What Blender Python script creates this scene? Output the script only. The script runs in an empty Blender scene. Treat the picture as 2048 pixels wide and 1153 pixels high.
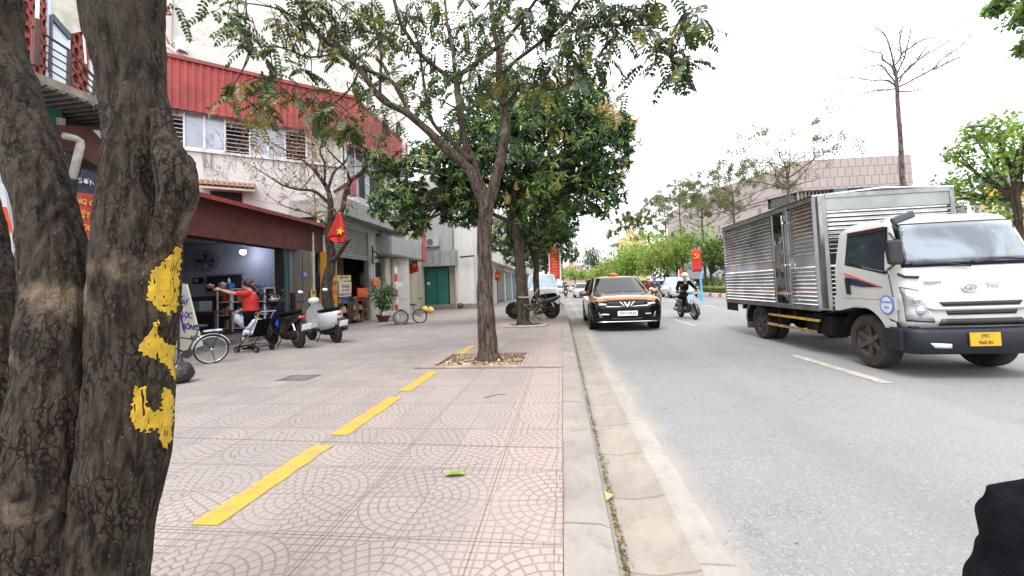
import bpy, math, random
import numpy as np
from mathutils import Vector, Matrix, noise as mnoise
from mathutils.bvhtree import BVHTree
R = math.radians
random.seed(7); rng = np.random.default_rng(7)
scene = bpy.context.scene
COL = scene.collection
# ---------------------------------------------------------------- camera, sky, sun, exposure
PW = 2048.0; PH = 1153.0; FPX = 800.0
YAW = R(7.0); PITCH = R(2.4); ROLL = R(2.2); SHIFT = -34.0/2048
CAMZ = 1.25
_F = Vector((-math.sin(YAW)*math.cos(PITCH), math.cos(YAW)*math.cos(PITCH), math.sin(PITCH)))
_R0 = Vector((math.cos(YAW), math.sin(YAW), 0)); _U0 = _R0.cross(_F)
# camera turned clockwise, so the world leans anticlockwise in the picture
_RT = _R0*math.cos(ROLL) - _U0*math.sin(ROLL); _UP = _U0*math.cos(ROLL) + _R0*math.sin(ROLL)
CAM = Vector((0, 0, CAMZ))
cd = bpy.data.cameras.new('camera'); cam = bpy.data.objects.new('camera', cd); COL.objects.link(cam)
m = Matrix((_RT, _UP, -_F)).transposed().to_4x4(); m.translation = CAM
cam.matrix_world = m
cd.sensor_width = 36; cd.lens = FPX/PW*36; cd.shift_y = SHIFT; cd.clip_start = .05; cd.clip_end = 2000
scene.camera = cam
w = bpy.data.worlds.new('World'); scene.world = w; w.use_nodes = True
nt = w.node_tree; nt.nodes.clear()
sky = nt.nodes.new('ShaderNodeTexSky'); sky.sky_type = 'NISHITA'; sky.sun_disc = False
SUN_EL, SUN_AZ = R(62), R(200)
sky.sun_elevation = SUN_EL; sky.sun_rotation = SUN_AZ; sky.dust_density = 4; sky.air_density = 1.0; sky.altitude = 0
bg1 = nt.nodes.new('ShaderNodeBackground'); bg1.inputs[1].default_value = .05
nt.links.new(sky.outputs[0], bg1.inputs[0])
bg2 = nt.nodes.new('ShaderNodeBackground'); bg2.inputs[0].default_value = (1, .99, .97, 1); bg2.inputs[1].default_value = .86
ad = nt.nodes.new('ShaderNodeAddShader'); out = nt.nodes.new('ShaderNodeOutputWorld')
nt.links.new(bg1.outputs[0], ad.inputs[0]); nt.links.new(bg2.outputs[0], ad.inputs[1]); nt.links.new(ad.outputs[0], out.inputs[0])
sl = bpy.data.lights.new('sun', 'SUN'); sl.energy = 1.0; sl.angle = R(25); sl.color = (1, .97, .92)
so = bpy.data.objects.new('sun', sl); COL.objects.link(so)
# sun direction: azimuth measured like the sky texture's rotation
_sd = Vector((math.sin(SUN_AZ)*math.cos(SUN_EL), math.cos(SUN_AZ)*math.cos(SUN_EL), math.sin(SUN_EL)))
so.rotation_euler = _sd.to_track_quat('Z', 'Y').to_euler()
scene.view_settings.view_transform = 'Standard'; scene.view_settings.look = 'None'
scene.view_settings.exposure = 1.33; scene.view_settings.gamma = 1
try:
    scene.cycles.max_bounces = 6; scene.cycles.transparent_max_bounces = 8; scene.cycles.diffuse_bounces = 3
    scene.cycles.use_denoising = True; scene.cycles.caustics_reflective = False; scene.cycles.caustics_refractive = False
except Exception: pass
SW = .13   # pavement height above the road

def ray(px, py):
    u = (px-PW/2)/FPX; v = (PH/2 + SHIFT*PW - py)/FPX
    return (_F + _RT*u + _UP*v)
def atz(px, py, z=0.0):
    d = ray(px, py); return CAM + d*((z-CAMZ)/d.z)
def aty(px, py, y):
    d = ray(px, py); return CAM + d*(y/d.y)
def atx(px, py, x):
    d = ray(px, py); return CAM + d*(x/d.x)
def atd(px, py, dist):      # distance along the camera axis
    return CAM + ray(px, py)*dist
def atplane(px, py, p, n):
    d = ray(px, py); n = Vector(n); return CAM + d*((Vector(p)-CAM).dot(n)/d.dot(n))
def proj(p):
    d = Vector(p)-CAM; z = d.dot(_F)
    return (PW/2 + FPX*d.dot(_RT)/z, PH/2 + SHIFT*PW - FPX*d.dot(_UP)/z)

# ---------------------------------------------------------------- tags
def tag(o, label=None, cat=None, group=None, kind=None):
    if label: o['label'] = label
    if cat: o['category'] = cat
    if group: o['group'] = group
    if kind: o['kind'] = kind
    return o
def thing(name, label, cat, loc=(0,0,0), rz=0, group=None, rot=None):
    o = bpy.data.objects.new(name, None); COL.objects.link(o); o.empty_display_size = .2
    o.matrix_world = Matrix.Translation(Vector(loc)) @ (rot if rot is not None else Matrix.Rotation(rz, 4, 'Z'))
    return tag(o, label, cat, group)
def kids(o): return [c for c in bpy.data.objects if c.parent == o]
def copy_tree(o, parent=None):
    c = o.copy(); COL.objects.link(c); c.parent = parent
    for ch in kids(o): copy_tree(ch, c)
    return c
def wm(o):
    if o is None: return Matrix.Identity(4)
    return wm(o.parent) @ o.matrix_basis if o.parent else o.matrix_basis.copy()

# ---------------------------------------------------------------- mesh builder
class MB:
    def __init__(s): s.v = []; s.f = []; s.mi = []; s.cur = 0
    def add(s, vs, fs, M=None):
        b = len(s.v)
        s.v += [tuple(M @ Vector(p)) for p in vs] if M is not None else [tuple(p) for p in vs]
        for f in fs: s.f.append(tuple(i+b for i in f)); s.mi.append(s.cur)
        return s
    def box(s, c, d, rot=None, M=None):      # centre, full dims
        x, y, z = d[0]/2, d[1]/2, d[2]/2
        vs = [(-x,-y,-z),(x,-y,-z),(x,y,-z),(-x,y,-z),(-x,-y,z),(x,-y,z),(x,y,z),(-x,y,z)]
        fs = [(0,3,2,1),(4,5,6,7),(0,1,5,4),(1,2,6,5),(2,3,7,6),(3,0,4,7)]
        T = Matrix.Translation(Vector(c))
        if rot is not None: T = T @ (rot if isinstance(rot, Matrix) else Matrix.Rotation(rot, 4, 'Z'))
        if M is not None: T = M @ T
        return s.add(vs, fs, T)
    def bx(s, x0, x1, y0, y1, z0, z1, M=None):
        return s.box(((x0+x1)/2, (y0+y1)/2, (z0+z1)/2), (abs(x1-x0), abs(y1-y0), abs(z1-z0)), M=M)
    def poly(s, pts, M=None): return s.add(pts, [tuple(range(len(pts)))], M)
    def slab(s, pts, vec, M=None):           # polygon extruded along vec
        n = len(pts); vec = Vector(vec); P = [Vector(p) for p in pts]
        vs = P + [p+vec for p in P]
        fs = [tuple(range(n-1, -1, -1)), tuple(range(n, 2*n))] + [(i, (i+1) % n, n+(i+1) % n, n+i) for i in range(n)]
        return s.add(vs, fs, M)
    def tube(s, pts, r, n=8, cap=True, M=None, closed=False):
        P = [Vector(p) for p in pts]; k = len(P)
        rr = r if hasattr(r, '__len__') else [r]*k
        vs = []; fs = []; up = None
        for i, p in enumerate(P):
            if closed: t = P[(i+1) % k]-P[i-1]
            else: t = P[min(i+1, k-1)]-P[max(i-1, 0)]
            if t.length < 1e-9: t = Vector((0,0,1))
            t.normalize()
            if up is None:
                a = Vector((0,0,1)) if abs(t.z) < .9 else Vector((1,0,0)); up = (a - t*a.dot(t)).normalized()
            else:
                up = up - t*up.dot(t)
                up = up.normalized() if up.length > 1e-6 else t.orthogonal().normalized()
            b = t.cross(up)
            for j in range(n):
                a = 2*math.pi*j/n; vs.append(p + (up*math.cos(a)+b*math.sin(a))*rr[i])
        for i in range(k if closed else k-1):
            for j in range(n):
                a = i*n+j; b2 = i*n+(j+1) % n; i2 = ((i+1) % k)*n
                fs.append((a, b2, i2+(j+1) % n, i2+j))
        if cap and not closed: fs += [tuple(range(n-1, -1, -1)), tuple(range((k-1)*n, k*n))]
        return s.add(vs, fs, M)
    def cyl(s, p0, p1, r0, r1=None, n=16, M=None): return s.tube([p0, p1], [r0, r0 if r1 is None else r1], n, True, M)
    def lathe(s, prof, n=20, M=None):        # (r, z) pairs about z
        vs = [(r*math.cos(2*math.pi*j/n), r*math.sin(2*math.pi*j/n), z) for r, z in prof for j in range(n)]
        fs = [(i*n+j, i*n+(j+1) % n, (i+1)*n+(j+1) % n, (i+1)*n+j) for i in range(len(prof)-1) for j in range(n)]
        if prof[0][0] > 1e-4: fs.append(tuple(range(n-1, -1, -1)))
        if prof[-1][0] > 1e-4: fs.append(tuple(range((len(prof)-1)*n, len(prof)*n)))
        return s.add(vs, fs, M)
    def ball(s, c, r, n=12, m=8, M=None, sc=(1,1,1)):
        prof = [(math.sin(math.pi*i/m), -math.cos(math.pi*i/m)) for i in range(m+1)]
        T = Matrix.Translation(Vector(c)) @ Matrix.Diagonal((r*sc[0], r*sc[1], r*sc[2], 1))
        vs = []
        for q, z in prof:
            for j in range(n): vs.append((q*math.cos(2*math.pi*j/n), q*math.sin(2*math.pi*j/n), z))
        fs = [(i*n+j, i*n+(j+1) % n, (i+1)*n+(j+1) % n, (i+1)*n+j) for i in range(m) for j in range(n)]
        return s.add(vs, fs, (M @ T) if M is not None else T)
    def loft(s, rings, cap=True, M=None, closed=True):   # list of equal-length loops
        n = len(rings[0]); vs = [p for r_ in rings for p in r_]; fs = []
        for i in range(len(rings)-1):
            for j in range(n if closed else n-1):
                fs.append((i*n+j, i*n+(j+1) % n, (i+1)*n+(j+1) % n, (i+1)*n+j))
        if cap: fs += [tuple(range(n-1, -1, -1)), tuple(range((len(rings)-1)*n, len(rings)*n))]
        return s.add(vs, fs, M)
    def build(s, name, mat, parent=None, smooth=False, world=False, bevel=0, seg=2, auto=None, subd=0):
        me = bpy.data.meshes.new(name)
        vs = s.v
        if world and parent is not None:
            inv = wm(parent).inverted(); vs = [tuple(inv @ Vector(p)) for p in vs]
        me.from_pydata(vs, [], s.f)
        mats = mat if isinstance(mat, (list, tuple)) else [mat]
        for q in mats: me.materials.append(q)
        if len(mats) > 1: me.polygons.foreach_set('material_index', s.mi)
        if smooth: me.polygons.foreach_set('use_smooth', [True]*len(me.polygons))
        o = bpy.data.objects.new(name, me); COL.objects.link(o)
        if parent is not None: o.parent = parent
        if bevel:
            b = o.modifiers.new('bevel', 'BEVEL'); b.width = bevel; b.segments = seg; b.limit_method = 'ANGLE'; b.angle_limit = R(35)
        if subd:
            b = o.modifiers.new('sub', 'SUBSURF'); b.levels = subd; b.render_levels = subd
        if auto is not None:
            me.polygons.foreach_set('use_smooth', [True]*len(me.polygons))
            try: me.set_sharp_from_angle(angle=R(auto))
            except Exception: pass
        me.update()
        return o
def top(o, label, cat, group=None): return tag(o, label, cat, group)
def rotx(a): return Matrix.Rotation(a, 4, 'X')
def roty(a): return Matrix.Rotation(a, 4, 'Y')
def rotz(a): return Matrix.Rotation(a, 4, 'Z')
def T_(x, y=0, z=0): return Matrix.Translation(Vector((x, y, z)))

# ---------------------------------------------------------------- node expression helper
class E:
    nt = None
    def __init__(s, x): s.s = x
    @staticmethod
    def m(op, *a, clamp=False):
        n = E.nt.nodes.new('ShaderNodeMath'); n.operation = op; n.use_clamp = clamp
        for i, x in enumerate(a):
            if isinstance(x, E): E.nt.links.new(x.s, n.inputs[i])
            else: n.inputs[i].default_value = x
        return E(n.outputs[0])
    def __add__(s, o): return E.m('ADD', s, o)
    __radd__ = __add__
    def __sub__(s, o): return E.m('SUBTRACT', s, o)
    def __rsub__(s, o): return E.m('SUBTRACT', o, s)
    def __mul__(s, o): return E.m('MULTIPLY', s, o)
    __rmul__ = __mul__
    def __truediv__(s, o): return E.m('DIVIDE', s, o)
    def floor(s): return E.m('FLOOR', s)
    def frac(s): return E.m('FRACT', s)
    def abs(s): return E.m('ABSOLUTE', s)
    def mod(s, o): return E.m('FLOORED_MODULO', s, o)
    def min(s, o): return E.m('MINIMUM', s, o)
    def max(s, o): return E.m('MAXIMUM', s, o)
    def gt(s, o): return E.m('GREATER_THAN', s, o)
    def lt(s, o): return E.m('LESS_THAN', s, o)
    def step(s, a, b):                       # smooth 0..1 from a to b
        n = E.nt.nodes.new('ShaderNodeMapRange'); n.interpolation_type = 'SMOOTHSTEP'
        E.nt.links.new(s.s, n.inputs[0]); n.inputs[1].default_value = a; n.inputs[2].default_value = b
        return E(n.outputs[0])
def edist(x, period):                        # distance to nearest multiple of period
    return E.m('PINGPONG', x, period/2) if False else ((x/period + .5).frac() - .5).abs()*period
class Mat:
    def __init__(s, name, rough=.6, metal=0.0, spec=.5):
        s.m = bpy.data.materials.new(name); s.m.use_nodes = True; s.nt = s.m.node_tree; E.nt = s.nt
        s.b = s.nt.nodes['Principled BSDF']; s.o = s.nt.nodes['Material Output']
        s.b.inputs['Roughness'].default_value = rough; s.b.inputs['Metallic'].default_value = metal
        s.b.inputs['Specular IOR Level'].default_value = spec
        s._c = s.nt.nodes.new('ShaderNodeTexCoord')
    def node(s, t): return s.nt.nodes.new(t)
    def link(s, a, b): s.nt.links.new(a.s if isinstance(a, E) else a, b)
    def obj(s): return s._c.outputs['Object']
    def xyz(s, src='Object'):
        n = s.node('ShaderNodeSeparateXYZ'); s.link(s._c.outputs[src], n.inputs[0]); return [E(n.outputs[i]) for i in range(3)]
    def noise(s, scale, detail=4, rough=.55, sc=None, dist=0, src='Object'):
        n = s.node('ShaderNodeTexNoise'); n.inputs['Scale'].default_value = scale; n.inputs['Detail'].default_value = detail
        n.inputs['Roughness'].default_value = rough; n.inputs['Distortion'].default_value = dist
        if sc:
            mp = s.node('ShaderNodeMapping'); mp.inputs['Scale'].default_value = sc; s.link(s._c.outputs[src], mp.inputs[0]); s.link(mp.outputs[0], n.inputs[0])
        else: s.link(s._c.outputs[src], n.inputs[0])
        return E(n.outputs[0])
    def voro(s, scale, feat='F1', sc=None):
        n = s.node('ShaderNodeTexVoronoi'); n.feature = feat; n.inputs['Scale'].default_value = scale
        if sc:
            mp = s.node('ShaderNodeMapping'); mp.inputs['Scale'].default_value = sc; s.link(s.obj(), mp.inputs[0]); s.link(mp.outputs[0], n.inputs[0])
        else: s.link(s.obj(), n.inputs[0])
        return n
    def mix(s, f, a, b):
        n = s.node('ShaderNodeMix'); n.data_type = 'RGBA'
        for v, i in ((f, 0), (a, 6), (b, 7)):
            if isinstance(v, E): s.link(v, n.inputs[i])
            elif hasattr(v, 'is_output'): s.link(v, n.inputs[i])
            elif i == 0: n.inputs[0].default_value = v
            else: n.inputs[i].default_value = (*v, 1) if len(v) == 3 else v
        return n.outputs[2]
    def color(s, c):
        if hasattr(c, 'is_output'): s.link(c, s.b.inputs['Base Color'])
        else: s.b.inputs['Base Color'].default_value = (*c, 1)
        return s
    def bump(s, h, strength=.5, dist=.01):
        n = s.node('ShaderNodeBump'); n.inputs['Strength'].default_value = strength; n.inputs['Distance'].default_value = dist
        s.link(h, n.inputs['Height']); s.link(n.outputs[0], s.b.inputs['Normal']); return s
    def rough(s, r):
        if isinstance(r, E): s.link(r, s.b.inputs['Roughness'])
        else: s.b.inputs['Roughness'].default_value = r
        return s
def hexc(h):
    c = [int(h[i:i+2], 16)/255 for i in (0, 2, 4)]
    return tuple(x/12.92 if x <= .04045 else ((x+.055)/1.055)**2.4 for x in c)
_mc = {}
def mat(name, c, rough=.6, var=.25, scale=6, metal=0, bump=0, bs=40, spec=.5, c2=None, coat=0, sheen=0, trans=0, dirt=0):
    """plain material with soft tonal variation, optional bump / dirt"""
    if name in _mc: return _mc[name]
    if isinstance(c, str): c = hexc(c)
    k = Mat(name, rough, metal, spec)
    n1 = k.noise(scale, 5)
    c2 = c2 or tuple(x*(1-var) for x in c)
    col = k.mix(n1.step(.35, .65), c, c2)
    if dirt:
        d = k.noise(scale*.35, 6, .7, dist=.6)
        col = k.mix(d.step(.52, .75)*dirt, col, (.07, .06, .05))
    k.color(col)
    k.rough((k.noise(scale*2, 3)*.2 + (rough-.1)))
    if bump: k.bump(k.noise(bs, 4), bump, .004)
    if coat: k.b.inputs['Coat Weight'].default_value = coat; k.b.inputs['Coat Roughness'].default_value = .06
    if trans: k.b.inputs['Transmission Weight'].default_value = trans
    _mc[name] = k.m
    return k.m
def emis(name, c, s):
    k = Mat(name); k.color(c); k.b.inputs['Emission Color'].default_value = (*c, 1); k.b.inputs['Emission Strength'].default_value = s; return k.m
# ================================================================ GROUND
def sheet(name, x0, x1, y0, y1, z, mt, nx=1, ny=1):
    b = MB()
    for i in range(nx+1):
        for j in range(ny+1): b.v.append((x0+(x1-x0)*i/nx, y0+(y1-y0)*j/ny, z))
    for i in range(nx):
        for j in range(ny): b.f.append((i*(ny+1)+j, (i+1)*(ny+1)+j, (i+1)*(ny+1)+j+1, i*(ny+1)+j+1)); b.mi.append(0)
    return tag(b.build(name, mt), kind='structure')
# --- asphalt
k = Mat('asphalt', .85, spec=.3)
x, y, z = k.xyz()
vor = k.voro(95); v2 = k.voro(210)
n_big = k.noise(.5, 4, sc=(1, .25, 1)); n_mid = k.noise(3, 5); n_f = k.noise(90, 3)
base = k.mix(n_big.step(.3, .7), (.200, .205, .213), (.232, .235, .241))
base = k.mix(n_mid.step(.35, .7)*.5, base, (.19, .19, .195))
sp = E(vor.outputs['Color']); sx = k.node('ShaderNodeSeparateColor'); k.link(vor.outputs['Color'], sx.inputs[0]); s0 = E(sx.outputs[0]); s1 = E(sx.outputs[1])
base = k.mix(s0.step(.80, .9)*.28, base, (.38, .38, .37))
base = k.mix(s1.step(.80, .9)*.34, base, (.12, .12, .125))
sx2 = k.node('ShaderNodeSeparateColor'); k.link(v2.outputs['Color'], sx2.inputs[0]); s2 = E(sx2.outputs[0])
base = k.mix(s2.step(.80, .9)*.35, base, (.12, .12, .12))
dust = (x + k.noise(1.3, 5)*.5).step(1.15, .85)*.7                       # dusty edge by the gutter
base = k.mix(dust, base, (.33, .29, .245))
tr = E.m('MULTIPLY', (x-3.9).abs().step(1.4, .1), k.noise(.35, 3, sc=(1.5, .2, 1)).step(.42, .68))
base = k.mix(tr*.35, base, (.34, .31, .28))
pt_ = k.noise(.22, 3, .5, sc=(1, .35, 1)).step(.56, .58)
base = k.mix(pt_*.2, base, (.13, .13, .135))
trk = ((x-2.0).abs().step(.5, .1) + (x-5.2).abs().step(.5, .1)) * k.noise(.6, 4, sc=(1.5, .12, 1)).step(.35, .7)
base = k.mix(trk*.30, base, (.14, .14, .145))
oil = k.noise(1.4, 5, .7, sc=(1, .5, 1)).step(.66, .74)
base = k.mix(oil*.35, base, (.09, .088, .085))
cr = (k.noise(.8, 6, .7)-.5).abs().step(.006, .0015)*k.noise(.5, 2).step(.52, .6)
base = k.mix(cr*.55, base, (.07, .07, .07))
k.color(base); k.bump(E(vor.outputs['Distance'])*.6+n_f*.5, .4, .004)
M_ASPH = k.m
# --- concrete (kerb, gutter)
def concrete(name, c, joint=0, jw=.006, stain=.5, c2=(.13, .11, .085)):
    k = Mat(name, .85, spec=.25); x, y, z = k.xyz()
    a = k.mix(k.noise(2.2, 6, .65).step(.3, .72), c, tuple(v*.74 for v in c))
    a = k.mix(k.noise(9, 5, .7).step(.5, .75)*stain, a, c2)
    a = k.mix(k.noise(60, 3).step(.55, .7)*.25, a, tuple(v*1.25 for v in c))
    if joint:
        j = edist(y + k.noise(3, 3)*.03, joint).step(jw*1.6, jw*.4)
        a = k.mix(j*.5, a, (.10, .08, .06))
        wv = (x*3 + y*1.3 + k.noise(2, 4)*2).abs()
        cr = edist(wv, 3.1).step(.02, .004)*k.noise(1.2, 2).step(.52, .6)
        a = k.mix(cr*.25, a, (.09, .075, .06))
    k.color(a); k.bump(k.noise(45, 5)*.7 + k.noise(6, 3), .45, .006)
    return k.m
M_KERB = concrete('kerb_concrete', (.285, .268, .243)); M_GUT = concrete('gutter_concrete', (.31, .278, .245), .62, .007, .6, (.18, .145, .11))
M_STRIP = concrete('gutter_edge_concrete', (.33, .31, .287), 1.9, .006, .35)
# --- stamped fan paving
k = Mat('fan_paving', .8, spec=.3); x, y, z = k.xyz()
S_ = .705
cx = (x + .08)/S_; cy = (y - 2.14)/S_
u = ((cx + .5).frac() - .5)*S_; v = ((cy + .5).frac() - .5)*S_
r = E.m('SQRT', u*u + v*v); th = E.m('ARCTAN2', v, u)
dr = .0485
ring = (r/dr).floor()
nk = (ring*5 + 5)
rad = ((th*nk/(2*math.pi) + ring*.37).frac() - .5).abs()*(-1) + .5      # 0 at joints
rdist = rad*2*math.pi*(r.max(.02))/nk
d_in = edist(r, dr).min(rdist)
d_out = edist(u + .0, .047).min(edist(v, .047))
inside = r.lt(.345)
d = E.m('ADD', d_in*inside, d_out*(1-inside))
slab = edist(u+S_/2, S_).min(edist(v+S_/2, S_))
slab2 = edist(u, S_).min(edist(v, S_)) + .0022
jn = d.step(.0052, .0018)
js = slab.min(slab2).step(.006, .002)
wear = k.noise(1.1, 4).step(.28, .6)*.55 + .45
pinkn = k.noise(.55, 4, .6).step(.38, .62); sl_id = k.node('ShaderNodeTexWhiteNoise'); sl_id.noise_dimensions = '2D'
cmb = k.node('ShaderNodeCombineXYZ'); k.link((cx*2).floor(), cmb.inputs[0]); k.link((cy*2).floor(), cmb.inputs[1]); k.link(cmb.outputs[0], sl_id.inputs[0])
rnd = E(sl_id.outputs[0])
grey = k.mix(rnd*.9, (.270, .246, .238), (.218, .206, .202)); pink = k.mix(rnd*.9, (.312, .260, .243), (.258, .220, .207))
nearkerb = x.step(-.52, -.44)
f1 = (x + k.noise(.9, 3)*.8).step(-2.6, -1.0)*.55 + pinkn*.3
a = k.mix(f1, grey, pink); a = k.mix(nearkerb*.8, a, k.mix(rnd*.5, (.34, .272, .252), (.305, .245, .228)))
a = k.mix(k.noise(7, 6, .7).step(.55, .8)*.4, a, (.20, .175, .16))
a = k.mix(k.noise(1.7, 6, .7).step(.6, .8)*.35, a, (.42, .385, .37))
a = k.mix(k.noise(120, 2).step(.5, .75)*.25, a, (.45, .38, .36))
brk = k.noise(5, 4).step(.3, .5)*.5 + .5
jc = k.mix(k.noise(4, 3), (.07, .052, .043), (.13, .10, .085))
a = k.mix(jn*wear*brk*.60, a, jc)
a = k.mix(js*.6, a, (.06, .045, .035))
lines = edist(y + x*.04, 2.83).step(.012, .004)
a = k.mix(lines*.6, a, (.08, .06, .05))
spot = k.noise(2.6, 6, .75).step(.63, .70)
a = k.mix(spot*.3, a, (.13, .115, .10))
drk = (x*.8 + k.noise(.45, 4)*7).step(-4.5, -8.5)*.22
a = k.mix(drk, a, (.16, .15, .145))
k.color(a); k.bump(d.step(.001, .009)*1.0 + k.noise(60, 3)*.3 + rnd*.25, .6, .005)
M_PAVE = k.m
M_SOIL = mat('soil', (.16, .115, .075), .95, .5, 14, bump=1, bs=60)
M_EARTH = mat('far_ground', (.22, .21, .19), .95, .3, .3)
sheet('ground', -400, 400, -60, 900, -.03, M_EARTH)
sheet('road', .5, 11.12, -8, 300, 0, M_ASPH, 4, 40)
# pavement with openings for the tree pits
pits = [(-1.93, -.63, 5.72, 6.84)]
b = MB(); X0, X1 = -14.0, -.043
x0, x1, y0, y1 = pits[0]
def pv(a, c, d_, e): b.add([(a, d_, SW), (c, d_, SW), (c, e, SW), (a, e, SW)], [(0, 1, 2, 3)])
pv(X0, X1, -6, y0); pv(X0, x0, y0, y1); pv(x1, X1, y0, y1); pv(X0, X1, y1, 140)
tag(b.build('sidewalk', M_PAVE), kind='structure')
b = MB(); b.bx(x0-.02, x1+.02, y0-.02, y1+.02, SW-.12, SW-.05)
tag(b.build('tree_pit_soil', M_SOIL), kind='structure')
b = MB()
b.bx(x0-.035, x0, y0, y1, -.05, SW+.012); b.bx(x1, x1+.035, y0, y1, -.05, SW+.012); b.bx(x0-.035, x1+.035, y1, y1+.035, -.05, SW+.01)
b.slab([(x0-.25, y0-.10, SW+.006), (x1+.62, y0-.16, SW+.006), (x1+.62, y0-.11, SW+.006), (x1, y0-.003, SW+.006), (x0-.2, y0-.003, SW+.006)], (0, 0, .02))
tag(b.build('tree_pit_kerb', mat('pit_kerb', (.33, .27, .23), .85, .3, 4, bump=.4, dirt=.5)), kind='structure')
# kerb stones
b = MB(); yy = -4.0; i = 0
while yy < 120:
    L = .99 if yy < 40 else 4.0
    j = random.uniform(-.006, .006); h = random.uniform(-.004, .004)
    prof = [(-.04, -.05), (-.04, SW+.004), (-.03, SW+.008+h), (.13, SW+.006+h), (.175, SW-.012), (.205+j, -.02), (.205+j, -.05)]
    vs = [(px_, yy+.004, pz) for px_, pz in prof]
    b.slab(vs, (0, L-.008+.004, 0)); yy += L
b_ = b.build('kerb', M_KERB); tag(b_, kind='structure')
b = MB(); b.bx(-.043, .15, -4, 120, -.06, SW-.03); tag(b.build('kerb_joint_mortar', mat('joint_dark', (.07, .055, .045), .95)), kind='structure')
b = MB(); prof = [(.19, .012), (.26, -.012), (.36, -.018), (.50, .0), (.545, .012)]
n = len(prof)
for yv in (-8, 120):
    for px_, pz in prof: b.v.append((px_, yv, pz))
for i in range(n-1): b.f.append((i, i+1, n+i+1, n+i)); b.mi.append(0)
tag(b.build('gutter', M_GUT), kind='structure')
b = MB(); b.slab([(.545, -8, .004), (.70, -8, .004), (.62, 120, .004), (.545, 120, .004)], (0, 0, .008)); tag(b.build('gutter_edge', M_STRIP), kind='structure')
# yellow painted line on the pavement
k = Mat('yellow_road_paint', .6); x, y, z = k.xyz()
a = k.mix(k.noise(30, 5, .7).step(.55, .75)*.4, (.47, .295, .03), (.34, .23, .05)); a = k.mix(k.noise(7, 4).step(.5, .7)*.3, a, (.50, .34, .07)); k.color(a)
wr_y = k.noise(55, 5, .8).step(.52, .62)*.6 + (k.noise(11, 6, .8)).step(.50, .60)*.55 + edist(y-2.14+.3525, .705).step(.007, .002)*.5
a = k.mix(E.m('MINIMUM', wr_y, .8), a, (.22, .18, .13)); k.color(a); k.bump(k.noise(70, 3), .5, .003)
M_YEL = k.m
def mark(name, x0, x1, y0, y1, z, m, ragged=.0, skew=0):
    b = MB(); n = max(8, int((y1-y0)*14)); L = []; Rr = []
    for i in range(n+1):
        t = i/n; yv = y0+(y1-y0)*t
        L.append((x0+random.uniform(-ragged, ragged)+skew*t, yv+(random.uniform(-ragged, ragged)), z))
        Rr.append((x1+random.uniform(-ragged, ragged)+skew*t, yv+(random.uniform(-ragged, ragged)), z))
    b.slab(L + Rr[::-1], (0, 0, .002)); o = b.build(name, m); return tag(o, kind='structure')
for i, (y0, y1) in enumerate([(1.83, 2.83), (3.04, 4.13), (4.37, 5.42), (6.9, 7.9), (9.2, 10.2), (11.6, 12.6), (14.0, 15.5), (17.5, 19)]):
    mark('yellow_line', -1.885, -1.735, y0, y1, SW+.003, M_YEL, .006)
M_WHT = mat('white_road_paint', (.44, .42, .37), .7, .35, 9, dirt=.35)
for y0, y1 in [(5.08, 6.92), (11.7, 13.75), (17.5, 19.4), (23.5, 25.5), (29.5, 31.5), (35, 37)]:
    mark('lane_marking', 3.55, 3.69, y0, y1, .004, M_WHT, .008)
M_WHT2 = mat('white_faded_paint', (.50, .48, .42), .7, .35, 9, dirt=.3)
for y0, y1 in [(2.2, 4.4), (9.5, 11.5), (14.5, 16.4), (19.8, 21.6), (26, 28)]:
    mark('lane_marking', 7.0, 7.13, y0, y1, .004, M_WHT2, .008)
# faint brown band beyond the lane dashes
# manhole frame
b = MB(); b.bx(-3.86, -3.4, 4.95, 5.3, SW+.001, SW+.006); o = b.build('manhole_cover', mat('drain_iron', (.12, .115, .11), .8, .3, 12, bump=.6, bs=80), bevel=.003)
b = MB()
for q in range(6): b.bx(-3.84+q*.075, -3.80+q*.075, 4.98, 5.27, SW+.006, SW+.012)
c = b.build('grate', mat('drain_iron2', (.17, .165, .16), .8), o)
tag(o, 'dark iron drain cover set in the paving left of the yellow line', 'drain cover')
# fallen green leaf
def leafmesh(L=.1, W=.045, curl=.01, n=6):
    b = MB(); vs = []
    for i in range(n+1):
        t = i/n; w_ = W/2*math.sin(math.pi*min(1, t*.92+.06))**.8; zc = curl*math.sin(math.pi*t)
        vs += [(t*L, -w_, zc+.006), (t*L, 0, zc), (t*L, w_, zc+.006)]
    b.v = vs
    for i in range(n):
        for j in (0, 1): b.f.append((i*3+j, i*3+j+1, i*3+j+4, i*3+j+3)); b.mi.append(0)
    b.tube([(-.03, 0, .004), (0, 0, 0)], .0015, 4)
    return b
p = atz(890, 953, SW); q = atz(930, 950, SW)
o = leafmesh(.125, .06, .012).build('fallen_leaf', mat('leaf_lime', (.24, .32, .05), .5, .4, 40)); o.location = p + Vector((0, 0, .004)); o.rotation_euler = (0, 0, .15)
tag(o, 'big yellow-green fallen leaf lying on the fan paving', 'leaf')
p = atz(1213, 1005, .01); o = leafmesh(.085, .05, .03).build('fallen_leaf', mat('leaf_tan', (.55, .38, .16), .7, .3, 40)); o.location = p+Vector((0, 0, .01)); o.rotation_euler = (.4, .2, 1.5)
tag(o, 'curled pale tan leaf lying in the gutter', 'leaf')
b = MB(); p = atz(968, 797, SW); q = atz(1012, 790, SW); b.tube([p+Vector((0,0,.006)), (p+q)/2+Vector((0, .02, .012)), q+Vector((0,0,.006))], [.004, .003, .002], 5)
tag(b.build('twig', mat('twig', (.10, .075, .05), .9)), 'thin dark twig lying on the paving before the tree pit', 'twig')
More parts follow.
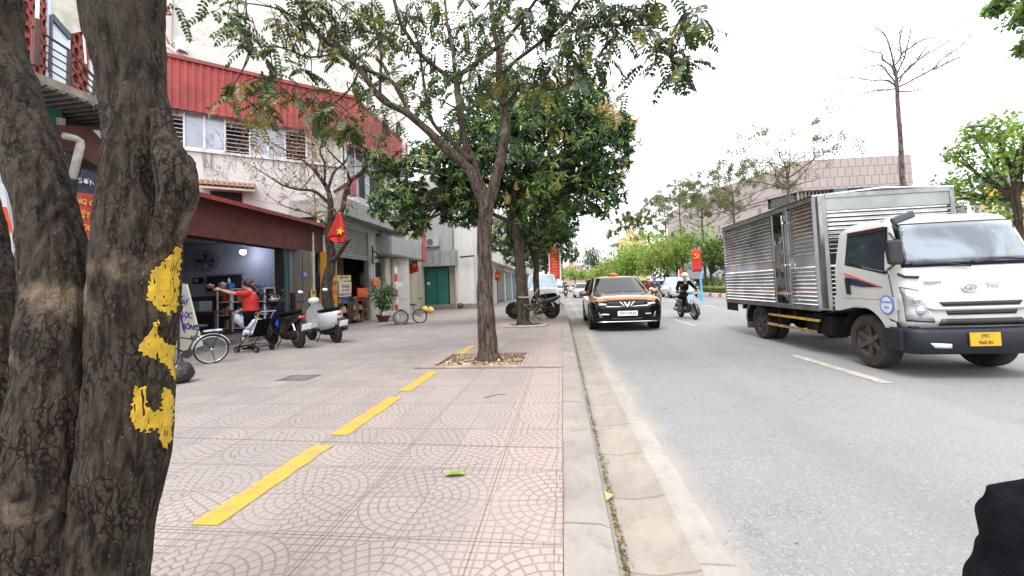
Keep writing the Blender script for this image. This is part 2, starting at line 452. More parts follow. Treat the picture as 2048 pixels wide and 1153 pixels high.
# litter along the kerb foot (uncountable crumbs)
b = MB()
for i in range(3200):
    yv = 1.4 + 14*random.random()**1.7; xv = .215+abs(random.gauss(0, .017)); s = random.uniform(.002, .009)
    a = random.uniform(0, 6.28); zv = .012 + random.random()*.006 - .28*(xv-.2)
    c, sn = math.cos(a)*s, math.sin(a)*s*1.8
    b.cur = random.choice((0, 0, 0, 1, 2))
    b.add([(xv-c, yv-sn, zv), (xv+sn*.4, yv-c*.5, zv+.003), (xv+c, yv+sn, zv+.004), (xv-sn*.4, yv+c*.5, zv+.005)], [(0, 1, 2, 3)])
tag(b.build('litter', [mat('crumb_dark', (.10, .07, .045), .95), mat('crumb_brown', (.24, .15, .07), .95), mat('crumb_green', (.3, .3, .08), .9)]), 'dirt and leaf crumbs along the foot of the kerb', 'litter', kind='stuff')
b = MB()
for i in range(1500):
    xv = random.uniform(-1.9, -.66); yv = random.uniform(5.75, 6.82); s = random.uniform(.008, .035)*(1.3 if yv < 6.3 else .8)
    if xv > -1.0 and random.random() < .5: continue
    a = random.uniform(0, 6.28); M_ = Matrix.Translation((xv, yv, SW-.045+random.random()*.04)) @ Matrix.Rotation(a, 4, 'Z') @ Matrix.Rotation(random.uniform(-.6, .6), 4, 'X')
    b.cur = random.choice((0, 0, 1, 1, 2, 3))
    b.add([(-s, -s*.4, 0), (0, -s*.5, s*.25), (s, -s*.2, 0), (s*.8, s*.4, s*.1), (-s*.7, s*.4, s*.2)], [(0, 1, 2, 3, 4)], M_)
tag(b.build('wood_chips', [mat('chip_a', (.36, .24, .13), .9, .4, 30), mat('chip_b', (.48, .34, .2), .9), mat('chip_c', (.22, .14, .08), .9), mat('chip_d', (.6, .5, .38), .9)]), 'wood chips and dry leaves in the tree pit', 'litter', kind='stuff')
# scattered specks over paving and road
b = MB()
for i in range(420):
    if i % 2: xv, yv, zv = random.uniform(-8, -.1), 1.6+12*random.random()**1.4, SW+.003
    else: xv, yv, zv = random.uniform(.8, 8), 1.6+12*random.random()**1.4, .004
    s = random.uniform(.003, .011); b.cur = random.choice((0, 1, 2)); a = random.uniform(0, 3.1)
    b.add([(xv-s, yv-s*.3, zv), (xv+s*.3, yv-s*.5, zv+.003), (xv+s, yv+s*.3, zv), (xv-s*.2, yv+s*.5, zv+.004)], [(0, 1, 2, 3)])
tag(b.build('grit', [mat('crumb_dark', (.1, .07, .045)), mat('crumb_brown', (.24, .15, .07)), mat('chip_c', (.22, .14, .08))]), 'small leaf scraps and grit scattered on paving and road', 'litter', kind='stuff')
# ---- far side: painted kerb, verge
k = Mat('red_white_kerb', .7); x, y, z = k.xyz()
f = ((y/1.9).frac()).gt(.68)
k.color(k.mix(k.noise(3, 5).step(.5, .8)*.3, k.mix(f, (.52, .50, .46), (.50, .09, .07)), (.3, .26, .22)))
b = MB()
b.slab([(11.10, 12, -.02), (11.14, 12, .26), (11.2, 12, .28), (11.36, 12, .28), (11.36, 12, -.02)], (0, 140, 0))
tag(b.build('median_kerb', k.m), kind='structure')
b = MB(); b.bx(11.36, 15.2, 8, 160, -.02, .22); tag(b.build('verge', mat('verge_soil', (.14, .12, .07), .95, .4, 2)), kind='structure')
sheet('service_road', 15.2, 26, -5, 200, .002, M_ASPH)
sheet('plaza', 26, 90, -20, 220, .02, mat('plaza', (.3, .29, .28), .9, .2, .4))
# ================================================================ BUILDINGS, LEFT SIDE
def text(s, size, loc, rotm, m, parent=None, ext=.002, name='lettering', align='CENTER', sx=1.0, bold=0):
    c = bpy.data.curves.new(name, 'FONT'); c.body = s; c.size = size; c.extrude = ext; c.align_x = align; c.align_y = 'CENTER'
    if bold: c.offset = bold
    c.materials.append(m); o = bpy.data.objects.new(name, c); COL.objects.link(o)
    M_ = Matrix.Translation(Vector(loc)) @ rotm @ Matrix.Diagonal((sx, 1, 1, 1))
    if parent is not None: o.parent = parent; M_ = wm(parent).inverted() @ M_
    o.matrix_local = M_
    bpy.context.view_layer.update(); me = bpy.data.meshes.new_from_object(o.evaluated_get(bpy.context.evaluated_depsgraph_get())); mb = o.matrix_local.copy()
    if not me.materials: me.materials.append(m)
    bpy.data.objects.remove(o); o = bpy.data.objects.new(name, me); COL.objects.link(o)
    if parent is not None: o.parent = parent
    o.matrix_local = mb; return o
def facing(n, upv=(0, 0, 1)):               # text faces along n
    n = Vector(n).normalized(); x = Vector(upv).cross(n).normalized(); y = n.cross(x)
    return Matrix((x, y, n)).transposed().to_4x4()
def stained(name, c, streak=.5, rough=.85, grime=(.16, .15, .12), top=None, blotch=.35):
    k = Mat(name, rough, spec=.2); x, y, z = k.xyz()
    a = k.mix(k.noise(.8, 6, .65).step(.3, .75)*blotch, c, tuple(v*.7 for v in c))
    st = k.noise(2.2, 5, .6, sc=(1.5, 1.5, .22), dist=.4).step(.47, .66)
    if top is not None: st = st*(z+k.noise(3, 3)*.8).step(top-1.3, top+.2)
    a = k.mix(st*streak, a, grime)
    a = k.mix(k.noise(9, 5, .75).step(.6, .8)*.4, a, tuple(v*.6 for v in c))
    k.color(a); k.bump(k.noise(30, 5), .3, .006); return k.m
M_WALLW = stained('old_white_wall', (.54, .54, .53), 1.0, top=6.3, grime=(.07, .065, .055))
k = Mat('tall_render_wall', .9, spec=.2); x, y, z = k.xyz()
a = k.mix(k.noise(.35, 6, .7, dist=.5).step(.45, .7)*.55, (.60, .59, .55), (.36, .37, .37)); a = k.mix(k.noise(1.6, 8, .8, sc=(1, 1, 2.2)).step(.52, .62)*.4, a, (.24, .25, .26)); a = k.mix(k.noise(.8, 4).step(.55, .7)*.4, a, (.60, .54, .42))
j_ = edist(z + k.noise(1, 3)*.1, 3.3).step(.05, .01)*.25; a = k.mix(j_, a, (.3, .3, .3)); k.color(a); M_WALLT = k.m
M_WALLC = stained('clean_white_wall', (.60, .60, .59), .30, grime=(.4, .38, .34), blotch=.2)
M_GREYP = stained('grey_stone_pillar', (.17, .155, .135), .4)
M_CREAM = stained('cream_wall', (.50, .46, .37), .35)
M_BEIGE = stained('beige_shutter', (.42, .37, .28), .3)
M_INT = stained('shop_plaster', (.36, .37, .45), .15, grime=(.12, .12, .15), blotch=.25)
M_DADO = mat('dark_red_dado', (.07, .03, .03), .5)
M_FASC = mat('brown_red_fascia', (.105, .024, .020), .75, .3, 3, bump=.3, dirt=.3)
M_REDM = mat('red_sheet_metal', (.30, .040, .036), .5, .3, 1.2, dirt=.3, spec=.4)
M_REDT = mat('red_flashing', (.24, .035, .03), .55, .25, 3)
M_DARK = mat('dark_void', (.02, .02, .022), .9)
M_DKMET = mat('dark_iron', (.035, .034, .035), .5, .3, 10, metal=.3)
M_STEEL = mat('steel', (.45, .46, .47), .35, .2, 10, metal=.9)
M_WFR = mat('white_frame', (.62, .64, .67), .4, .08, 5)
M_GLASSB = mat('pale_window_glass', (.36, .42, .50), .08, .3, 1.5, spec=.9)
M_GLASSD = mat('dark_window_glass', (.03, .04, .05), .06, .3, 2, spec=.8)
M_TEAL = mat('teal_door_paint', (.025, .085, .085), .5, .3, 4, dirt=.3)
M_TILE = mat('roof_tile', (.30, .15, .10), .8, .4, 6, dirt=.4)
M_ROLL = mat('roller_shutter_metal', (.26, .26, .24), .5, .2, 3, metal=.3, dirt=.4)
M_RED = mat('banner_red', (.45, .014, .012), .65, .12, 4); M_YELF = mat('star_yellow', (.62, .42, .02), .6, .05, 4)
FX = -8.1
def pq(b, pts, fn, vec):                   # polygon given by picture points on a world plane, then given thickness
    b.slab([fn(*p) for p in pts], vec)
fX = lambda X: (lambda px, py: atx(px, py, X))
fY = lambda Y: (lambda px, py: aty(px, py, Y))
fZ = lambda Z: (lambda px, py: atz(px, py, Z))

# ---------------- building A: one-storey shop with brown fascia
A = thing('shop_building', 'open single storey shop with brown-red fascia and blue-grey room, behind the woman in red', 'shop building', (FX, 9, SW))
b = MB(); b.bx(-13.6, -8.22, 11.52, 11.7, SW, 3.6)                      # side wall (seen face Y=11.52)
b.bx(-13.8, -13.6, 5.5, 11.7, SW, 3.6); b.bx(-13.6, -8.5, 5.3, 5.5, SW, 3.6)
b.build('room_wall', M_INT, A, world=True)
b = MB(); b.bx(-13.6, -8.12, 5.5, 11.52, 3.0, 3.1); b.build('ceiling', mat('shop_ceiling', (.2, .2, .2), .9), A, world=True)
b = MB(); b.bx(-13.6, -8.2, 11.49, 11.52, SW, 1.35); b.build('dado', M_DADO, A, world=True)
b = MB(); b.bx(-13.8, -8.0, 5.5, 11.9, SW, .26); b.build('step', mat('shop_step', (.16, .135, .12), .8, .3, 3, dirt=.3), A, world=True, bevel=.01)
b = MB(); b.slab([(FX, 6.5, 2.70), (FX, 12.45, 2.66), (FX, 12.85, 2.80), (FX, 12.85, 3.62), (FX, 6.5, 3.62)], (-.10, 0, 0)); b.build('fascia', M_FASC, A, world=True)
b = MB()
ys = np.arange(6.5, 13.4, .06)
for i in range(len(ys)-1):
    z0 = .012*(1 if i % 2 else -1); z1 = -z0
    b.add([(FX+.35, ys[i], 3.60+z0), (FX+.35, ys[i+1], 3.60+z1), (-13.9, ys[i+1], 4.0+z1), (-13.9, ys[i], 4.0+z0)], [(0, 1, 2, 3)])
b.bx(FX+.33, FX+.36, 6.5, 13.35, 3.50, 3.60)
b.build('roof_sheet', M_REDT, A, world=True)
b = MB(); b.bx(-8.45, -8.38, 5.6, 11.5, 2.66, 2.75); b.bx(-8.45, -8.15, 10.93, 10.97, .2, 2.7); b.build('door_rail', M_DKMET, A, world=True)
b = MB()
for i in range(4): b.box((-8.30+.0*i, 11.0+i*.1, 1.45), (.10, .085, 2.45), .5 if i % 2 else -.5)
b.build('folding_door', M_TEAL, A, world=True)
b = MB(); b.bx(-8.3, -8.04, 11.5, 12.05, SW, 2.68); b.build('stone_pillar', M_GREYP, A, world=True)
b = MB(); b.bx(-8.25, -8.08, 12.05, 12.35, SW, 2.68); b.build('cream_pillar', M_CREAM, A, world=True)
b = MB(); b.bx(-8.9, -8.6, 12.35, 12.9, SW, 3.6); b.build('recess_wall', mat('recess_stone', (.13, .12, .10), .9, .4, 5, bump=.4), A, world=True)
b = MB(); b.cyl((-7.98, 12.1, SW), (-7.98, 12.1, 3.3), .03, n=8); b.cyl((-8.02, 12.75, SW), (-8.02, 12.75, 3.3), .035, n=8); b.build('drain_pipe', mat('white_pipe', (.6, .6, .58), .5), A, world=True)
p = atx(608, 550, -8.03); b = MB(); b.box(p, (.02, .3, .2)); n_ = b.build('house_number_plate', mat('blue_plate', (.05, .16, .42), .4), A, world=True)
text('143', .17, p+Vector((.014, 0, 0)), facing((1, 0, 0)), M_WFR, A)
p = atx(633, 567, -8.4); b = MB(); b.ball(p, .3, sc=(.5, .7, 1.35)); b.build('meter_cover', mat('navy_cloth', (.02, .035, .08), .8), A, world=True, smooth=True)
# tile canopy above the shop roof, against the oblique wall
dB = Vector((math.sin(R(53)), math.cos(R(53)), 0)); nB = Vector((dB.y, -dB.x, 0)); PB = Vector((-8.15, 14.35, 0))
def onB(px, py, off=0.0): return atplane(px, py, PB+nB*off, nB)
def Bp(t, z, off=0.0): return PB - dB*t + nB*off + Vector((0, 0, z))     # t metres left of the corner

# ---------------- building B
B = thing('shophouse', 'white two storey shophouse with red corrugated band, stained side wall and half raised roller shutter', 'shophouse', (FX, 15, SW))
b = MB(); b.slab([Bp(9, 3.4), Bp(0, 3.4), Bp(0, 6.12), Bp(9, 6.12)], -nB*.25)
b.slab([Bp(9, 7.25, -.05), Bp(0, 7.25, -.05), Bp(0, 9.0, -.05), Bp(9, 9.2, -.05)], -nB*.2)
b.build('side_wall', M_WALLW, B, world=True)
b = MB(); b.slab([Bp(9.2, 6.12, .06), Bp(-.1, 6.12, .06), Bp(-.1, 6.2, .06), Bp(9.2, 6.2, .06)], -nB*.4); b.build('sill', M_WALLC, B, world=True)
# window band: alternating white framed glass and dark barred gaps
def tB(px, py): return -(onB(px, py)-PB).dot(dB)
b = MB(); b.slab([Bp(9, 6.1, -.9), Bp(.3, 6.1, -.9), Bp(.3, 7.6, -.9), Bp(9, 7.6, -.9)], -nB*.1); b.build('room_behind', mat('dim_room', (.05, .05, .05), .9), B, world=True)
def winB(px0, px1, kind):
    t0, t1 = tB(px0, 280), tB(px1, 290); z0, z1 = 6.2, 7.46
    if kind == 'glass':
        f = MB(); wd = .055
        for (a, c, d, e) in ((t0, t0-wd, z0, z1), (t1+wd, t1, z0, z1), (t0, t1, z0, z0+wd), (t0, t1, z1-wd, z1), ((t0+t1)/2+.05, (t0+t1)/2-.02, z0, z1)):
            f.slab([Bp(a, d, .01), Bp(c, d, .01), Bp(c, e, .01), Bp(a, e, .01)], -nB*.07)
        fo = f.build('window', M_WFR, B, world=True)
        g = MB(); g.slab([Bp(t0, z0, -.03), Bp(t1, z0, -.03), Bp(t1, z1, -.03), Bp(t0, z1, -.03)], -nB*.01); g.build('pane', M_GLASSB, fo, world=True)
    else:
        f = MB()
        for i in range(9):
            zz = z0+.08+i*.14; f.tube([Bp(t0, zz, 0), Bp(t1, zz, 0)], .012, 5)
        f.build('window_grille', M_WFR, B, world=True)
winB(330, 366, 'bars'); winB(366, 452, 'glass'); winB(452, 498, 'bars'); winB(498, 572, 'glass'); winB(572, 612, 'bars')
b = MB(); t0, t1 = tB(612, 290), .02
b.slab([Bp(t0, 6.2, 0), Bp(t1, 6.2, 0), Bp(t1, 7.5, 0), Bp(t0, 7.5, 0)], -nB*.15); b.build('board_panel', stained('cream_board', (.50, .48, .40), .3), B, world=True)
b = MB()
for px in (613, 648, 683): t = tB(px, 300); b.tube([Bp(t, 6.15, .04), Bp(t, 7.5, .04)], .035, 6)
b.build('mullion', M_WFR, B, world=True)
# corrugated red band (ribs run vertically)
b = MB(); n = 0; t = 9.6
prof = []
while t > -.55:
    prof += [(t, .0), (t-.05, .035), (t-.10, .035), (t-.15, 0.0)]; t -= .2
for i in range(len(prof)-1):
    (ta, oa), (tb, ob) = prof[i], prof[i+1]
    za = 7.28+.02*ta; zb = 7.28+.02*tb; 
    ua = 8.80+.04*ta; ub = 8.80+.04*tb
    b.add([Bp(ta, za, .25+oa), Bp(tb, zb, .25+ob), Bp(tb, ub, .25+ob), Bp(ta, ua, .25+oa)], [(0, 1, 2, 3)])
# the same band round the corner along the street
Yc = (Bp(-.5, 0, .25)).y; Xc = Bp(-.5, 0, .25).x; y = Yc
prof = []
while y < 19.5: prof += [(y, 0), (y+.05, .035), (y+.1, .035), (y+.15, 0)]; y += .2
for i in range(len(prof)-1):
    (ya, oa), (yb, ob) = prof[i], prof[i+1]
    b.add([(Xc+oa, ya, 7.1), (Xc+ob, yb, 7.1), (Xc+ob, yb, 8.72), (Xc+oa, ya, 8.72)], [(0, 1, 2, 3)])
b.build('corrugated_band', M_REDM, B, world=True)
b = MB(); b.slab([Bp(9.7, 9.18, .33), Bp(-.55, 8.78, .33), Bp(-.55, 8.9, .33), Bp(9.7, 9.3, .33)], -nB*.35)
b.bx(Xc-.1, Xc+.06, Yc, 19.5, 8.7, 8.84); b.build('flashing', M_REDT, B, world=True)
b = MB(); b.slab([Bp(9.7, 9.2, .3), Bp(-.55, 8.8, .3), (Xc, 19.5, 8.75), (-16, 19.5, 9.3)], (0, 0, .04)); b.build('roof', M_REDT, B, world=True)
# street face above the shop: glass corner, wall, balcony slab
b = MB(); b.bx(-8.3, -8.1, 14.4, 19.2, 4.3, 4.8); b.bx(-8.3, -8.1, 17.4, 19.2, 4.8, 7.4); b.build('upper_wall', M_WALLW, B, world=True)
f = MB()
for yv in (14.4, 15.1, 15.8, 16.6, 17.4): f.bx(-8.16, -8.08, yv, yv+.06, 4.8, 7.3)
for zv in (4.8, 5.9, 7.25): f.bx(-8.15, -8.09, 14.4, 17.46, zv, zv+.06)
fo = f.build('window', M_WFR, B, world=True)
g = MB(); g.bx(-8.13, -8.12, 14.4, 17.4, 4.85, 7.28); g.build('pane', mat('corner_glass', (.10, .13, .16), .1, .4, 2, spec=.8), fo, world=True)
ps = atx(688, 441, -8.1); zs = ps.z
po = atz(702, 433, zs); XO = max(min(po.x, -7.3), -7.9)
b = MB(); b.bx(-9.6, XO, 13.2, 18.9, zs, zs+.62); b.build('balcony_slab', stained('balcony_concrete', (.30, .30, .285), .5, grime=(.2, .2, .18)), B, world=True)
b = MB(); b.bx(-8.2, XO-.02, 14.2, 18.6, zs+.62, zs+.86)
b.slab([Bp(1.4, zs+.3, .05), Bp(-.1, zs+.3, .05), Bp(-.1, zs+.85, .05), Bp(1.4, zs+.85, .05)], -nB*.3); b.build('parapet', M_WALLW, B, world=True)
b = MB(); b.bx(-8.35, -8.08, 12.9, 13.1, SW, zs); b.bx(-8.35, -8.08, 16.15, 17.3, SW, zs); b.bx(-8.35, -8.08, 13.1, 16.15, 3.8, zs-.002)
b.build('ground_floor_wall', stained('shop_wall_grey', (.42, .41, .37), .45), B, world=True)
for y0 in (15.95, 13.04):
    b = MB(); b.bx(-8.16, -8.02, y0, y0+.19, SW, 3.8); b.build('shutter_guide', M_ROLL, B, world=True, bevel=.01)
b = MB(); z = 2.80
while z < 3.8:
    b.slab([(-8.12, 13.22, z), (-8.085, 13.22, z+.02), (-8.085, 13.22, z+.065), (-8.12, 13.22, z+.08)], (0, 2.73, 0)); z += .085
b.bx(-8.13, -8.075, 13.22, 15.95, 2.62, 2.79)
b.build('roller_shutter', M_ROLL, B, world=True)
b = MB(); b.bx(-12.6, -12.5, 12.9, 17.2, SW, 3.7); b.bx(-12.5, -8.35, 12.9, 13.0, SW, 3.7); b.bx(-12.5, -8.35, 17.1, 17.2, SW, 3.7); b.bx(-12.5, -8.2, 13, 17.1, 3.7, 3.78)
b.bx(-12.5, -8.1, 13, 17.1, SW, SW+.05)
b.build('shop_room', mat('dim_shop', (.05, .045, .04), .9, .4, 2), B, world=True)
# grille opening, small speaker box, bracket, pipe
f = MB(); pa, pb = atx(752, 537, -8.05), atx(768, 552, -8.05); f.bx(-8.09, -8.05, pa.y, pb.y+.25, 1.95, 2.6); fo = f.build('vent_window', M_DARK, B, world=True)
g = MB()
for i in range(9): yv = pa.y+.04+i*.085; g.cyl((-8.03, yv, 1.97), (-8.03, yv, 2.58), .01, n=5)
g.build('bars', M_DKMET, fo, world=True)
p = atx(758, 475, -8.0); b = MB(); b.box(p, (.16, .26, .24)); b.build('speaker_box', M_DKMET, B, world=True, bevel=.01)
b = MB(); p = atx(750, 515, -7.95); b.tube([p+Vector((-.1, 0, -.3)), p+Vector((-.1, 0, .5))], .035, 6); b.tube([p+Vector((-.1, 0, 0)), p+Vector((.55, 0, -.05))], .035, 6); b.tube([p+Vector((-.1, 0, .3)), p+Vector((.4, 0, -.02))], .025, 6); b.build('bracket', M_DKMET, B, world=True)
b = MB(); b.cyl((-7.99, 17.05, SW), (-7.99, 17.05, 4.2), .045, n=8); b.build('rain_pipe', mat('grey_pipe', (.1, .1, .1), .6), B, world=True)
b = MB(); pa = atx(672, 508, -7.9); pb = atx(752, 517, -7.9); b.tube([pa, pb], .035, 6); b.build('awning_pole', M_STEEL, B, world=True)
pa, pb = onB(668, 385, .12), onB(737, 340, .12); b = MB(); b.tube([pa, pb], .06, 6); b.build('stair_rail_edge', M_DKMET, B, world=True)
# clay-tile canopy (own thing on the side wall)
Ct = thing('tile_canopy', 'small canopy of brown clay tiles on the stained white wall above the brown shop roof', 'canopy', tuple(Bp(3.6, 5, 0)))
tl, tr_ = tB(398, 380), tB(512, 385); b = MB(); n = 11
for i in range(n):
    ta = tl+(tr_-tl)*i/n; tb = tl+(tr_-tl)*(i+1)/n; r = abs(ta-tb)/2
    for row in range(3):
        rings = []
        for (off, z) in ((.02+row*.2, 5.16-row*.085), (.24+row*.2, 5.055-row*.085)):
            ring = []
            for q in range(7):
                a = math.pi*q/6; c = Bp((ta+tb)/2+r*math.cos(a)*.98, z+math.sin(a)*.055+(.012 if off < .1 else 0), off); ring.append(c)
            rings.append(ring)
        b.loft(rings, cap=False, closed=False)
b.build('clay_tiles', M_TILE, Ct, world=True)
b = MB(); b.slab([Bp(tl, 5.14, 0), Bp(tl, 4.86, .62), Bp(tl, 4.80, .62), Bp(tl, 5.05, 0)], dB*abs(tl-tr_)); b.build('canopy_base', M_CREAM, Ct, world=True)
b = MB(); b.slab([Bp(tl-.3, 4.3, .01), Bp(tr_+.4, 4.3, .01), Bp(tr_+.4, 4.85, .01), Bp(tl-.3, 4.85, .01)], nB*.02); b.build('vent_opening', M_DARK, Ct, world=True)

# ---------------- building C: narrow projecting signboard house
C = thing('narrow_house', 'narrow grey-white house with boxed projecting shopfront hood beside the shuttered shop', 'house', (FX, 18.5, SW))
b = MB(); b.bx(-8.5, -8.1, 17.3, 23, SW, 7.2); b.bx(-8.5, -7.9, 17.3, 17.6, SW, 2.9); b.build('wall', M_CREAM, C, world=True)
zt = atx(822, 440, -7.3).z
pa, pb = atx(784, 500, -7.35), atx(819, 500, -7.35)
b = MB(); b.bx(-8.1, -7.35, pa.y, 21.2, 2.95, 3.75); b.build('hood', stained('hood_grey', (.32, .33, .34), .4), C, world=True)
b = MB(); b.slab([(-8.1, pa.y, 2.94), (-7.37, pa.y, 2.94), (-7.37, 21.2, 2.94), (-8.1, 21.2, 2.94)], (0, 0, -.06)); b.build('hood_soffit', mat('wood_soffit', (.2, .17, .13), .8), C, world=True)
b = MB(); b.bx(-8.09, -8.0, 18.3, 20.9, SW, 2.85); b.build('shutter', M_BEIGE, C, world=True)
b = MB(); b.bx(-7.34, -7.28, 20.6, 21.1, 2.9, 4.6); b.build('side_sign', mat('pink_red_sign', (.55, .12, .14), .6, .6, 9), C, world=True)

# ---------------- building D: facing the camera, green metal doors
D = thing('corner_house', 'white house facing the pavement with grey concrete hood and green metal double door', 'house', (-7.5, 23, SW))
b = MB(); b.bx(-9.8, -5.9, 24.2, 24.4, SW, 8.2); b.bx(-6.2, -5.1, 23.0, 24.4, SW, 8.2); b.build('wall', M_WALLC, D, world=True)
b = MB(); pa, pb = aty(787, 533, 22.6), aty(912, 531, 22.6); b.bx(-9.9, pb.x, 22.6, 24.2, pb.z, pb.z+.9); b.build('hood', stained('hood_concrete', (.34, .35, .36), .6), D, world=True)
b = MB(); b.bx(-9.8, -8.0, 23.6, 23.7, .45, 2.7); b.build('shutter', M_BEIGE, D, world=True)
b = MB(); b.bx(-9.8, -5.0, 22.9, 24.2, SW, .42); b.build('plinth', mat('plinth', (.24, .21, .18), .9, .3, 3), D, world=True)
pa, pb = aty(850, 541, 23.1), aty(898, 609, 23.1)
b = MB(); xm = (pa.x+pb.x)/2
for x0, x1 in ((pa.x, xm-.02), (xm+.02, pb.x)):
    b.bx(x0, x1, 23.1, 23.14, pb.z, pa.z); b.bx(x0, x1, 23.085, 23.1, pb.z+1.0, pb.z+1.06); b.bx(x0, x0+.05, 23.085, 23.1, pb.z, pa.z); b.bx(x1-.05, x1, 23.085, 23.1, pb.z, pa.z)
do = b.build('metal_door', mat('green_metal_door', (.012, .13, .10), .5, .25, 2, dirt=.25), D, world=True)
b = MB(); b.bx(pa.x+.12, pa.x+.3, 23.06, 23.085, pb.z+1.2, pb.z+1.35); b.build('notice', M_WFR, do, world=True)
b = MB(); p0, p1 = aty(898, 530, 23.3), aty(915, 612, 23.3); b.bx(p0.x, p1.x, 23.3, 23.4, .4, p0.z); b.build('side_gate', mat('cream_gate', (.45, .42, .36), .6, .2, 3), D, world=True)
p0 = aty(912, 560, 22.9); b = MB(); b.cyl((p0.x, 22.9, .2), (p0.x, 22.9, 3.7), .05, n=8); b.build('rain_pipe', mat('cream_pipe', (.55, .5, .4), .5), D, world=True)
pa, pb = aty(903, 440, 24.2), aty(925, 495, 24.2); f = MB()
f.bx(pa.x, pb.x, 24.12, 24.2, pb.z, pa.z); fo = f.build('window', mat('grey_frame', (.4, .42, .44), .5), D, world=True)
g = MB(); g.bx(pa.x+.08, (pa.x+pb.x)/2-.03, 24.1, 24.12, pb.z+.08, pa.z-.08); g.bx((pa.x+pb.x)/2+.03, pb.x-.08, 24.1, 24.12, pb.z+.08, pa.z-.08); g.build('pane', M_GLASSB, fo, world=True)
b = MB(); b.cyl(aty(920, 515, 22.7), aty(948, 512, 22.7), .05, n=6); b.build('bracket', M_DKMET, D, world=True)

# ---------------- row of shops further on
def farshop(y0, y1, h, colr, label, door, X=-5.0, shutterc=(.45, .45, .42), hood=None):
    o = thing('shophouse', label, 'shophouse', (X, (y0+y1)/2, SW))
    b = MB(); b.bx(X-6, X, y0, y1-.05, SW, h); b.build('wall', stained('wall_%d' % int(y0), colr, .35, blotch=.2), o, world=True)
    b = MB(); b.bx(X+.003, X+.05, y0+.5, y1-.6, SW, 2.7)
    do = b.build('door', mat('door_%s' % door, {'w': shutterc, 'd': (.06, .06, .07), 't': (.05, .2, .19), 'b': (.04, .07, .2)}[door], .6, .3, 2), o, world=True)
    b = MB(); z = .3
    while z < 2.6: b.bx(X+.05, X+.065, y0+.52, y1-.62, z, z+.05); z += .12
    b.build('door_slat', mat('slat', (.3, .3, .28), .6), do, world=True)
    b = MB(); b.bx(X, X+(.7 if hood is None else hood), y0, y1-.05, 3.0, 3.55); b.build('hood', stained('hoodm_%d' % int(y0), tuple(v*.9 for v in colr), .4), o, world=True)
    nwin = max(1, int((y1-y0)/1.8))
    for fl in range(1, int((h-3.4)//3)+1):
        for i in range(nwin):
            yc = y0+(i+.5)*(y1-y0)/nwin; zb = 3.9+(fl-1)*3.1
            f = MB(); f.bx(X+.002, X+.05, yc-.5, yc+.5, zb, zb+1.4); fo = f.build('window', M_WFR, o, world=True)
            g = MB(); g.bx(X+.05, X+.06, yc-.44, yc-.03, zb+.06, zb+1.34); g.bx(X+.05, X+.06, yc+.03, yc+.44, zb+.06, zb+1.34); g.build('pane', M_GLASSB, fo, world=True)
    return o
farshop(24.4, 30, 7.0, (.66, .66, .64), 'white shophouse with pale roller shutter just past the green metal door', 'w')
farshop(30.2, 35, 10.2, (.56, .50, .40), 'cream shophouse with dark doorway behind the two far flags', 'd')
farshop(35.2, 40, 7.2, (.60, .60, .62), 'shophouse with teal folding door behind the orange-lettered far flag', 't')
farshop(40.2, 45.5, 13, (.66, .66, .66), 'taller white shophouse with blue door further down the pavement', 'b')
farshop(45.7, 53, 10, (.48, .50, .53), 'pale grey shophouse with white shutter, third from the far end of the row', 'w')
farshop(53.2, 62, 14, (.64, .60, .52), 'cream four storey shophouse with dark doorway near the far end of the row', 'd')
farshop(62.2, 75, 11, (.60, .60, .60), 'last and farthest white shophouse of the row on the left', 'w')

# ---------------- tall blank wall behind
F_ = thing('tall_building', 'tall blank weathered cream wall of the building rising behind the red corrugated band', 'building', (-14, 22, SW))
nF = nB; PF = PB - nB*3.2
l = atplane(215, 60, PF, nF); r_ = atplane(806, 120, PF, nF)
b = MB(); b.slab([(l.x, l.y, SW), (r_.x, r_.y, SW), (r_.x, r_.y, 26), (l.x, l.y, 26)], -nF*6); b.build('wall', M_WALLT, F_, world=True)
pa = atplane(346, 0, PF+nF*.1, nF); pb = atplane(344, 82, PF+nF*.1, nF)
b = MB(); b.tube([pa, pb], .03, 6); b.build('water_pipe', mat('grey_pipe2', (.35, .35, .35), .6), F_, world=True)
for i, (q0, q1) in enumerate((((316, 40), (338, 88)), ((312, 55), (330, 92)))):
    b = MB(); b.tube([atplane(*q0, PF+nF*.4, nF), atplane(*q1, PF+nF*.4, nF)], .045, 6); b.build('scaffold_pipe', mat('rust_pipe', (.28, .16, .11), .7), F_, world=True)
b = MB(); b.tube([atplane(320, 92, PF+nF*.5, nF), atplane(338, 95, PF+nF*.5, nF), atplane(348, 102, PF+nF*.5, nF), atplane(360, 116, PF+nF*.5, nF)], .07, 8); b.build('bent_pipe', M_WFR, F_, world=True, smooth=True)
b = MB(); b.tube([atplane(q[0], q[1], PF+nF*.3, nF) for q in ((322, 0), (342, 30), (316, 28))], .05, 5); b.build('red_gable_edge', M_REDM, F_, world=True)
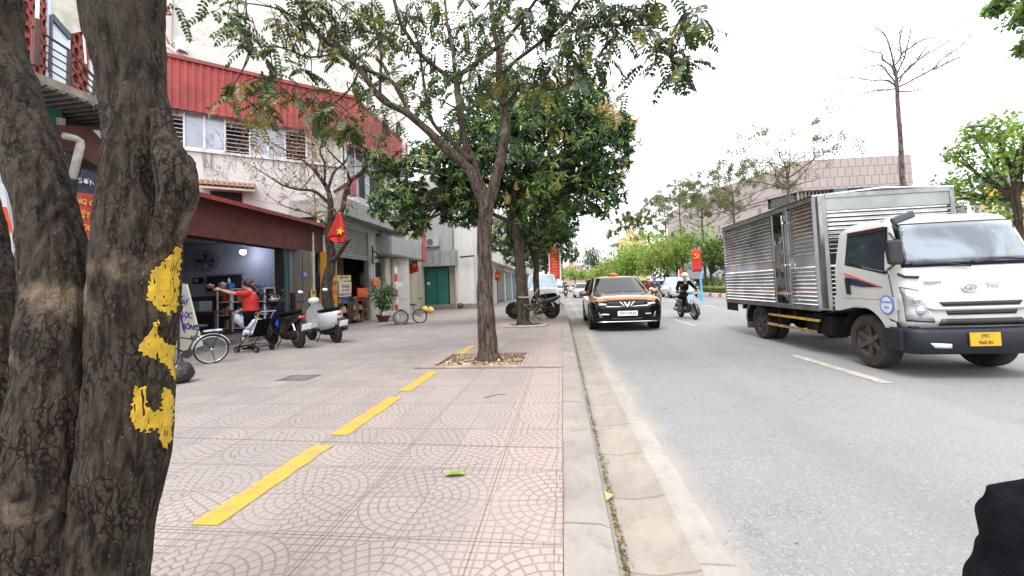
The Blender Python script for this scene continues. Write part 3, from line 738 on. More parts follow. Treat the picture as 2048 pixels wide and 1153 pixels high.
def ac_unit(loc, rotm, label, s=1.0):
    o = thing('air_conditioner', label, 'air conditioner', loc, rot=rotm)
    b = MB(); b.box((0, 0, .28*s), (.8*s, .3*s, .55*s)); b.build('casing', M_WFR, o, bevel=.03)
    b = MB(); b.cyl((-.14*s, -.152*s, .28*s), (-.14*s, -.165*s, .28*s), .21*s, n=24); f = b.build('fan_grille', mat('ac_fan', (.12, .12, .12), .6), o)
    b = MB()
    for rr in (.07, .13, .19): b.tube([(-.14*s+rr*s*math.cos(a*.3927), -.172*s, .28*s+rr*s*math.sin(a*.3927)) for a in range(16)], .006*s, 4, closed=True)
    b.build('grille_ring', M_WFR, f)
    b = MB(); b.bx(-.35*s, -.3*s, -.12*s, .2*s, -.06*s, 0); b.bx(.3*s, .35*s, -.12*s, .2*s, -.06*s, 0); b.build('bracket', M_DKMET, o)
    return o
p = aty(866, 494, 23.9); ac_unit(p, Matrix.Identity(4), 'white air conditioner outdoor unit above the grey hood over the green door', 1.0)
p = atplane(358, 108, PF+nF*.4, nF); ac_unit(p, Matrix.Rotation(R(-25), 4, 'Z'), 'white air conditioner outdoor unit on the tall cream wall above the red corrugated band', .9)

# ---------------- building G: balcony house seen between the forked trunks
G = thing('balcony_house', 'house with brick-red pierced screens and railed balcony seen between the forked trunks', 'house', (FX, 5, SW))
g1 = fX(-8.3)
def scr(pts, nx, ny, name):
    """pierced brick screen: a frame of bars leaving oval holes"""
    P = [g1(*p) for p in pts]      # tl tr br bl
    b = MB()
    def at(u, v): return (P[0]*(1-u)+P[1]*u)*(1-v) + (P[3]*(1-u)+P[2]*u)*v
    for i in range(nx):
        for j in range(ny):
            hole = []; outer = []
            for q in range(12):
                a = 2*math.pi*q/12; cu, cv = math.cos(a), math.sin(a); m_ = max(abs(cu), abs(cv))
                outer.append(((i+.5+.5*cu/m_)/nx, (j+.5+.5*cv/m_)/ny)); hole.append(((i+.5+.3*cu)/nx, (j+.5+.34*cv)/ny))
            vs = [at(*q) for q in outer]+[at(*q) for q in hole]+[at(*q)-Vector((.08, 0, 0)) for q in hole]
            fs = [(q, (q+1) % 12, 12+(q+1) % 12, 12+q) for q in range(12)]+[(12+q, 12+(q+1) % 12, 24+(q+1) % 12, 24+q) for q in range(12)]
            b.add(vs, fs)
    return b.build(name, mat('brick_red', (.30, .055, .04), .8, .35, 8), G, world=True)
scr([(38, -30), (100, -10), (98, 165), (52, 140)], 3, 7, 'pierced_screen')
scr([(148, 35), (176, 50), (182, 220), (140, 190)], 2, 6, 'pierced_screen')
b = MB(); pq(b, [(0, -60), (250, 0), (250, 300), (0, 250)], fX(-8.5), (-.2, 0, 0)); b.build('wall', mat('balcony_house_wall', (.11, .09, .08), .9), G, world=True)
f = MB(); pq(f, [(96, -8), (141, 32), (141, 178), (95, 160)], fX(-8.28), (-.05, 0, 0)); fo = f.build('balcony_door', mat('pale_blue_door', (.62, .70, .76), .35, .1, 3), G, world=True)
f = MB(); pq(f, [(108, 28), (143, 70), (141, 80), (106, 40)], fX(-8.24), (-.05, 0, 0)); pq(f, [(102, 30), (106, 30), (105, 165), (101, 165)], fX(-8.24), (-.03, 0, 0)); f.build('door_frame', mat('navy_frame', (.06, .08, .12), .5), fo, world=True)
f = MB(); pq(f, [(104, -40), (190, -20), (176, 60), (143, 68), (106, 28)], fX(-8.26), (-.05, 0, 0)); f.build('arch_panel', mat('cream_arch', (.6, .58, .5), .7), G, world=True)
f = MB(); pq(f, [(180, 120), (200, 135), (215, 235), (178, 215)], fX(-8.27), (-.05, 0, 0)); f.build('balcony_window', mat('pale_glass2', (.62, .68, .74), .2), G, world=True)
rl = MB(); XR = -7.55; gr = fX(XR)
for k_, (a, m2, c, rr) in enumerate((((62, 52), (140, 102), (200, 168), .022), ((64, 74), (138, 118), (204, 184), .013), ((66, 90), (138, 132), (206, 196), .013), ((68, 105), (138, 148), (208, 210), .013), ((70, 122), (138, 164), (210, 224), .013))):
    rl.tube([gr(*a), gr(*m2), gr(*c)], rr, 6)
for (a, c, rr) in (((139, 102), (137, 172), .03), ((189, 160), (186, 222), .022), ((100, 76), (97, 145), .012)): rl.tube([gr(*a), gr(*c)], rr, 6)
rl.build('railing', mat('railing_brown', (.055, .035, .028), .6), G, world=True)
b = MB(); b.tube([gr(76, -10), gr(74, 45)], .022, 6); b.build('flag_pole_tube', M_WFR, G, world=True)
b = MB(); b.tube([gr(74, 40), gr(70, 132)], .05, 8); b.build('newel_post', mat('newel', (.10, .035, .025), .7), G, world=True)
b = MB(); b.tube([gr(163, 15), gr(172, 128)], .014, 6); b.build('white_rod', M_WFR, G, world=True)
sl_ = atx(140, 185, XR); zB = sl_.z
b = MB(); b.bx(-8.6, XR+.05, 2.0, 6.45, zB-.05, zB+.08); b.build('balcony_slab', mat('slab_dirty', (.30, .25, .2), .85, .4, 4), G, world=True)
b = MB(); yv = 2.0
while yv < 6.4: b.cyl((XR-.9, yv, zB-.09), (XR+.12, yv, zB-.09), .035, n=6); yv += .13
b.build('corrugated_sheet', mat('grey_sheet', (.13, .12, .11), .7), G, world=True)
b = MB(); pq(b, [(88, 185), (124, 190), (128, 300), (100, 280)], fX(-8.15), (-.2, 0, 0)); b.build('green_wall', mat('green_wall', (.03, .17, .12), .7), G, world=True)
b = MB(); pq(b, [(117, 235), (131, 238), (130, 310), (121, 310)], fX(-8.1), (-.3, 0, 0)); b.build('cream_pier', M_CREAM, G, world=True)
b = MB(); b.tube([fX(-7.8)(*p) for p in ((128, 272), (150, 277), (160, 283), (161, 290), (145, 358))], .055, 10); b.build('drain_pipe', mat('cream_pipe2', (.45, .43, .38), .5), G, world=True, smooth=True)
b = MB(); pq(b, [(110, 250), (220, 255), (222, 350), (150, 305), (120, 300)], fX(-8.0), (-.1, 0, 0)); b.build('brown_awning', mat('brown_awning', (.085, .03, .022), .8, .3, 3), G, world=True)
b = MB(); pq(b, [(186, 260), (214, 262), (214, 290)], fX(-7.98), (-.02, 0, 0)); b.build('skylight', mat('skyglass', (.55, .65, .8), .3), G, world=True)
b = MB(); pq(b, [(146, 300), (222, 335), (222, 720), (146, 720)], fX(-8.3), (-.2, 0, 0)); b.build('shop_wall', mat('g_lower', (.05, .045, .045), .9), G, world=True)
b = MB(); b.bx(-8.9, -8.0, 1.0, 4.45, SW, 4.2); b.build('side_wall', mat('pale_grey_side', (.38, .40, .43), .7), G, world=True)
Nb = thing('shop_banner', 'red and dark blue hanging banner with yellow lettering seen between the forked trunks', 'banner', tuple(fX(-7.9)(185, 500)))
b = MB(); pq(b, [(166, 338), (214, 352), (212, 392), (156, 385)], fX(-7.9), (-.02, 0, 0)); b.build('dark_panel', mat('navy_panel', (.025, .03, .06), .6), Nb, world=True)
b = MB(); pq(b, [(156, 385), (212, 392), (206, 478), (170, 530), (150, 530)], fX(-7.9), (-.02, 0, 0)); b.build('red_panel', mat('faded_red_panel', (.45, .06, .035), .6, .3, 4), Nb, world=True)
b = MB(); pq(b, [(206, 480), (202, 528), (171, 530)], fX(-7.88), (-.02, 0, 0)); pq(b, [(170, 532), (202, 530), (200, 560), (168, 560)], fX(-7.88), (-.02, 0, 0)); b.build('white_panel', M_WFR, Nb, world=True)
zl = fX(-7.87)(185, 405); M_ORN = mat('orange_letter', (.75, .38, .06), .6)
for i, s in enumerate(('ƯỜNG CẤP SỬA', 'VIỆT NAM', 'NƠI CỬA', 'QUỐC', 'VỤ')):
    p = fX(-7.87)(184, 408+i*25); text(s, .125, p, facing((1, 0, 0)) @ Matrix.Rotation(-.06, 4, 'Z'), M_ORN, Nb, sx=.9, bold=.004)
p = fX(-7.87)(188, 368); text('SƠN TR', .13, p, facing((1, 0, 0)), M_WFR, Nb)
Wb = thing('cabinet', 'pale grey metal cabinet below the red banner between the forked trunks', 'cabinet', tuple(atz(185, 760, SW)))
p = atx(186, 600, -7.6); b = MB(); b.bx(-8.0, -7.6, p.y-.5, p.y+.1, SW, 2.1); b.build('body', mat('pale_cab', (.42, .47, .52), .4, .1, 3), Wb, world=True, bevel=.02)
b = MB(); b.bx(-7.6, -7.58, p.y-.45, p.y+.05, .4, 1.9); b.build('door', mat('pale_cab2', (.48, .53, .58), .35, .1, 3), Wb, world=True, bevel=.01)
Sg = thing('street_sign', 'white and orange-red signboard at the left edge behind the tree', 'signboard', tuple(atz(5, 800, SW)))
b = MB(); pq(b, [(-60, 330), (8, 370), (24, 470), (30, 560), (-60, 560)], fX(-6.2), (-.04, 0, 0)); b.build('board', M_WFR, Sg, world=True)
b = MB(); pq(b, [(-60, 405), (14, 415), (26, 465), (-60, 470)], fX(-6.18), (-.02, 0, 0)); b.build('orange_stripe', mat('orange_red', (.75, .10, .03), .6), Sg, world=True)
b = MB(); p = atx(10, 560, -6.22); b.cyl((p.x, p.y-.2, SW), (p.x, p.y-.2, p.z), .04, n=8); b.build('post', M_STEEL, Sg, world=True)
# ================================================================ TREES
def barkmat(name, dark, light, patch, moss=None, sc=(1, 1, .22), scale=26, amt=.5, bump=1.0, dist=.012, vor=0):
    k = Mat(name, .9, spec=.2); x, y, z = k.xyz()
    f = k.noise(scale, 6, .65, sc=sc, dist=.6)
    if vor:
        vo = k.voro(vor, 'DISTANCE_TO_EDGE'); vc = k.node('ShaderNodeVectorMath'); vc.operation = 'MULTIPLY_ADD'; nn = k.node('ShaderNodeTexNoise'); nn.inputs['Scale'].default_value = 22; nn.inputs['Detail'].default_value = 4; k.link(k.obj(), nn.inputs[0])
        k.link(nn.outputs[1], vc.inputs[0]); vc.inputs[1].default_value = (.035, .035, .05); mp2 = k.node('ShaderNodeMapping'); mp2.inputs['Scale'].default_value = (1, 1, .30); k.link(k.obj(), mp2.inputs[0]); k.link(mp2.outputs[0], vc.inputs[2]); k.link(vc.outputs[0], vo.inputs[0])
        crk = E(vo.outputs['Distance']).step(.0, .20); bk_ = k.noise(7, 3).step(.38, .6); f = f*.78+(crk*bk_+(1-bk_)*.6)*.18
    g = k.noise(5, 5, .6); h = k.noise(scale*3.2, 4, .6, sc=(1, 1, .45))
    a = k.mix(f.step(.36, .62), dark, light)
    a = k.mix(g.step(.56, .72)*amt, a, patch)
    a = k.mix(h.step(.62, .76)*.35, a, tuple(min(1, v*1.5) for v in patch))
    if moss: a = k.mix(k.noise(3, 4).step(.56, .7)*.4, a, moss)
    k.color(a); k.bump(f*.7 + h*.3 + k.noise(110, 3)*.12, bump, dist); return k.m
M_BARKF = barkmat('bark_foreground', (.005, .004, .003), (.050, .038, .028), (.26, .20, .14), (.045, .05, .03), scale=48, amt=.45, vor=62, dist=.014)
M_BARK1 = barkmat('bark_furrowed', (.016, .012, .010), (.098, .074, .058), (.26, .235, .20), None, (1, 1, .12), 38, .35)
M_BARK2 = barkmat('bark_dark', (.02, .015, .012), (.07, .055, .042), (.13, .11, .09), None, (1, 1, .2), 20, .3)
M_BARK3 = barkmat('bark_grey_twigs', (.05, .035, .03), (.15, .11, .10), (.2, .16, .15), None, (1, 1, .3), 12, .3, .4)
def leafmat(name, c, rough=.45, tr=.35, var=.3):
    k = Mat(name, rough, spec=.45); n = k.noise(1.7, 3); n2 = k.noise(23, 2)
    a = k.mix(n2.step(.35, .65)*.8, c, tuple(v*(1-var) for v in c)); a = k.mix(n.step(.4, .65)*.4, a, tuple(min(1, v*1.35) for v in c))
    k.color(a)
    t = k.node('ShaderNodeBsdfTranslucent'); k.link(a, t.inputs[0]); mx = k.node('ShaderNodeMixShader'); mx.inputs[0].default_value = tr
    k.link(k.b.outputs[0], mx.inputs[1]); k.link(t.outputs[0], mx.inputs[2]); k.link(mx.outputs[0], k.o.inputs[0]); return k.m
def crom(pts, n=6):
    P = [Vector(p) for p in pts]; out = []
    for i in range(len(P)-1):
        p0 = P[max(i-1, 0)]; p1 = P[i]; p2 = P[i+1]; p3 = P[min(i+2, len(P)-1)]
        for j in range(n):
            t = j/n; out.append(.5*((2*p1)+(-p0+p2)*t+(2*p0-5*p1+4*p2-p3)*t*t+(-p0+3*p1-3*p2+p3)*t**3))
    out.append(P[-1]); return out
def interp(v, n):
    out = []
    for i in range(len(v)-1):
        for j in range(n): out.append(v[i]+(v[i+1]-v[i])*j/n)
    return out+[v[-1]]
def limb(b, pts, rad, n=10, sub=6, wob=.3):
    c = crom(pts, sub); r = interp(rad, sub); s = random.random()*50
    c = [p + Vector((mnoise.noise(p*2.3+Vector((s, 0, 0))), mnoise.noise(p*2.3+Vector((0, s, 0))), 0))*r_*wob for p, r_ in zip(c, r)]
    r = [q*(1+.12*mnoise.noise(p*5)) for p, q in zip(c, r)]
    b.tube(c, r, n); return c, r
def rdir(): 
    v = Vector((random.gauss(0, 1), random.gauss(0, 1), random.gauss(0, 1))); return v.normalized()
def grow(b, p, d, L, r, depth, tips, up=.15, spread=.7, nseg=4, kids_=(2, 3), shrink=.68, mid=None, n=5):
    pts = [p.copy()]; rr = [r]; q = p.copy(); dd = d.normalized()
    for i in range(nseg):
        dd = (dd + rdir()*.22 + Vector((0, 0, up*.35))).normalized(); q = q + dd*(L/nseg); pts.append(q.copy()); rr.append(r*(1-.55*(i+1)/nseg))
        if mid is not None: mid.append((q.copy(), dd.copy()))
    b.tube(pts, rr, n if depth > 1 else 4, cap=False)
    if depth <= 0: tips.append((q, dd)); return
    for c in range(random.randint(*kids_)):
        i = nseg if c == 0 else random.randint(max(1, nseg//2), nseg)
        nd = (dd + rdir()*spread + Vector((0, 0, up))).normalized()
        grow(b, pts[i], nd, L*shrink*random.uniform(.75, 1.15), rr[i]*.75, depth-1, tips, up, spread, nseg, kids_, shrink, mid, n)
class Leaves:
    """many leaf blades gathered as one crown mesh"""
    DIAM = (np.array([(0, 0, 0), (.45, .5, .06), (1, 0, -.08), (.45, -.5, .06)]), [(0, 1, 2, 3)])
    OVAL = (np.array([(0, 0, 0), (.28, .42, .04), (.68, .40, .02), (1, 0, -.06), (.68, -.40, .02), (.28, -.42, .04)]), [(0, 1, 2, 3, 4, 5)])
    LANCE = (np.array([(0, 0, 0), (.3, .5, .05), (.7, .36, -.02), (1, 0, -.16), (.7, -.36, -.02), (.3, -.5, .05), (.5, 0, -.07)]), [(0, 1, 6, 5), (1, 2, 3, 6), (6, 3, 4, 5)])
    def __init__(s): s.P = []; s.D = []; s.N = []; s.L = []; s.W = []; s.m = []
    def add(s, p, d, n, L, W, m=0):
        s.P.append(tuple(p)); s.D.append(tuple(d)); s.N.append(tuple(n)); s.L.append(L); s.W.append(W); s.m.append(m)
    def build(s, name, mats, parent=None, shape='OVAL', world=True):
        T, F = getattr(Leaves, shape); n = len(s.P); k = len(T)
        P = np.array(s.P); D = np.array(s.D); N = np.array(s.N); L = np.array(s.L)[:, None]; W = np.array(s.W)[:, None]
        if world and parent is not None: 
            Mi = np.array(wm(parent).inverted()); P = P @ Mi[:3, :3].T + Mi[:3, 3]; D = D @ Mi[:3, :3].T; N = N @ Mi[:3, :3].T
        D = D/np.linalg.norm(D, axis=1)[:, None]; S = np.cross(N, D); S /= (np.linalg.norm(S, axis=1)[:, None]+1e-9); N = np.cross(D, S)
        V = P[:, None, :] + T[None, :, 0:1]*(L*D)[:, None, :] + T[None, :, 1:2]*(W*S)[:, None, :] + T[None, :, 2:3]*(L*N)[:, None, :]
        V = V.reshape(-1, 3)
        me = bpy.data.meshes.new(name); nf = len(F); fl = [len(f) for f in F]
        loops = np.concatenate([np.array(f) for f in F]); allloops = (loops[None, :]+(np.arange(n)*k)[:, None]).ravel()
        me.vertices.add(len(V)); me.vertices.foreach_set('co', V.ravel())
        me.loops.add(len(allloops)); me.loops.foreach_set('vertex_index', allloops.astype(np.int32))
        lt = np.tile(fl, n); ls = np.concatenate([[0], np.cumsum(lt)[:-1]])
        me.polygons.add(n*nf); me.polygons.foreach_set('loop_start', ls.astype(np.int32)); me.polygons.foreach_set('loop_total', lt.astype(np.int32))
        for q in mats: me.materials.append(q)
        me.polygons.foreach_set('material_index', np.repeat(np.array(s.m), nf).astype(np.int32))
        me.update(calc_edges=True)
        o = bpy.data.objects.new(name, me); COL.objects.link(o)
        if parent is not None: o.parent = parent
        return o

# ---------------- foreground forked tree with yellow paint
TF = thing('forked_tree', 'thick forked trunk with rough dark bark and yellow paint marks at the left edge', 'tree', tuple(atd(110, 1500, 1.1).xy)+(SW,))
DF = 1.12
def stem(b, cl, seed, nth=120, nz=260, fur=.0042):
    """cl: (px, py, half width px, depth)"""
    C = [atd(px, py, d) for px, py, hw, d in cl]; Rr = [hw*d/FPX*math.cos(math.atan(abs(px-1024)/FPX))**.85 for px, py, hw, d in cl]
    sub = max(2, nz//(len(cl)-1)); c = crom(C, sub); r = interp(Rr, sub)
    vs = []; n = len(c); arc = 0
    for i, p in enumerate(c):
        t = (c[min(i+1, n-1)]-c[max(i-1, 0)]).normalized(); up = Vector((1, 0, 0)); up = (up-t*up.dot(t)).normalized(); bb = t.cross(up)
        if i: arc += (p-c[i-1]).length
        for j in range(nth):
            a = 2*math.pi*j/nth; o = up*math.cos(a)+bb*math.sin(a); q = p+o*r[i]
            big = mnoise.noise(q*4+Vector((seed, 0, 0)))*.008 + mnoise.noise(q*9+Vector((0, seed, 0)))*.006
            s_ = Vector((math.cos(a)*r[i]*38, math.sin(a)*r[i]*38, arc*8.5)); w1 = mnoise.noise(s_+Vector((seed, seed, 0))+Vector((0, 0, 1))*mnoise.noise(q*6)*2)
            s2 = Vector((math.cos(a)*r[i]*70, math.sin(a)*r[i]*70, arc*22)); w2 = mnoise.noise(s2)
            vs.append(q + o*(big + (-abs(w1)*2.6+.5)*fur + w2*fur*.7))
    fs = [(i*nth+j, i*nth+(j+1) % nth, (i+1)*nth+(j+1) % nth, (i+1)*nth+j) for i in range(n-1) for j in range(nth)]
    b.add(vs, fs)
b = MB()
stem(b, [(275, -160, 95, 1.16), (246, -60, 92, 1.15), (246, 20, 80, 1.14), (262, 160, 72, 1.13), (276, 260, 71, 1.12), (282, 330, 80, 1.12), (280, 420, 86, 1.11), (276, 520, 88, 1.10), (270, 640, 91, 1.09), (262, 760, 90, 1.08), (252, 880, 90, 1.07), (232, 1010, 92, 1.06), (205, 1150, 102, 1.06), (190, 1300, 120, 1.07), (180, 1550, 160, 1.1)], 3.3)
stem(b, [(-120, -160, 85, 1.22), (-40, -20, 82, 1.2), (-22, 90, 72, 1.18), (20, 200, 70, 1.15), (58, 300, 66, 1.13), (88, 400, 66, 1.11), (104, 500, 68, 1.09), (112, 600, 74, 1.07), (112, 720, 82, 1.05), (104, 850, 92, 1.03), (92, 1000, 110, 1.02), (85, 1150, 135, 1.03), (90, 1300, 150, 1.05), (95, 1550, 190, 1.1)], 11.7)
stem(b, [(-150, 150, 60, 1.2), (-90, 300, 62, 1.18), (-60, 400, 60, 1.15), (-42, 500, 62, 1.12), (-30, 600, 68, 1.09), (-10, 740, 80, 1.07), (10, 880, 90, 1.05), (20, 1020, 100, 1.05), (30, 1200, 120, 1.06)], 5.1, nth=80, nz=160)
# burl with broken-off stub on the right of the right stem
stem(b, [(318, 225, 20, 1.09), (330, 285, 32, 1.08), (348, 330, 42, 1.07), (356, 375, 42, 1.07), (348, 425, 38, 1.07), (332, 480, 34, 1.07), (318, 560, 34, 1.07), (308, 650, 36, 1.07)], 8.9, nth=70, nz=110, fur=.005)
trunkF = b.build('trunk', M_BARKF, TF, world=True, smooth=True)
bvh = BVHTree.FromPolygons([Vector(v) for v in b.v], b.f)
def inside(p, poly):
    x, y = p; c = False; n = len(poly)
    for i in range(n):
        x1, y1 = poly[i]; x2, y2 = poly[i-1]
        if (y1 > y) != (y2 > y) and x < (x2-x1)*(y-y1)/(y2-y1)+x1: c = not c
    return c
M_PAINT = mat('yellow_bark_paint', (.50, .32, .012), .5, .25, 40, bump=.5, bs=120)
for poly in ([(366, 488), (350, 501), (338, 513), (322, 530), (303, 545), (296, 572), (294, 600), (312, 618), (330, 628), (352, 624), (358, 590), (360, 540)],
             [(319, 638), (298, 668), (276, 697), (290, 713), (303, 715), (319, 721), (336, 735), (345, 752), (352, 765), (358, 715), (350, 690), (333, 688), (321, 678), (314, 662)],
             [(271, 774), (292, 774), (295, 795), (292, 816), (308, 824), (324, 822), (327, 777), (340, 774), (350, 806), (342, 880), (332, 901), (324, 880), (314, 859), (298, 864), (271, 859), (261, 838), (266, 806)]):
    pb = MB(); xs = [p[0] for p in poly]; ys = [p[1] for p in poly]; st = 1.1; hit = {}
    def H(i, j):
        if (i, j) not in hit:
            px = min(xs)-4+i*st; py = min(ys)-6+j*st; d = ray(px, py).normalized(); loc, nor, _, _ = bvh.ray_cast(CAM, d)
            hit[(i, j)] = None if loc is None else loc - d*.0022
        return hit[(i, j)]
    idx = {}
    for i in range(int((max(xs)-min(xs)+10)/st)):
        for j in range(int((max(ys)-min(ys)+12)/st)):
            px = min(xs)-4+(i+.5)*st; py = min(ys)-6+(j+.5)*st
            e = Vector((px*.05, py*.05, 1)); jx = mnoise.noise(e*3.1)*6; jy = mnoise.noise(e*2.3+Vector((7, 0, 0)))*9
            if not inside((px+jx, py+jy), poly): continue
            cn = [H(i, j), H(i+1, j), H(i+1, j+1), H(i, j+1)]
            if any(c is None for c in cn): continue
            if mnoise.noise(cn[0]*Vector((90, 90, 26)).length*.6) > .55 or mnoise.noise(Vector((cn[0].x*170, cn[0].y*170, cn[0].z*34))) > .46: continue
            if max((cn[0]-c).length for c in cn) > .02: continue
            q = []
            for key, c in zip(((i, j), (i, j+1), (i+1, j+1), (i+1, j)), (cn[0], cn[3], cn[2], cn[1])):
                if key not in idx: idx[key] = len(pb.v); pb.v.append(tuple(c))
                q.append(idx[key])
            pb.f.append(tuple(q)); pb.mi.append(0)
    o = pb.build('paint_mark', M_PAINT, TF, world=True, smooth=True)
    sm = o.modifiers.new('s', 'SOLIDIFY'); sm.thickness = .0015; sm.offset = -1

# ---------------- main pavement tree
T1 = thing('street_tree', 'slender forked street tree with spreading limbs and feathery leaves, rising from the square pit', 'tree', (-1.23, 6.36, SW-.05))
Y1 = 6.36
lf = Leaves()
def L1(px, py, dy=0): return aty(px, py, Y1+dy)
b = MB()
tr1 = [(977, 722), (977, 715), (975, 700), (972, 640), (970, 560), (971, 480), (972, 420), (975, 385)]
limb(b, [L1(*p) for p in tr1], [.235, .19, .160, .140, .122, .116, .125, .145], 40, 8, .25)
main = [
 ([(980, 400, 0), (996, 350, 0), (1004, 300, 0), (1010, 259, 0), (1005, 199, .05), (998, 149, .1), (996, 100, .1), (986, 50, .15), (983, 0, .2), (985, -60, .3)], [.12, .10, .093, .088, .08, .07, .055, .05, .045, .03]),
 ([(968, 400, 0), (955, 370, -.05), (938, 339, -.1), (883, 289, -.2), (818, 229, -.4), (764, 199, -.5), (719, 139, -.6), (679, 105, -.7), (634, 65, -.8), (604, 20, -.9), (570, -30, -1)], [.12, .10, .088, .08, .07, .055, .048, .042, .037, .03, .02]),
 ([(940, 322, -.05), (905, 285, .2), (868, 249, .4), (853, 199, .6), (843, 129, .8), (835, 80, 1.0), (800, 20, 1.2)], [.06, .05, .042, .038, .03, .024, .015]),
 ([(972, 395, 0), (958, 363, .05), (943, 319, .1), (928, 269, .1), (918, 199, .1), (910, 160, .1)], [.10, .085, .075, .068, .062, .058]),
 ([(910, 162, .1), (883, 144, .1), (843, 110, 0), (803, 50, -.2), (788, 0, -.3), (770, -60, -.4)], [.05, .046, .04, .034, .03, .02]),
 ([(912, 165, .1), (905, 100, .2), (893, 40, .3), (890, 0, .4), (885, -60, .5)], [.042, .036, .032, .028, .02]),
 ([(914, 160, .1), (923, 149, .05), (968, 115, -.1), (1008, 85, -.2), (1037, 50, -.4), (1072, 0, -.6), (1100, -50, -.8)], [.05, .048, .043, .04, .034, .028, .02]),
 ([(1004, 210, 0), (1020, 200, -.1), (1034, 180, -.3), (1042, 168, -.5), (1075, 170, -.8), (1110, 178, -1.0), (1150, 165, -1.3)], [.05, .04, .03, .024, .02, .015, .01]),
 ([(999, 155, 0), (1015, 138, -.1), (1037, 118, -.3), (1087, 80, -.6), (1127, 45, -.9), (1157, 5, -1.2), (1180, -40, -1.4)], [.045, .04, .035, .03, .025, .02, .015]),
 ([(818, 229, -.4), (800, 190, -.45), (779, 159, -.5), (719, 134, -.3), (680, 100, -.2), (640, 40, 0)], [.04, .038, .034, .028, .02, .012]),
 ([(759, 190, -.5), (762, 120, -.2), (759, 90, 0), (745, 30, .2), (744, -10, .3)], [.03, .026, .024, .02, .014]),
 ([(998, 110, .1), (1010, 80, .3), (1000, 30, .6), (1005, -30, .8)], [.035, .03, .025, .015]),
 ([(1087, 80, -.6), (1150, 60, -1.0), (1266, 50, -1.4), (1330, 58, -1.5), (1370, 40, -1.5)], [.02, .018, .014, .011, .007]),
 ([(1266, 50, -1.4), (1300, 90, -1.5), (1340, 115, -1.6)], [.01, .009, .006]),
 ([(803, 50, -.2), (740, 40, -.4), (700, 20, -.7), (660, -5, -1)], [.018, .015, .012, .008]),
 ([(679, 105, -.7), (620, 115, -.9), (560, 95, -1.1), (500, 95, -1.3)], [.02, .016, .012, .007]),
 ([(719, 139, -.6), (690, 190, -.7), (640, 215, -.9), (580, 190, -1.1)], [.02, .015, .011, .007]),
 ([(634, 65, -.8), (560, 20, -1.0), (480, 5, -1.2)], [.02, .014, .008]),
]
tips = []; LC = []
for pts, rad in main:
    c, r = limb(b, [L1(*p) for p in pts], [q_*.86 for q_ in rad], 12, 5, .5)
    LC += c[4:]
    for i in range(6, len(c)-1, 3 if rad[0] < .05 else 4):
        if r[i] > .06: continue
        if c[i].z < 2.6: continue
        d = (c[i+1]-c[i]).normalized(); d = (d*.5+rdir()).normalized(); d.z = d.z*.5+.1
        grow(b, c[i], d, random.uniform(.45, .8), max(.006, r[i]*.35), 1, tips, .05, .8, 3, (2, 2), .7)
    tips.append((c[-1], (c[-1]-c[-2]).normalized())); 
nT = len(tips)
# extra sprays where the photograph's crown reaches
for (px, py, dy, n_) in [(880, 140, .3, 6), (940, 60, .3, 6), (980, 170, .3, 5), (1020, 140, -.2, 6), (1080, 60, -.3, 6), (820, 150, .2, 5), (760, 60, -.2, 5), (860, 210, .5, 4), (1050, 230, -.4, 4), (930, 210, .5, 4), (1130, 40, -.8, 6), (600, 60, -1, 5), (540, 150, -1.2, 3), (720, 110, -.4, 5), (1000, 30, .2, 6), (1180, 20, -1, 6), (640, 10, -.9, 6), (480, 30, -1.2, 4), (440, 20, -1.2, 3), (470, 185, -1.3, 4), (520, 200, -1.3, 4), (545, 110, -1.2, 4), (600, 200, -1.1, 5), (650, 200, -1.0, 5), (620, 140, -.9, 4), (500, 60, -1.2, 4), (560, 40, -1.1, 5), (700, 170, -.7, 4), (690, 60, -.6, 5), (740, 20, -.5, 5), (1390, 45, -1.5, 5), (1400, 30, -1.5, 3), (1350, 120, -1.6, 5), (1370, 135, -1.6, 4), (1300, 110, -1.5, 4), (1280, 60, -1.4, 4),
                       (1220, 30, -1.3, 5), (1180, 60, -1.3, 5), (1130, 90, -1.2, 6), (1150, 130, -1.3, 5), (1200, 110, -1.3, 5), (1240, 75, -1.4, 4), (1090, 130, -1.2, 5), (1060, 180, -1, 4), (850, 90, .5, 4), (900, 70, .5, 5), (830, 40, .4, 5), (960, 30, .4, 5), (1040, 20, .2, 5), (1100, 20, -.5, 6), (870, 10, .3, 5), (780, 90, .2, 4), (1250, 10, -1.3, 5), (1320, 5, -1.4, 4), (640, 240, -1.1, 3), (690, 240, -1, 4), (740, 260, -1, 3), (780, 240, .5, 3)]:
    for q in range(n_):
        tips.append((L1(px+random.gauss(0, 14), py+random.gauss(0, 11), dy+random.gauss(0, .2)), (rdir()*.6+Vector((0, 0, -.3))).normalized()))
for p, d in tips[nT:]:            # a thin twig ties every spray to its nearest limb
    q = min(LC, key=lambda c_: (c_-p).length_squared); mid_ = q.lerp(p, .5)+rdir()*.08+Vector((0, 0, .08))
    b.tube(crom([q, mid_, p], 4), [.011, .010, .009, .009, .008, .007, .006, .005, .005], 4)
b.build('trunk', M_BARK1, T1, world=True, smooth=True)
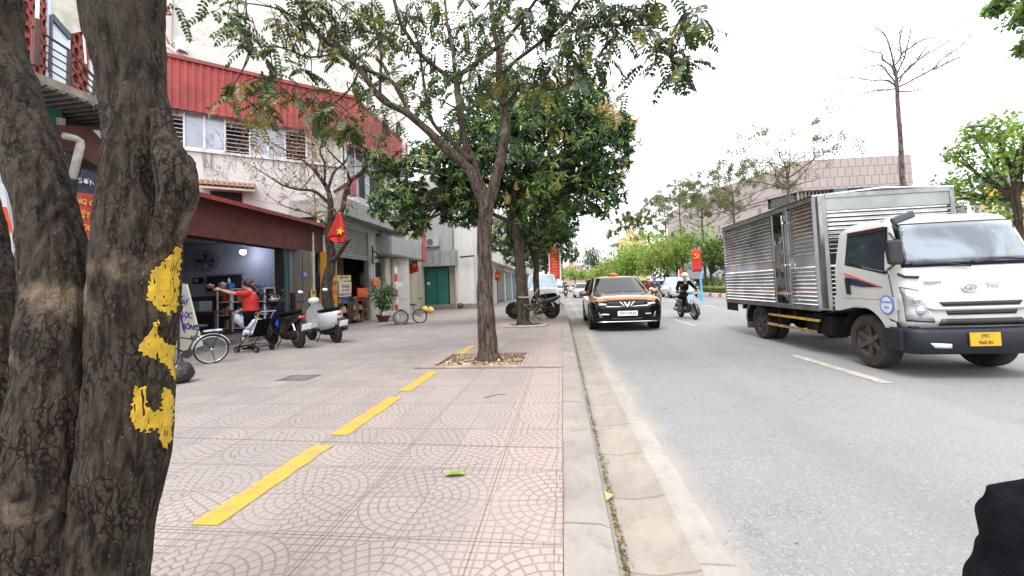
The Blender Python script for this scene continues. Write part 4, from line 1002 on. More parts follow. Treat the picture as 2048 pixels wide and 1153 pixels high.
def pinnate(lf, p, d, Lr, nl, lw, ll, mi):
    """a drooping rachis with paired leaflets"""
    d = d.normalized(); q = p.copy(); up = Vector((0, 0, 1)); pts = [q.copy()]
    for i in range(nl):
        d = (d+Vector((0, 0, -.13))).normalized(); q = q+d*(Lr/nl); side = d.cross(up); 
        if side.length < .1: side = Vector((1, 0, 0))
        side.normalize(); nrm = side.cross(d); sz = math.sin(math.pi*(.18+.75*i/nl))
        for s in (-1, 1):
            ld = (side*s + d*.35 + Vector((0, 0, -.35)) + rdir()*.18).normalized()
            lf.add(q, ld, (nrm+rdir()*.35), ll*(.6+.5*sz)*random.uniform(.8, 1.15), lw*random.uniform(.8, 1.15), mi if random.random() > .12 else random.choice((0, 1, 2, 2, 3)))
        pts.append(q.copy())
    lf.add(q, d, nrm, ll, lw, mi); return pts
rb = MB()
for p, d in tips:
    pj = proj(p)
    if random.random() < .04 or pj[0] > 1420 or (pj[0] > 1290 and pj[1] > 160) or (pj[0] > 1180 and pj[1] > 215): continue
    mi = random.choices((0, 1, 2), (5, 4, 1.6))[0]
    for kk in range(random.choice((2, 2, 3))):
        dd = (d*.5+rdir()*.8); dd.z = dd.z*.4-.05
        pp = pinnate(lf, p, dd, random.uniform(.22, .44), random.randint(7, 10), .038, .068, mi)
        rb.tube(pp[::3]+[pp[-1]], .0025, 3, cap=False)
tag(rb.build('leaf_stalks', mat('green_stalk', (.12, .13, .05), .7), T1, world=True), kind='stuff')
LM1 = [leafmat('leaf_dark', (.028, .062, .024)), leafmat('leaf_mid', (.055, .11, .030)), leafmat('leaf_olive', (.20, .20, .04)), leafmat('leaf_yellow', (.50, .30, .04))]
lf.build('crown', LM1, T1, 'OVAL')

# ---------------- mango trees along the kerb
LM2 = [leafmat('mango_dark', (.026, .060, .020), .32, .2), leafmat('mango_mid', (.07, .145, .036), .32, .25), leafmat('mango_light', (.19, .29, .07), .36, .3), leafmat('mango_flower', (.62, .46, .17), .7, .2)]
def mango(base, name_label, trunkpts, radii, limbs, lobes, nwh, group=None, flowers=70, ls=.19, fl_box=None, coarse=1.0):
    o = thing('mango_tree', name_label, 'tree', base, group=group); b = MB()
    limb(b, trunkpts, radii, 16, 6, .3)
    for lp, lr in limbs: limb(b, lp, lr, 8, 5, .5)
    lf = Leaves(); tot = sum(r*r for _, r in lobes)
    for c, r in lobes:
        for i in range(max(3, int(7*coarse))):
            d = rdir(); limb(b, [trunkpts[-1].lerp(c, .3), trunkpts[-1].lerp(c, .7)+rdir()*.2, c+d*r*.8], [.05, .03, .012], 5, 3, .3)
        n = int(nwh*r*r/tot)
        for i in range(n):
            d = rdir(); shell = random.random()**.33
            if shell < .55: shell = .55+random.random()*.4
            p = c + Vector((d.x, d.y, d.z*.85))*r*shell*(1+.16*mnoise.noise(c*3+d*2.2))
            if mnoise.noise(p*1.25) < -.34: continue
            out = (d*.8+Vector((0, 0, .25))+rdir()*.5).normalized()
            a0 = out.orthogonal().normalized(); b0 = out.cross(a0); m0 = random.choices((0, 1, 2), (3.6, 3.6, 2.2))[0]
            if p.z > c.z+.2*r and random.random() < .25: m0 = 2  # highlights on the upper crown put into the leaf colour
            for q in range(random.randint(8, 12)):
                a = random.random()*6.28; ld = (out*random.uniform(.0, .9)+(a0*math.cos(a)+b0*math.sin(a))+Vector((0, 0, -.55))).normalized()
                nn = (out+Vector((0, 0, .6))).normalized()
                lf.add(p, ld, nn+rdir()*.25, ls*random.uniform(.7, 1.2)*coarse**.5, ls*.24*random.uniform(.8, 1.2)*coarse**.5, m0)
    # flower panicles: sprigs of many tiny pale orange florets
    k_ = 0; t_ = 0
    while k_ < flowers and t_ < flowers*30:
        t_ += 1
        c, r = random.choice(lobes); d = rdir()
        if d.z < -.1 or d.y > .3: continue
        p = c+Vector((d.x, d.y, d.z*.85))*r*1.02
        if fl_box and not fl_box(p): continue
        k_ += 1; ax = (d*.5+Vector((0, 0, .8))+rdir()*.3).normalized(); H = random.uniform(.2, .34)
        for q in range(60):
            t = random.random(); rr = (1-t)*.085; e = rdir(); e = (e-ax*e.dot(ax)).normalized()
            pp = p+ax*H*t
            lf.add(pp, (e+ax*.7), rdir(), rr+.02, .017, 3)
    b.build('trunk', M_BARK2, o, world=True, smooth=True); lf.build('crown', LM2, o, 'LANCE'); return o
def P2(px, py, y): return aty(px, py, y)
Y2 = 11.67
lob = [(P2(1090, 300, 11.7), 2.0), (P2(985, 320, 12.2), 1.9), (P2(1190, 300, 11.2), 1.15), (P2(870, 350, 11.6), 1.25), (P2(1010, 215, 12.2), 1.45), (P2(1140, 215, 11.7), 1.2), (P2(790, 405, 11.0), .75), (P2(1195, 385, 11.4), .85), (P2(930, 405, 12), .95), (P2(1090, 410, 11.3), 1.0), (P2(825, 440, 11.3), .55), (P2(760, 330, 11.3), .5), (P2(1225, 260, 11.2), .6)]
mango((-1.11, 11.67, SW), 'dense dark mango tree with pale orange flower sprays, first behind the slender forked tree', [P2(*p, Y2) for p in ((1050, 657), (1048, 640), (1044, 560), (1036, 480), (1030, 420), (1030, 370))], [.24, .20, .165, .15, .14, .12],
      [([P2(1030, 430, Y2), P2(1000, 360, 11.8), P2(940, 300, 11.9)], [.09, .07, .04]), ([P2(1032, 440, Y2), P2(1090, 380, 11.5), P2(1150, 330, 11.3)], [.09, .07, .04]), ([P2(1030, 390, Y2), P2(1020, 300, 12), P2(1020, 220, 12)], [.08, .06, .03]), ([P2(1034, 450, Y2), P2(940, 410, 11.5), P2(850, 390, 11.4)], [.07, .05, .03])], lob, 5600, 'mango trees along the kerb', 120, fl_box=lambda p: p.x > -1.6 or random.random() < .12)
Y3 = 16.4
pt = [P2(*p, Y3) for p in ((1076, 632), (1076, 620), (1073, 580), (1072, 530), (1068, 490), (1062, 450))]
mango((pt[0].x, Y3, SW), 'mango tree second in the row, thin trunk forking behind the parked black motorbike', pt, [.17, .15, .13, .12, .11, .08],
      [([pt[3], P2(1085, 470, Y3), P2(1110, 430, Y3)], [.07, .05, .03]), ([pt[3], P2(1050, 475, Y3), P2(1035, 440, Y3)], [.07, .05, .03])],
      [(P2(1075, 440, 16.4), 1.5), (P2(1010, 470, 16.8), 1.0), (P2(1120, 450, 16.2), .85), (P2(1085, 380, 16.4), 1.5), (P2(1135, 400, 16.4), .7)], 1700, 'mango trees along the kerb', 8)
Y4 = 23.
pt = [P2(*p, Y4) for p in ((1097, 612), (1097, 608), (1095, 580), (1092, 540), (1090, 510), (1092, 480))]
mango((pt[0].x, Y4, SW), 'small mango tree third in the row, slim trunk beside the tall red banner', pt, [.15, .13, .12, .1, .09, .06],
      [([pt[3], P2(1100, 500, Y4), P2(1115, 480, Y4)], [.05, .04, .02])],
      [(P2(1105, 480, 23), 1.2), (P2(1130, 498, 22.5), .8), (P2(1145, 510, 22.3), .42), (P2(1060, 490, 23.2), 1.2), (P2(1030, 510, 23.4), .8), (P2(1010, 490, 23.6), .8), (P2(1128, 465, 22.8), .7)], 900, 'mango trees along the kerb', 4, coarse=1.1)
for i, yy in enumerate((31, 41)):
    c0 = Vector((-1.2, yy, 4.0))
    mango((-1.2, yy, SW), ('mango tree fourth in the row, seen in the gap between two nearer trunks', 'far mango tree, last and most distant of the kerb row on the left')[i], [Vector((-1.2, yy, SW)), Vector((-1.2, yy, 1.2)), Vector((-1.15, yy, 2.6)), Vector((-1.1, yy, 3.4))], [.14, .11, .1, .08], [], [(c0, 1.5), (c0+Vector((.7, -.3, -.5)), .9), (c0+Vector((-1, 0, -.3)), 1.1), (c0+Vector((-.2, 0, .9)), 1.1)], 500, 'mango trees along the kerb', 0, coarse=1.5)
# ring kerb around mango 2, tie and old bag
b = MB(); c = Vector((-1.08, 11.6, SW)); b.tube([c+Vector((.62*math.cos(a*.2618), .46*math.sin(a*.2618), .02)) for a in range(24)], .045, 8, closed=True)
tag(b.build('tree_ring', mat('ring_concrete', (.36, .32, .25), .85, .3, 5, dirt=.4), smooth=True), 'low round concrete ring on the paving at the foot of the first mango tree', 'tree ring')
b = MB(); b.lathe([(0, SW+.015), (.6, SW+.015)], 24, T_(c.x, c.y)@Matrix.Diagonal((1, .75, 1, 1))); tag(b.build('ring_soil', M_SOIL), kind='structure')
b = MB(); c = Vector((-1.1, 11.62, 1.0)); b.tube([c+Vector((.20*math.cos(a*.5236), .20*math.sin(a*.5236), .04*math.sin(a*.5236))) for a in range(12)], .018, 6, closed=True)
b.tube([c+Vector((.2, -.05, 0)), c+Vector((.35, -.1, .08)), c+Vector((.42, -.1, .2))], .014, 5); tag(b.build('rope_tie', mat('pale_rope', (.4, .34, .25), .9)), 'pale rope tied around the trunk of the first mango tree', 'rope')
lf = Leaves()
for i in range(420):
    p = P2(1070, 612, 11.4)+Vector((random.gauss(0, .15), random.gauss(0, .1), random.gauss(-.12, .26))); p.z = max(p.z, SW+.03)
    lf.add(p, rdir(), rdir(), random.uniform(.05, .12), .02, random.choice((0, 1, 1, 2)))
o = lf.build('shrub', [mat('dry_twiggy', (.14, .10, .06), .9), leafmat('dull_green', (.07, .09, .04)), mat('dry_pale', (.3, .26, .18), .9)], None, 'DIAM')
tag(o, 'scraggly dry shrub tied against the foot of the first mango trunk', 'shrub')

# ---------------- nearly bare tree in front of the shutter shop
YB = 11.0; base = aty(668, 665, YB); base.z = SW
T5 = thing('bare_tree', 'nearly bare small tree with few red leaves in front of the roller-shutter shop', 'tree', tuple(base))
def L5(px, py, dy=0): return aty(px, py, YB+dy)
b = MB()
segs = [([(662, 656, 0), (655, 618, 0), (657, 556, 0), (663, 503, 0), (660, 462, 0), (664, 435, 0)], [.19, .165, .15, .13, .115, .10]),
 ([(664, 440, 0), (660, 404, 0), (655, 378, 0), (629, 341, -.2), (600, 318, -.3), (570, 300, -.5), (540, 285, -.6)], [.09, .08, .07, .045, .03, .02, .012]),
 ([(664, 438, 0), (684, 422, 0), (691, 388, .1), (702, 362, .1), (720, 346, .1), (736, 326, .2), (751, 310, .3), (760, 270, .4)], [.09, .075, .065, .055, .05, .04, .03, .012]),
 ([(660, 408, 0), (652, 401, 0), (629, 383, -.2), (595, 379, -.4), (569, 372, -.6), (546, 359, -.8), (507, 333, -1)], [.06, .055, .045, .035, .028, .02, .01]),
 ([(661, 525, 0), (672, 515, -.1), (685, 497, -.2), (698, 480, -.3)], [.09, .07, .06, .05]),
 ([(655, 380, 0), (668, 345, .2), (690, 325, .4), (705, 290, .5)], [.045, .035, .025, .012]),
 ([(702, 364, .1), (690, 335, -.2), (670, 315, -.4), (650, 290, -.5), (640, 250, -.6)], [.04, .03, .025, .018, .008]),
 ([(658, 455, 0), (640, 440, -.3), (610, 425, -.6), (575, 415, -.8), (550, 402, -1.)], [.03, .024, .018, .014, .008]),
 ([(648, 370, -.1), (650, 330, -.3), (640, 300, -.5), (655, 260, -.6)], [.035, .028, .02, .01])]
tips = []; mids = []
for pts, rad in segs:
    c, r = limb(b, [L5(*p) for p in pts], rad, 10, 5, .5)
    if rad[0] < .1 or True:
        for i in range(4, len(c), 2):
            if r[i] > .05 or c[i].z < 3.4: continue
            d = (rdir()+Vector((0, 0, .35))).normalized(); grow(b, c[i], d, random.uniform(.45, .85), max(.006, r[i]*.35), 3, tips, .12, .8, 3, (2, 2), .72, mids, 4)
b.build('trunk', M_BARK2, T5, world=True, smooth=True)
lf = Leaves()
for p, d in tips:
    if random.random() < .35:
        lf.add(p, (rdir()+Vector((0, 0, -.5))), rdir(), random.uniform(.07, .16), random.uniform(.05, .09), random.choices((0, 1, 2, 3), (1.2, 2, 2, 3))[0])
    for q in range(3):
        e = (d+rdir()*.8+Vector((0, 0, .4))).normalized(); lf.add(p, e, rdir(), random.uniform(.15, .35), .012, 4)
for p, d in mids:
    if random.random() < .5: lf.add(p, rdir(), rdir(), random.uniform(.03, .07), .03, random.choice((1, 3, 3, 5)))
for q in range(1100):
    p = L5(random.gauss(655, 62), random.gauss(255, 30), random.gauss(-.2, .5)); lf.add(p, rdir()+Vector((0, 0, .4)), rdir(), random.uniform(.08, .26), .009, random.choice((4, 4, 5)))
for q in range(26):
    p = L5(random.gauss(650, 22), random.gauss(424, 8), random.gauss(0, .3)); lf.add(p, rdir()+Vector((0, 0, -.3)), Vector((0, 0, 1))+rdir()*.6, .2, .14, 3)
lf.build('crown', [leafmat('leaf_red', (.55, .07, .04)), leafmat('leaf_orange', (.55, .26, .08)), leafmat('leaf_pale', (.36, .34, .15)), leafmat('leaf_green5', (.13, .20, .07)), mat('rust_twigs', (.30, .13, .08), .9), mat('brown_bud', (.12, .07, .04), .9)], T5, 'OVAL')

# ---------------- right-hand side trees
LMT = [leafmat('tier_olive', (.16, .17, .06)), leafmat('tier_brown', (.20, .13, .07)), leafmat('tier_green', (.12, .20, .05))]
def tiered(x, y, hc, H, spread, label, leafy=1.0, lean=(0, 0), group='tiered trees on the far verge', rad=.13, seed=0, leafsz=.09, nb=5, tiers=3, skew=None, up=.35):
    random.seed(seed or int(x*7+y*13)); o = thing('tiered_tree', label, 'tree', (x, y, .2), group=group); b = MB(); lf = Leaves()
    top_ = Vector((x+lean[0], y+lean[1], H)); bs = Vector((x, y, .2)); cr = bs.lerp(top_, hc/H)
    limb(b, [bs, bs.lerp(top_, .3), cr, bs.lerp(top_, (hc/H+1)/2)], [rad, rad*.85, rad*.65, rad*.35], 8, 5, .4)
    tips = []; mids = []
    for t in range(tiers):
        zc = cr.lerp(top_, t/tiers*.7); sp = spread*1.2*(1-.22*t)
        for i in range(nb):
            a = 6.28*(i/nb)+t*.7+random.uniform(-.3, .3); d = Vector((math.cos(a), math.sin(a), up+.25*t)).normalized()
            k = 1.0
            if skew: k = 1+skew[2]*max(0, d.x*skew[0]+d.y*skew[1]); d = (d+Vector((0, 0, .25*(k-1)))).normalized()
            grow(b, zc, d, sp*.62*k, rad*.3, 4, tips, .0, .62, 4, (2, 3), .55, mids, 4)
    b.build('trunk', M_BARK3, o, world=True, smooth=True)
    for p, d in mids:
        if random.random() < leafy*.5:
            for q in range(2): lf.add(p+rdir()*.12, rdir()*Vector((1, 1, .4)).length, Vector((0, 0, 1))+rdir()*.6, leafsz*random.uniform(.7, 1.4), leafsz*.6, random.choices((0, 1, 2), (3, 1.5, 2))[0])
    for p, d in tips:
        for q in range(int(4*leafy+random.random())): lf.add(p+rdir()*.16, rdir(), Vector((0, 0, 1))+rdir()*.6, leafsz*random.uniform(.7, 1.4), leafsz*.6, random.choices((0, 1, 2), (3, 1.5, 2))[0])
    if lf.P: lf.build('crown', LMT, o, 'DIAM')
    return o
YT = 17.0; bp = aty(1806, 374, YT); TB = thing('bare_tree', 'tall leafless tree with bare umbrella branches rising behind the truck box', 'tree', (bp.x+.15, YT, .2)); random.seed(15)
b = MB(); LT = lambda px, py, dy=0: aty(px, py, YT+dy); tips = []; mids = []
limb(b, [Vector((bp.x+.12, YT, .2)), Vector((bp.x+.08, YT, 2)), LT(1806, 374), LT(1800, 267), LT(1795, 214), LT(1794, 174), LT(1791, 140)], [.12, .10, .085, .072, .066, .06, .035], 10, 5, .4)
for pts in ([(1789, 174), (1779, 166), (1768, 160), (1734, 158), (1703, 156), (1663, 162)], [(1790, 168), (1776, 149), (1768, 134), (1745, 132), (1714, 144)], [(1791, 153), (1787, 134), (1768, 118), (1764, 107), (1741, 101), (1711, 92)], [(1791, 132), (1800, 111), (1800, 84), (1808, 50)],
            [(1800, 111), (1829, 90), (1844, 80), (1862, 76)], [(1797, 164), (1814, 137), (1844, 114), (1875, 95), (1905, 71), (1940, 27)], [(1798, 176), (1829, 156), (1863, 141), (1890, 114), (1917, 95), (1943, 69)], [(1863, 141), (1880, 134), (1905, 122), (1936, 111)], [(1798, 185), (1818, 185), (1844, 177)], [(1793, 150), (1805, 120), (1812, 100), (1822, 60)], [(1790, 140), (1780, 100), (1770, 70), (1752, 55)], [(1795, 176), (1770, 180), (1745, 184), (1720, 190)], [(1793, 160), (1830, 128), (1850, 96), (1880, 66)]):
    k0_ = random.uniform(-1.6, 1.6); n_ = len(pts)
    P = [LT(p[0]+random.uniform(-2, 2), p[1]+random.uniform(-2, 2), k0_*i/(n_-1)) for i, p in enumerate(pts)]
    c, r = limb(b, P, [.026*(1-i/n_)+.006 for i in range(n_)], 6, 4, 1.6)
    for i in range(3, len(c)-1, 1):
        d = ((c[i+1]-c[i]).normalized()*.9+rdir()*.8+Vector((0, 0, .15))).normalized(); grow(b, c[i], d, random.uniform(.4, .8), max(.008, r[i]*.5), 2, tips, .08, .6, 3, (2, 2), .7, mids, 4)
b.build('trunk', M_BARK3, TB, world=True, smooth=True); lf = Leaves()
for p, d in tips:
    lf.add(p, d, rdir(), .06, .02, 1)
lf.build('crown', LMT, TB, 'DIAM')
tiered(13.0, 24.3, 6.2, 8.8, 3.6, 'sparse tiered tree in front of the brown building, nearest of the leafy ones', .9, seed=8, leafsz=.10)
tiered(13.0, 31.6, 6.0, 9.4, 3.4, 'sparse tiered tree in front of the left end of the brown building', 1.5, seed=12, leafsz=.12)
tiered(12.9, 38, 6.0, 9.6, 3.2, 'sparse tiered tree just left of the brown building, beside the party banner', 1.6, seed=13, leafsz=.12)
tiered(13.0, 45, 8.4, 12.0, 3.0, 'thin-stemmed tiered tree behind the party banner, right one of a close pair', .9, seed=21, leafsz=.13, rad=.11)
tiered(13.0, 51, 8.2, 12.4, 3.6, 'wide flat-topped tiered tree, left one of a close pair behind the green trees', 1.0, seed=22, leafsz=.14, rad=.12)
tiered(13.2, 72, 8.5, 12.6, 4.4, 'farthest olive tiered tree before the yellow building', 2.2, seed=31, leafsz=.24)
LMG = [leafmat('green_bright', (.26, .42, .07), .5, .5), leafmat('green_mid', (.15, .27, .06), .5, .45), leafmat('green_yellow', (.38, .42, .09), .5, .45), leafmat('green_dull', (.09, .14, .07))]
def leafy(x, y, h, r, label, n=1500, mix_=(3, 3, 2, 1), sz=.16, group='green trees on the far verge', lobes=None, tr=.12, h0=None, seed=1):
    random.seed(seed+int(y*31)); o = thing('leafy_tree', label, 'tree', (x, y, .2), group=group); b = MB(); lf = Leaves()
    bs = Vector((x, y, .2)); h0 = h0 or h*.42; cr = Vector((x+random.uniform(-.2, .2), y, h0))
    limb(b, [bs, bs.lerp(cr, .5), cr, Vector((x, y, h*.7))], [tr, tr*.8, tr*.7, tr*.4], 8, 4, .5)
    if lobes is None:
        lobes = [(Vector((x+random.uniform(-.65, .65)*r, y+random.uniform(-.6, .6)*r, h0+(h-h0)*random.uniform(.2, .8))), r*random.uniform(.38, .6)) for _ in range(9)]
    tot = sum(q*q for _, q in lobes)
    for c, q in lobes:
        limb(b, [cr, cr.lerp(c, .5)+rdir()*.1, c], [tr*.5, tr*.3, .02], 5, 3, .4)
        for i in range(int(n*q*q/tot)):
            d = rdir(); p = c+Vector((d.x, d.y, d.z*.75))*q*(random.random()**.4)*1.05
            if mnoise.noise(p*1.6) < -.25: continue
            m0 = random.choices((0, 1, 2, 3), mix_)[0]
            for w_ in range(3): lf.add(p+rdir()*.12, (rdir()+Vector((0, 0, -.25))), Vector((0, 0, 1))+rdir()*.5, sz*random.uniform(.7, 1.3), sz*.55, m0)
    b.build('trunk', M_BARK2, o, world=True, smooth=True); lf.build('crown', LMG, o, 'DIAM'); return o
# near right tree beyond the truck cab
cR = atx(2035, 300, 13.0)
def PR(px, py, dx=0): return atx(px, py, 13.+dx)
leafy(13.0, cR.y, 6.5, 3, 'broad green tree with drooping leaves behind the truck cab at the right edge', 1300, (3.5, 3, 1.2, .6), .17, None,
      [(PR(1950, 275), .5), (PR(1990, 265), .7), (PR(2045, 270), .8), (PR(1915, 305), .42), (PR(1960, 335), .6), (PR(1935, 385), .7), (PR(1990, 385), .5), (PR(1885, 375), .5), (PR(2040, 320), .6), (PR(2080, 300), 1.0), (PR(1890, 400), .5), (PR(2030, 415), .6), (PR(1900, 310), .3)], .13, 3.2, seed=4)
leafy(14.2, 8.6, 12.5, 4, 'tall tree outside the right edge whose leaf sprays hang into the top corner', 1200, (1, 3, .5, 3), .2, None,
      [(atx(2075, 15, 14), .42), (atx(2000, 12, 14.2), .32), (atx(2030, 35, 14.2), .3), (atx(2055, 95, 14.2), .25), (atx(2140, 30, 14.5), .8)], .2, 8, seed=9)
gl = ['green tree beyond the median hedge, nearest behind the party banner', 'bright green tree left of the party banner, tallest of the rounded green trees', 'yellow-green tree behind the white oncoming car', 'leafy green tree behind the riders beside the brown car',
      'rounded green tree above the brown car roof', 'small light green tree further along the verge', 'pale green tree before the yellow building', 'distant green tree at the far end of the verge']
for i, (px, y, h, r, mx) in enumerate([(1425, 36, 6.3, 2.0, (1, 2, 2, 2)), (1355, 44, 8.0, 3.0, (4, 2, 3, 0)), (1330, 50, 6.6, 2.6, (2, 2, 5, 0)), (1295, 56, 8.2, 3.0, (4, 3, 1, 0)), (1258, 62, 6.8, 2.8, (3, 2, 2, 0)), (1225, 75, 6.6, 2.8, (2, 2, 4, 0)), (1200, 90, 6.0, 2.6, (2, 3, 2, 1)), (1180, 112, 6, 3, (2, 3, 1, 2))]):
    X = atx(px, 560, 1).y; p = aty(px, 560, y); leafy(p.x, y, h*.90, r*1.4, gl[i], 1500, mx, .2+.003*y, h0=h*.27, seed=i+2)
for i, (px, y, h, r) in enumerate([(1195, 105, 11.5, 3.6), (1150, 150, 8, 4.5), (1128, 170, 9, 5), (1170, 180, 8, 5)]):
    p = aty(px, 560, y); leafy(p.x, y, h, r, ['dark bluish green tree rising left of the green row at the road end', 'pale tree at the end of the road, right of the red banner', 'hazy tree at the end of the road close to the red banner', 'far hazy tree at the end of the road between the pale houses'][i], 700, (0, 2, 0, 5) if i == 0 else (2, 2, 2, 1), .5, 'trees at the end of the road', seed=i+40, tr=.25)
random.seed(77)
# ================================================================ VEHICLES
M_TYRE = mat('tyre_rubber', (.011, .011, .011), .85, .3, 12, bump=.4); M_TYRED = mat('dusty_tyre', (.035, .029, .025), .9, .5, 6, bump=.5)
M_RIM = mat('alloy_rim', (.45, .46, .48), .35, .2, 8, metal=.8); M_RIMD = mat('dirty_steel_rim', (.09, .075, .065), .7, .4, 10, metal=.3)
M_BLKP = mat('black_plastic', (.008, .008, .009), .45, .3, 8); M_BLKG = mat('gloss_black', (.003, .003, .004), .10, .2, 3, spec=.35)
M_CHR = mat('chrome', (.72, .73, .75), .12, .1, 5, metal=1); M_LAMPC = mat('lamp_clear', (.62, .66, .70), .08, .25, 14, spec=1, coat=1)
M_LAMPR = mat('lamp_red', (.50, .01, .012), .15, .3, 12, coat=1); M_LAMPO = mat('lamp_orange', (.75, .22, .02), .2, .2, 12)
M_PLW = mat('plate_white', (.72, .73, .74), .4, .05, 5); M_PLY = mat('plate_yellow', (.58, .32, .01), .4, .12, 9); M_INK = mat('plate_ink', (.03, .03, .035), .5)
M_WIND = mat('windscreen_dark', (.006, .009, .011), .03, .3, 1.5, spec=.6)
def wheel(parent, loc, r, w, side=1, rim=None, tyre=None, spokes=5, axis='x', dish=.6, name='wheel'):
    """a wheel whose axle runs along x; side=+1 shows its face towards +x"""
    Mx = T_(*loc) @ Matrix.Rotation(R(90)*side, 4, 'Y')
    b = MB(); b.lathe([(r*.62, -w/2), (r*.9, -w/2), (r*.985, -w*.36), (r, -w*.2), (r, w*.2), (r*.985, w*.36), (r*.9, w/2), (r*.62, w/2), (r*.6, 0), (r*.62, -w/2)], 32, Mx)
    t = b.build(name, tyre or M_TYRE, parent, auto=40)
    b = MB(); b.lathe([(r*.60, -w*.4), (r*.63, w*.38), (r*.58, w*.40), (r*.55, w*.2), (.0, w*.12)], 28, Mx)
    for i in range(spokes):
        a = 6.2832*i/spokes; ca, sa = math.cos(a), math.sin(a); dx = .09*r
        P = [(ca*r*.1-sa*dx, sa*r*.1+ca*dx, w*.32), (ca*r*.1+sa*dx, sa*r*.1-ca*dx, w*.32), (ca*r*.57+sa*dx*.8, sa*r*.57-ca*dx*.8, w*.40), (ca*r*.57-sa*dx*.8, sa*r*.57+ca*dx*.8, w*.40)]
        b.slab(P, (0, 0, -w*.1), Mx)
    b.lathe([(r*.16, w*.1), (r*.16, w*.36), (r*.1, w*.42), (0, w*.43)], 14, Mx)
    b.build('rim', rim or M_RIM, t, auto=35); return t
def plate(parent, s, loc, rotm, w, h, m=None, lines=None):
    b = MB(); b.box((0, 0, 0), (w, h, .012)); b.v = [tuple((Matrix.Translation(Vector(loc)) @ rotm) @ Vector(v)) for v in b.v]
    o = b.build('number_plate', m or M_PLW, parent)
    for i, l in enumerate(lines or [s]):
        n = len(lines or [s]); sz = h/n*.72; off = (n-1)/2*h/n-i*h/n
        c = text(l, sz, (0, 0, 0), Matrix.Identity(4), M_INK, None, .001); c.parent = o; c.matrix_basis = Matrix.Translation(Vector(loc)) @ rotm @ T_(0, off, .008)
    return o
def carbody(W, L, H, hood, belt, cab, nose=.12, tail=.1, clr=.2, slope=(.9, .5)):
    """closed lower shell; front towards -y. returns MB. cab=(y windscreen base, y roof front, y roof back, y rear glass base)"""
    b = MB(); hw = W/2; sec = []
    ys = [0, .04, .15, .45, .9, cab[0], (cab[0]+cab[3])/2, cab[3], L-.35, L-.08, L]
    for y in ys:
        t = y/L
        w_ = hw*(.86 if y == 0 else .93 if y < .1 else .975 if y < .3 else .90 if y >= L else .95 if y > L-.2 else 1)
        zt = hood-.10 if y == 0 else hood-.035 if y < .1 else hood if y < .3 else hood+(belt-hood)*min(1, (y-.3)/(cab[0]-.3)) if y < cab[0] else belt if y < cab[3] else belt-.02 if y < L-.1 else belt-.1
        zb = clr+.10 if y == 0 or y == L else clr+.02 if y < .1 or y > L-.1 else clr
        zm = clr+(zt-clr)*.55
        ring = [(-w_*.72, y, zb), (-w_*.97, y, zb+.05), (-w_, y, zm-.12), (-w_*1.0, y, zm+.05), (-w_*.965, y, zt-.05), (-w_*.86, y, zt), (-w_*.4, y, zt+.025), (0, y, zt+.03)]
        ring = ring+[(-p[0], p[1], p[2]) for p in ring[-2::-1]]; sec.append(ring)
    b.loft(sec); return b
def house(W, H, belt, cab, inset=.0):
    """glasshouse shell"""
    hw = W/2-.035-inset; b = MB(); sec = []
    y0, y1, y2, y3 = cab
    def ring(y, z, w_): return [(-w_, y, z)]
    lo = [(-hw*.9, y0), (-hw*.5, y0-.10), (0, y0-.13), (hw*.5, y0-.10), (hw*.9, y0), (hw, y0+.25), (hw, (y0+y3)/2), (hw, y3-.2), (hw*.85, y3), (0, y3+.06), (-hw*.85, y3), (-hw, y3-.2), (-hw, (y0+y3)/2), (-hw, y0+.25)]
    hi_w = hw*.80
    up = [(-hi_w*.86, y1), (-hi_w*.5, y1-.06), (0, y1-.08), (hi_w*.5, y1-.06), (hi_w*.86, y1), (hi_w, y1+.15), (hi_w, (y1+y2)/2), (hi_w, y2-.12), (hi_w*.85, y2), (0, y2+.04), (-hi_w*.85, y2), (-hi_w, y2-.12), (-hi_w, (y1+y2)/2), (-hi_w, y1+.15)]
    ring0 = [(x, y, belt-.04) for x, y in lo]; ring1 = [(x, y, H-.07) for x, y in up]
    return ring0, ring1
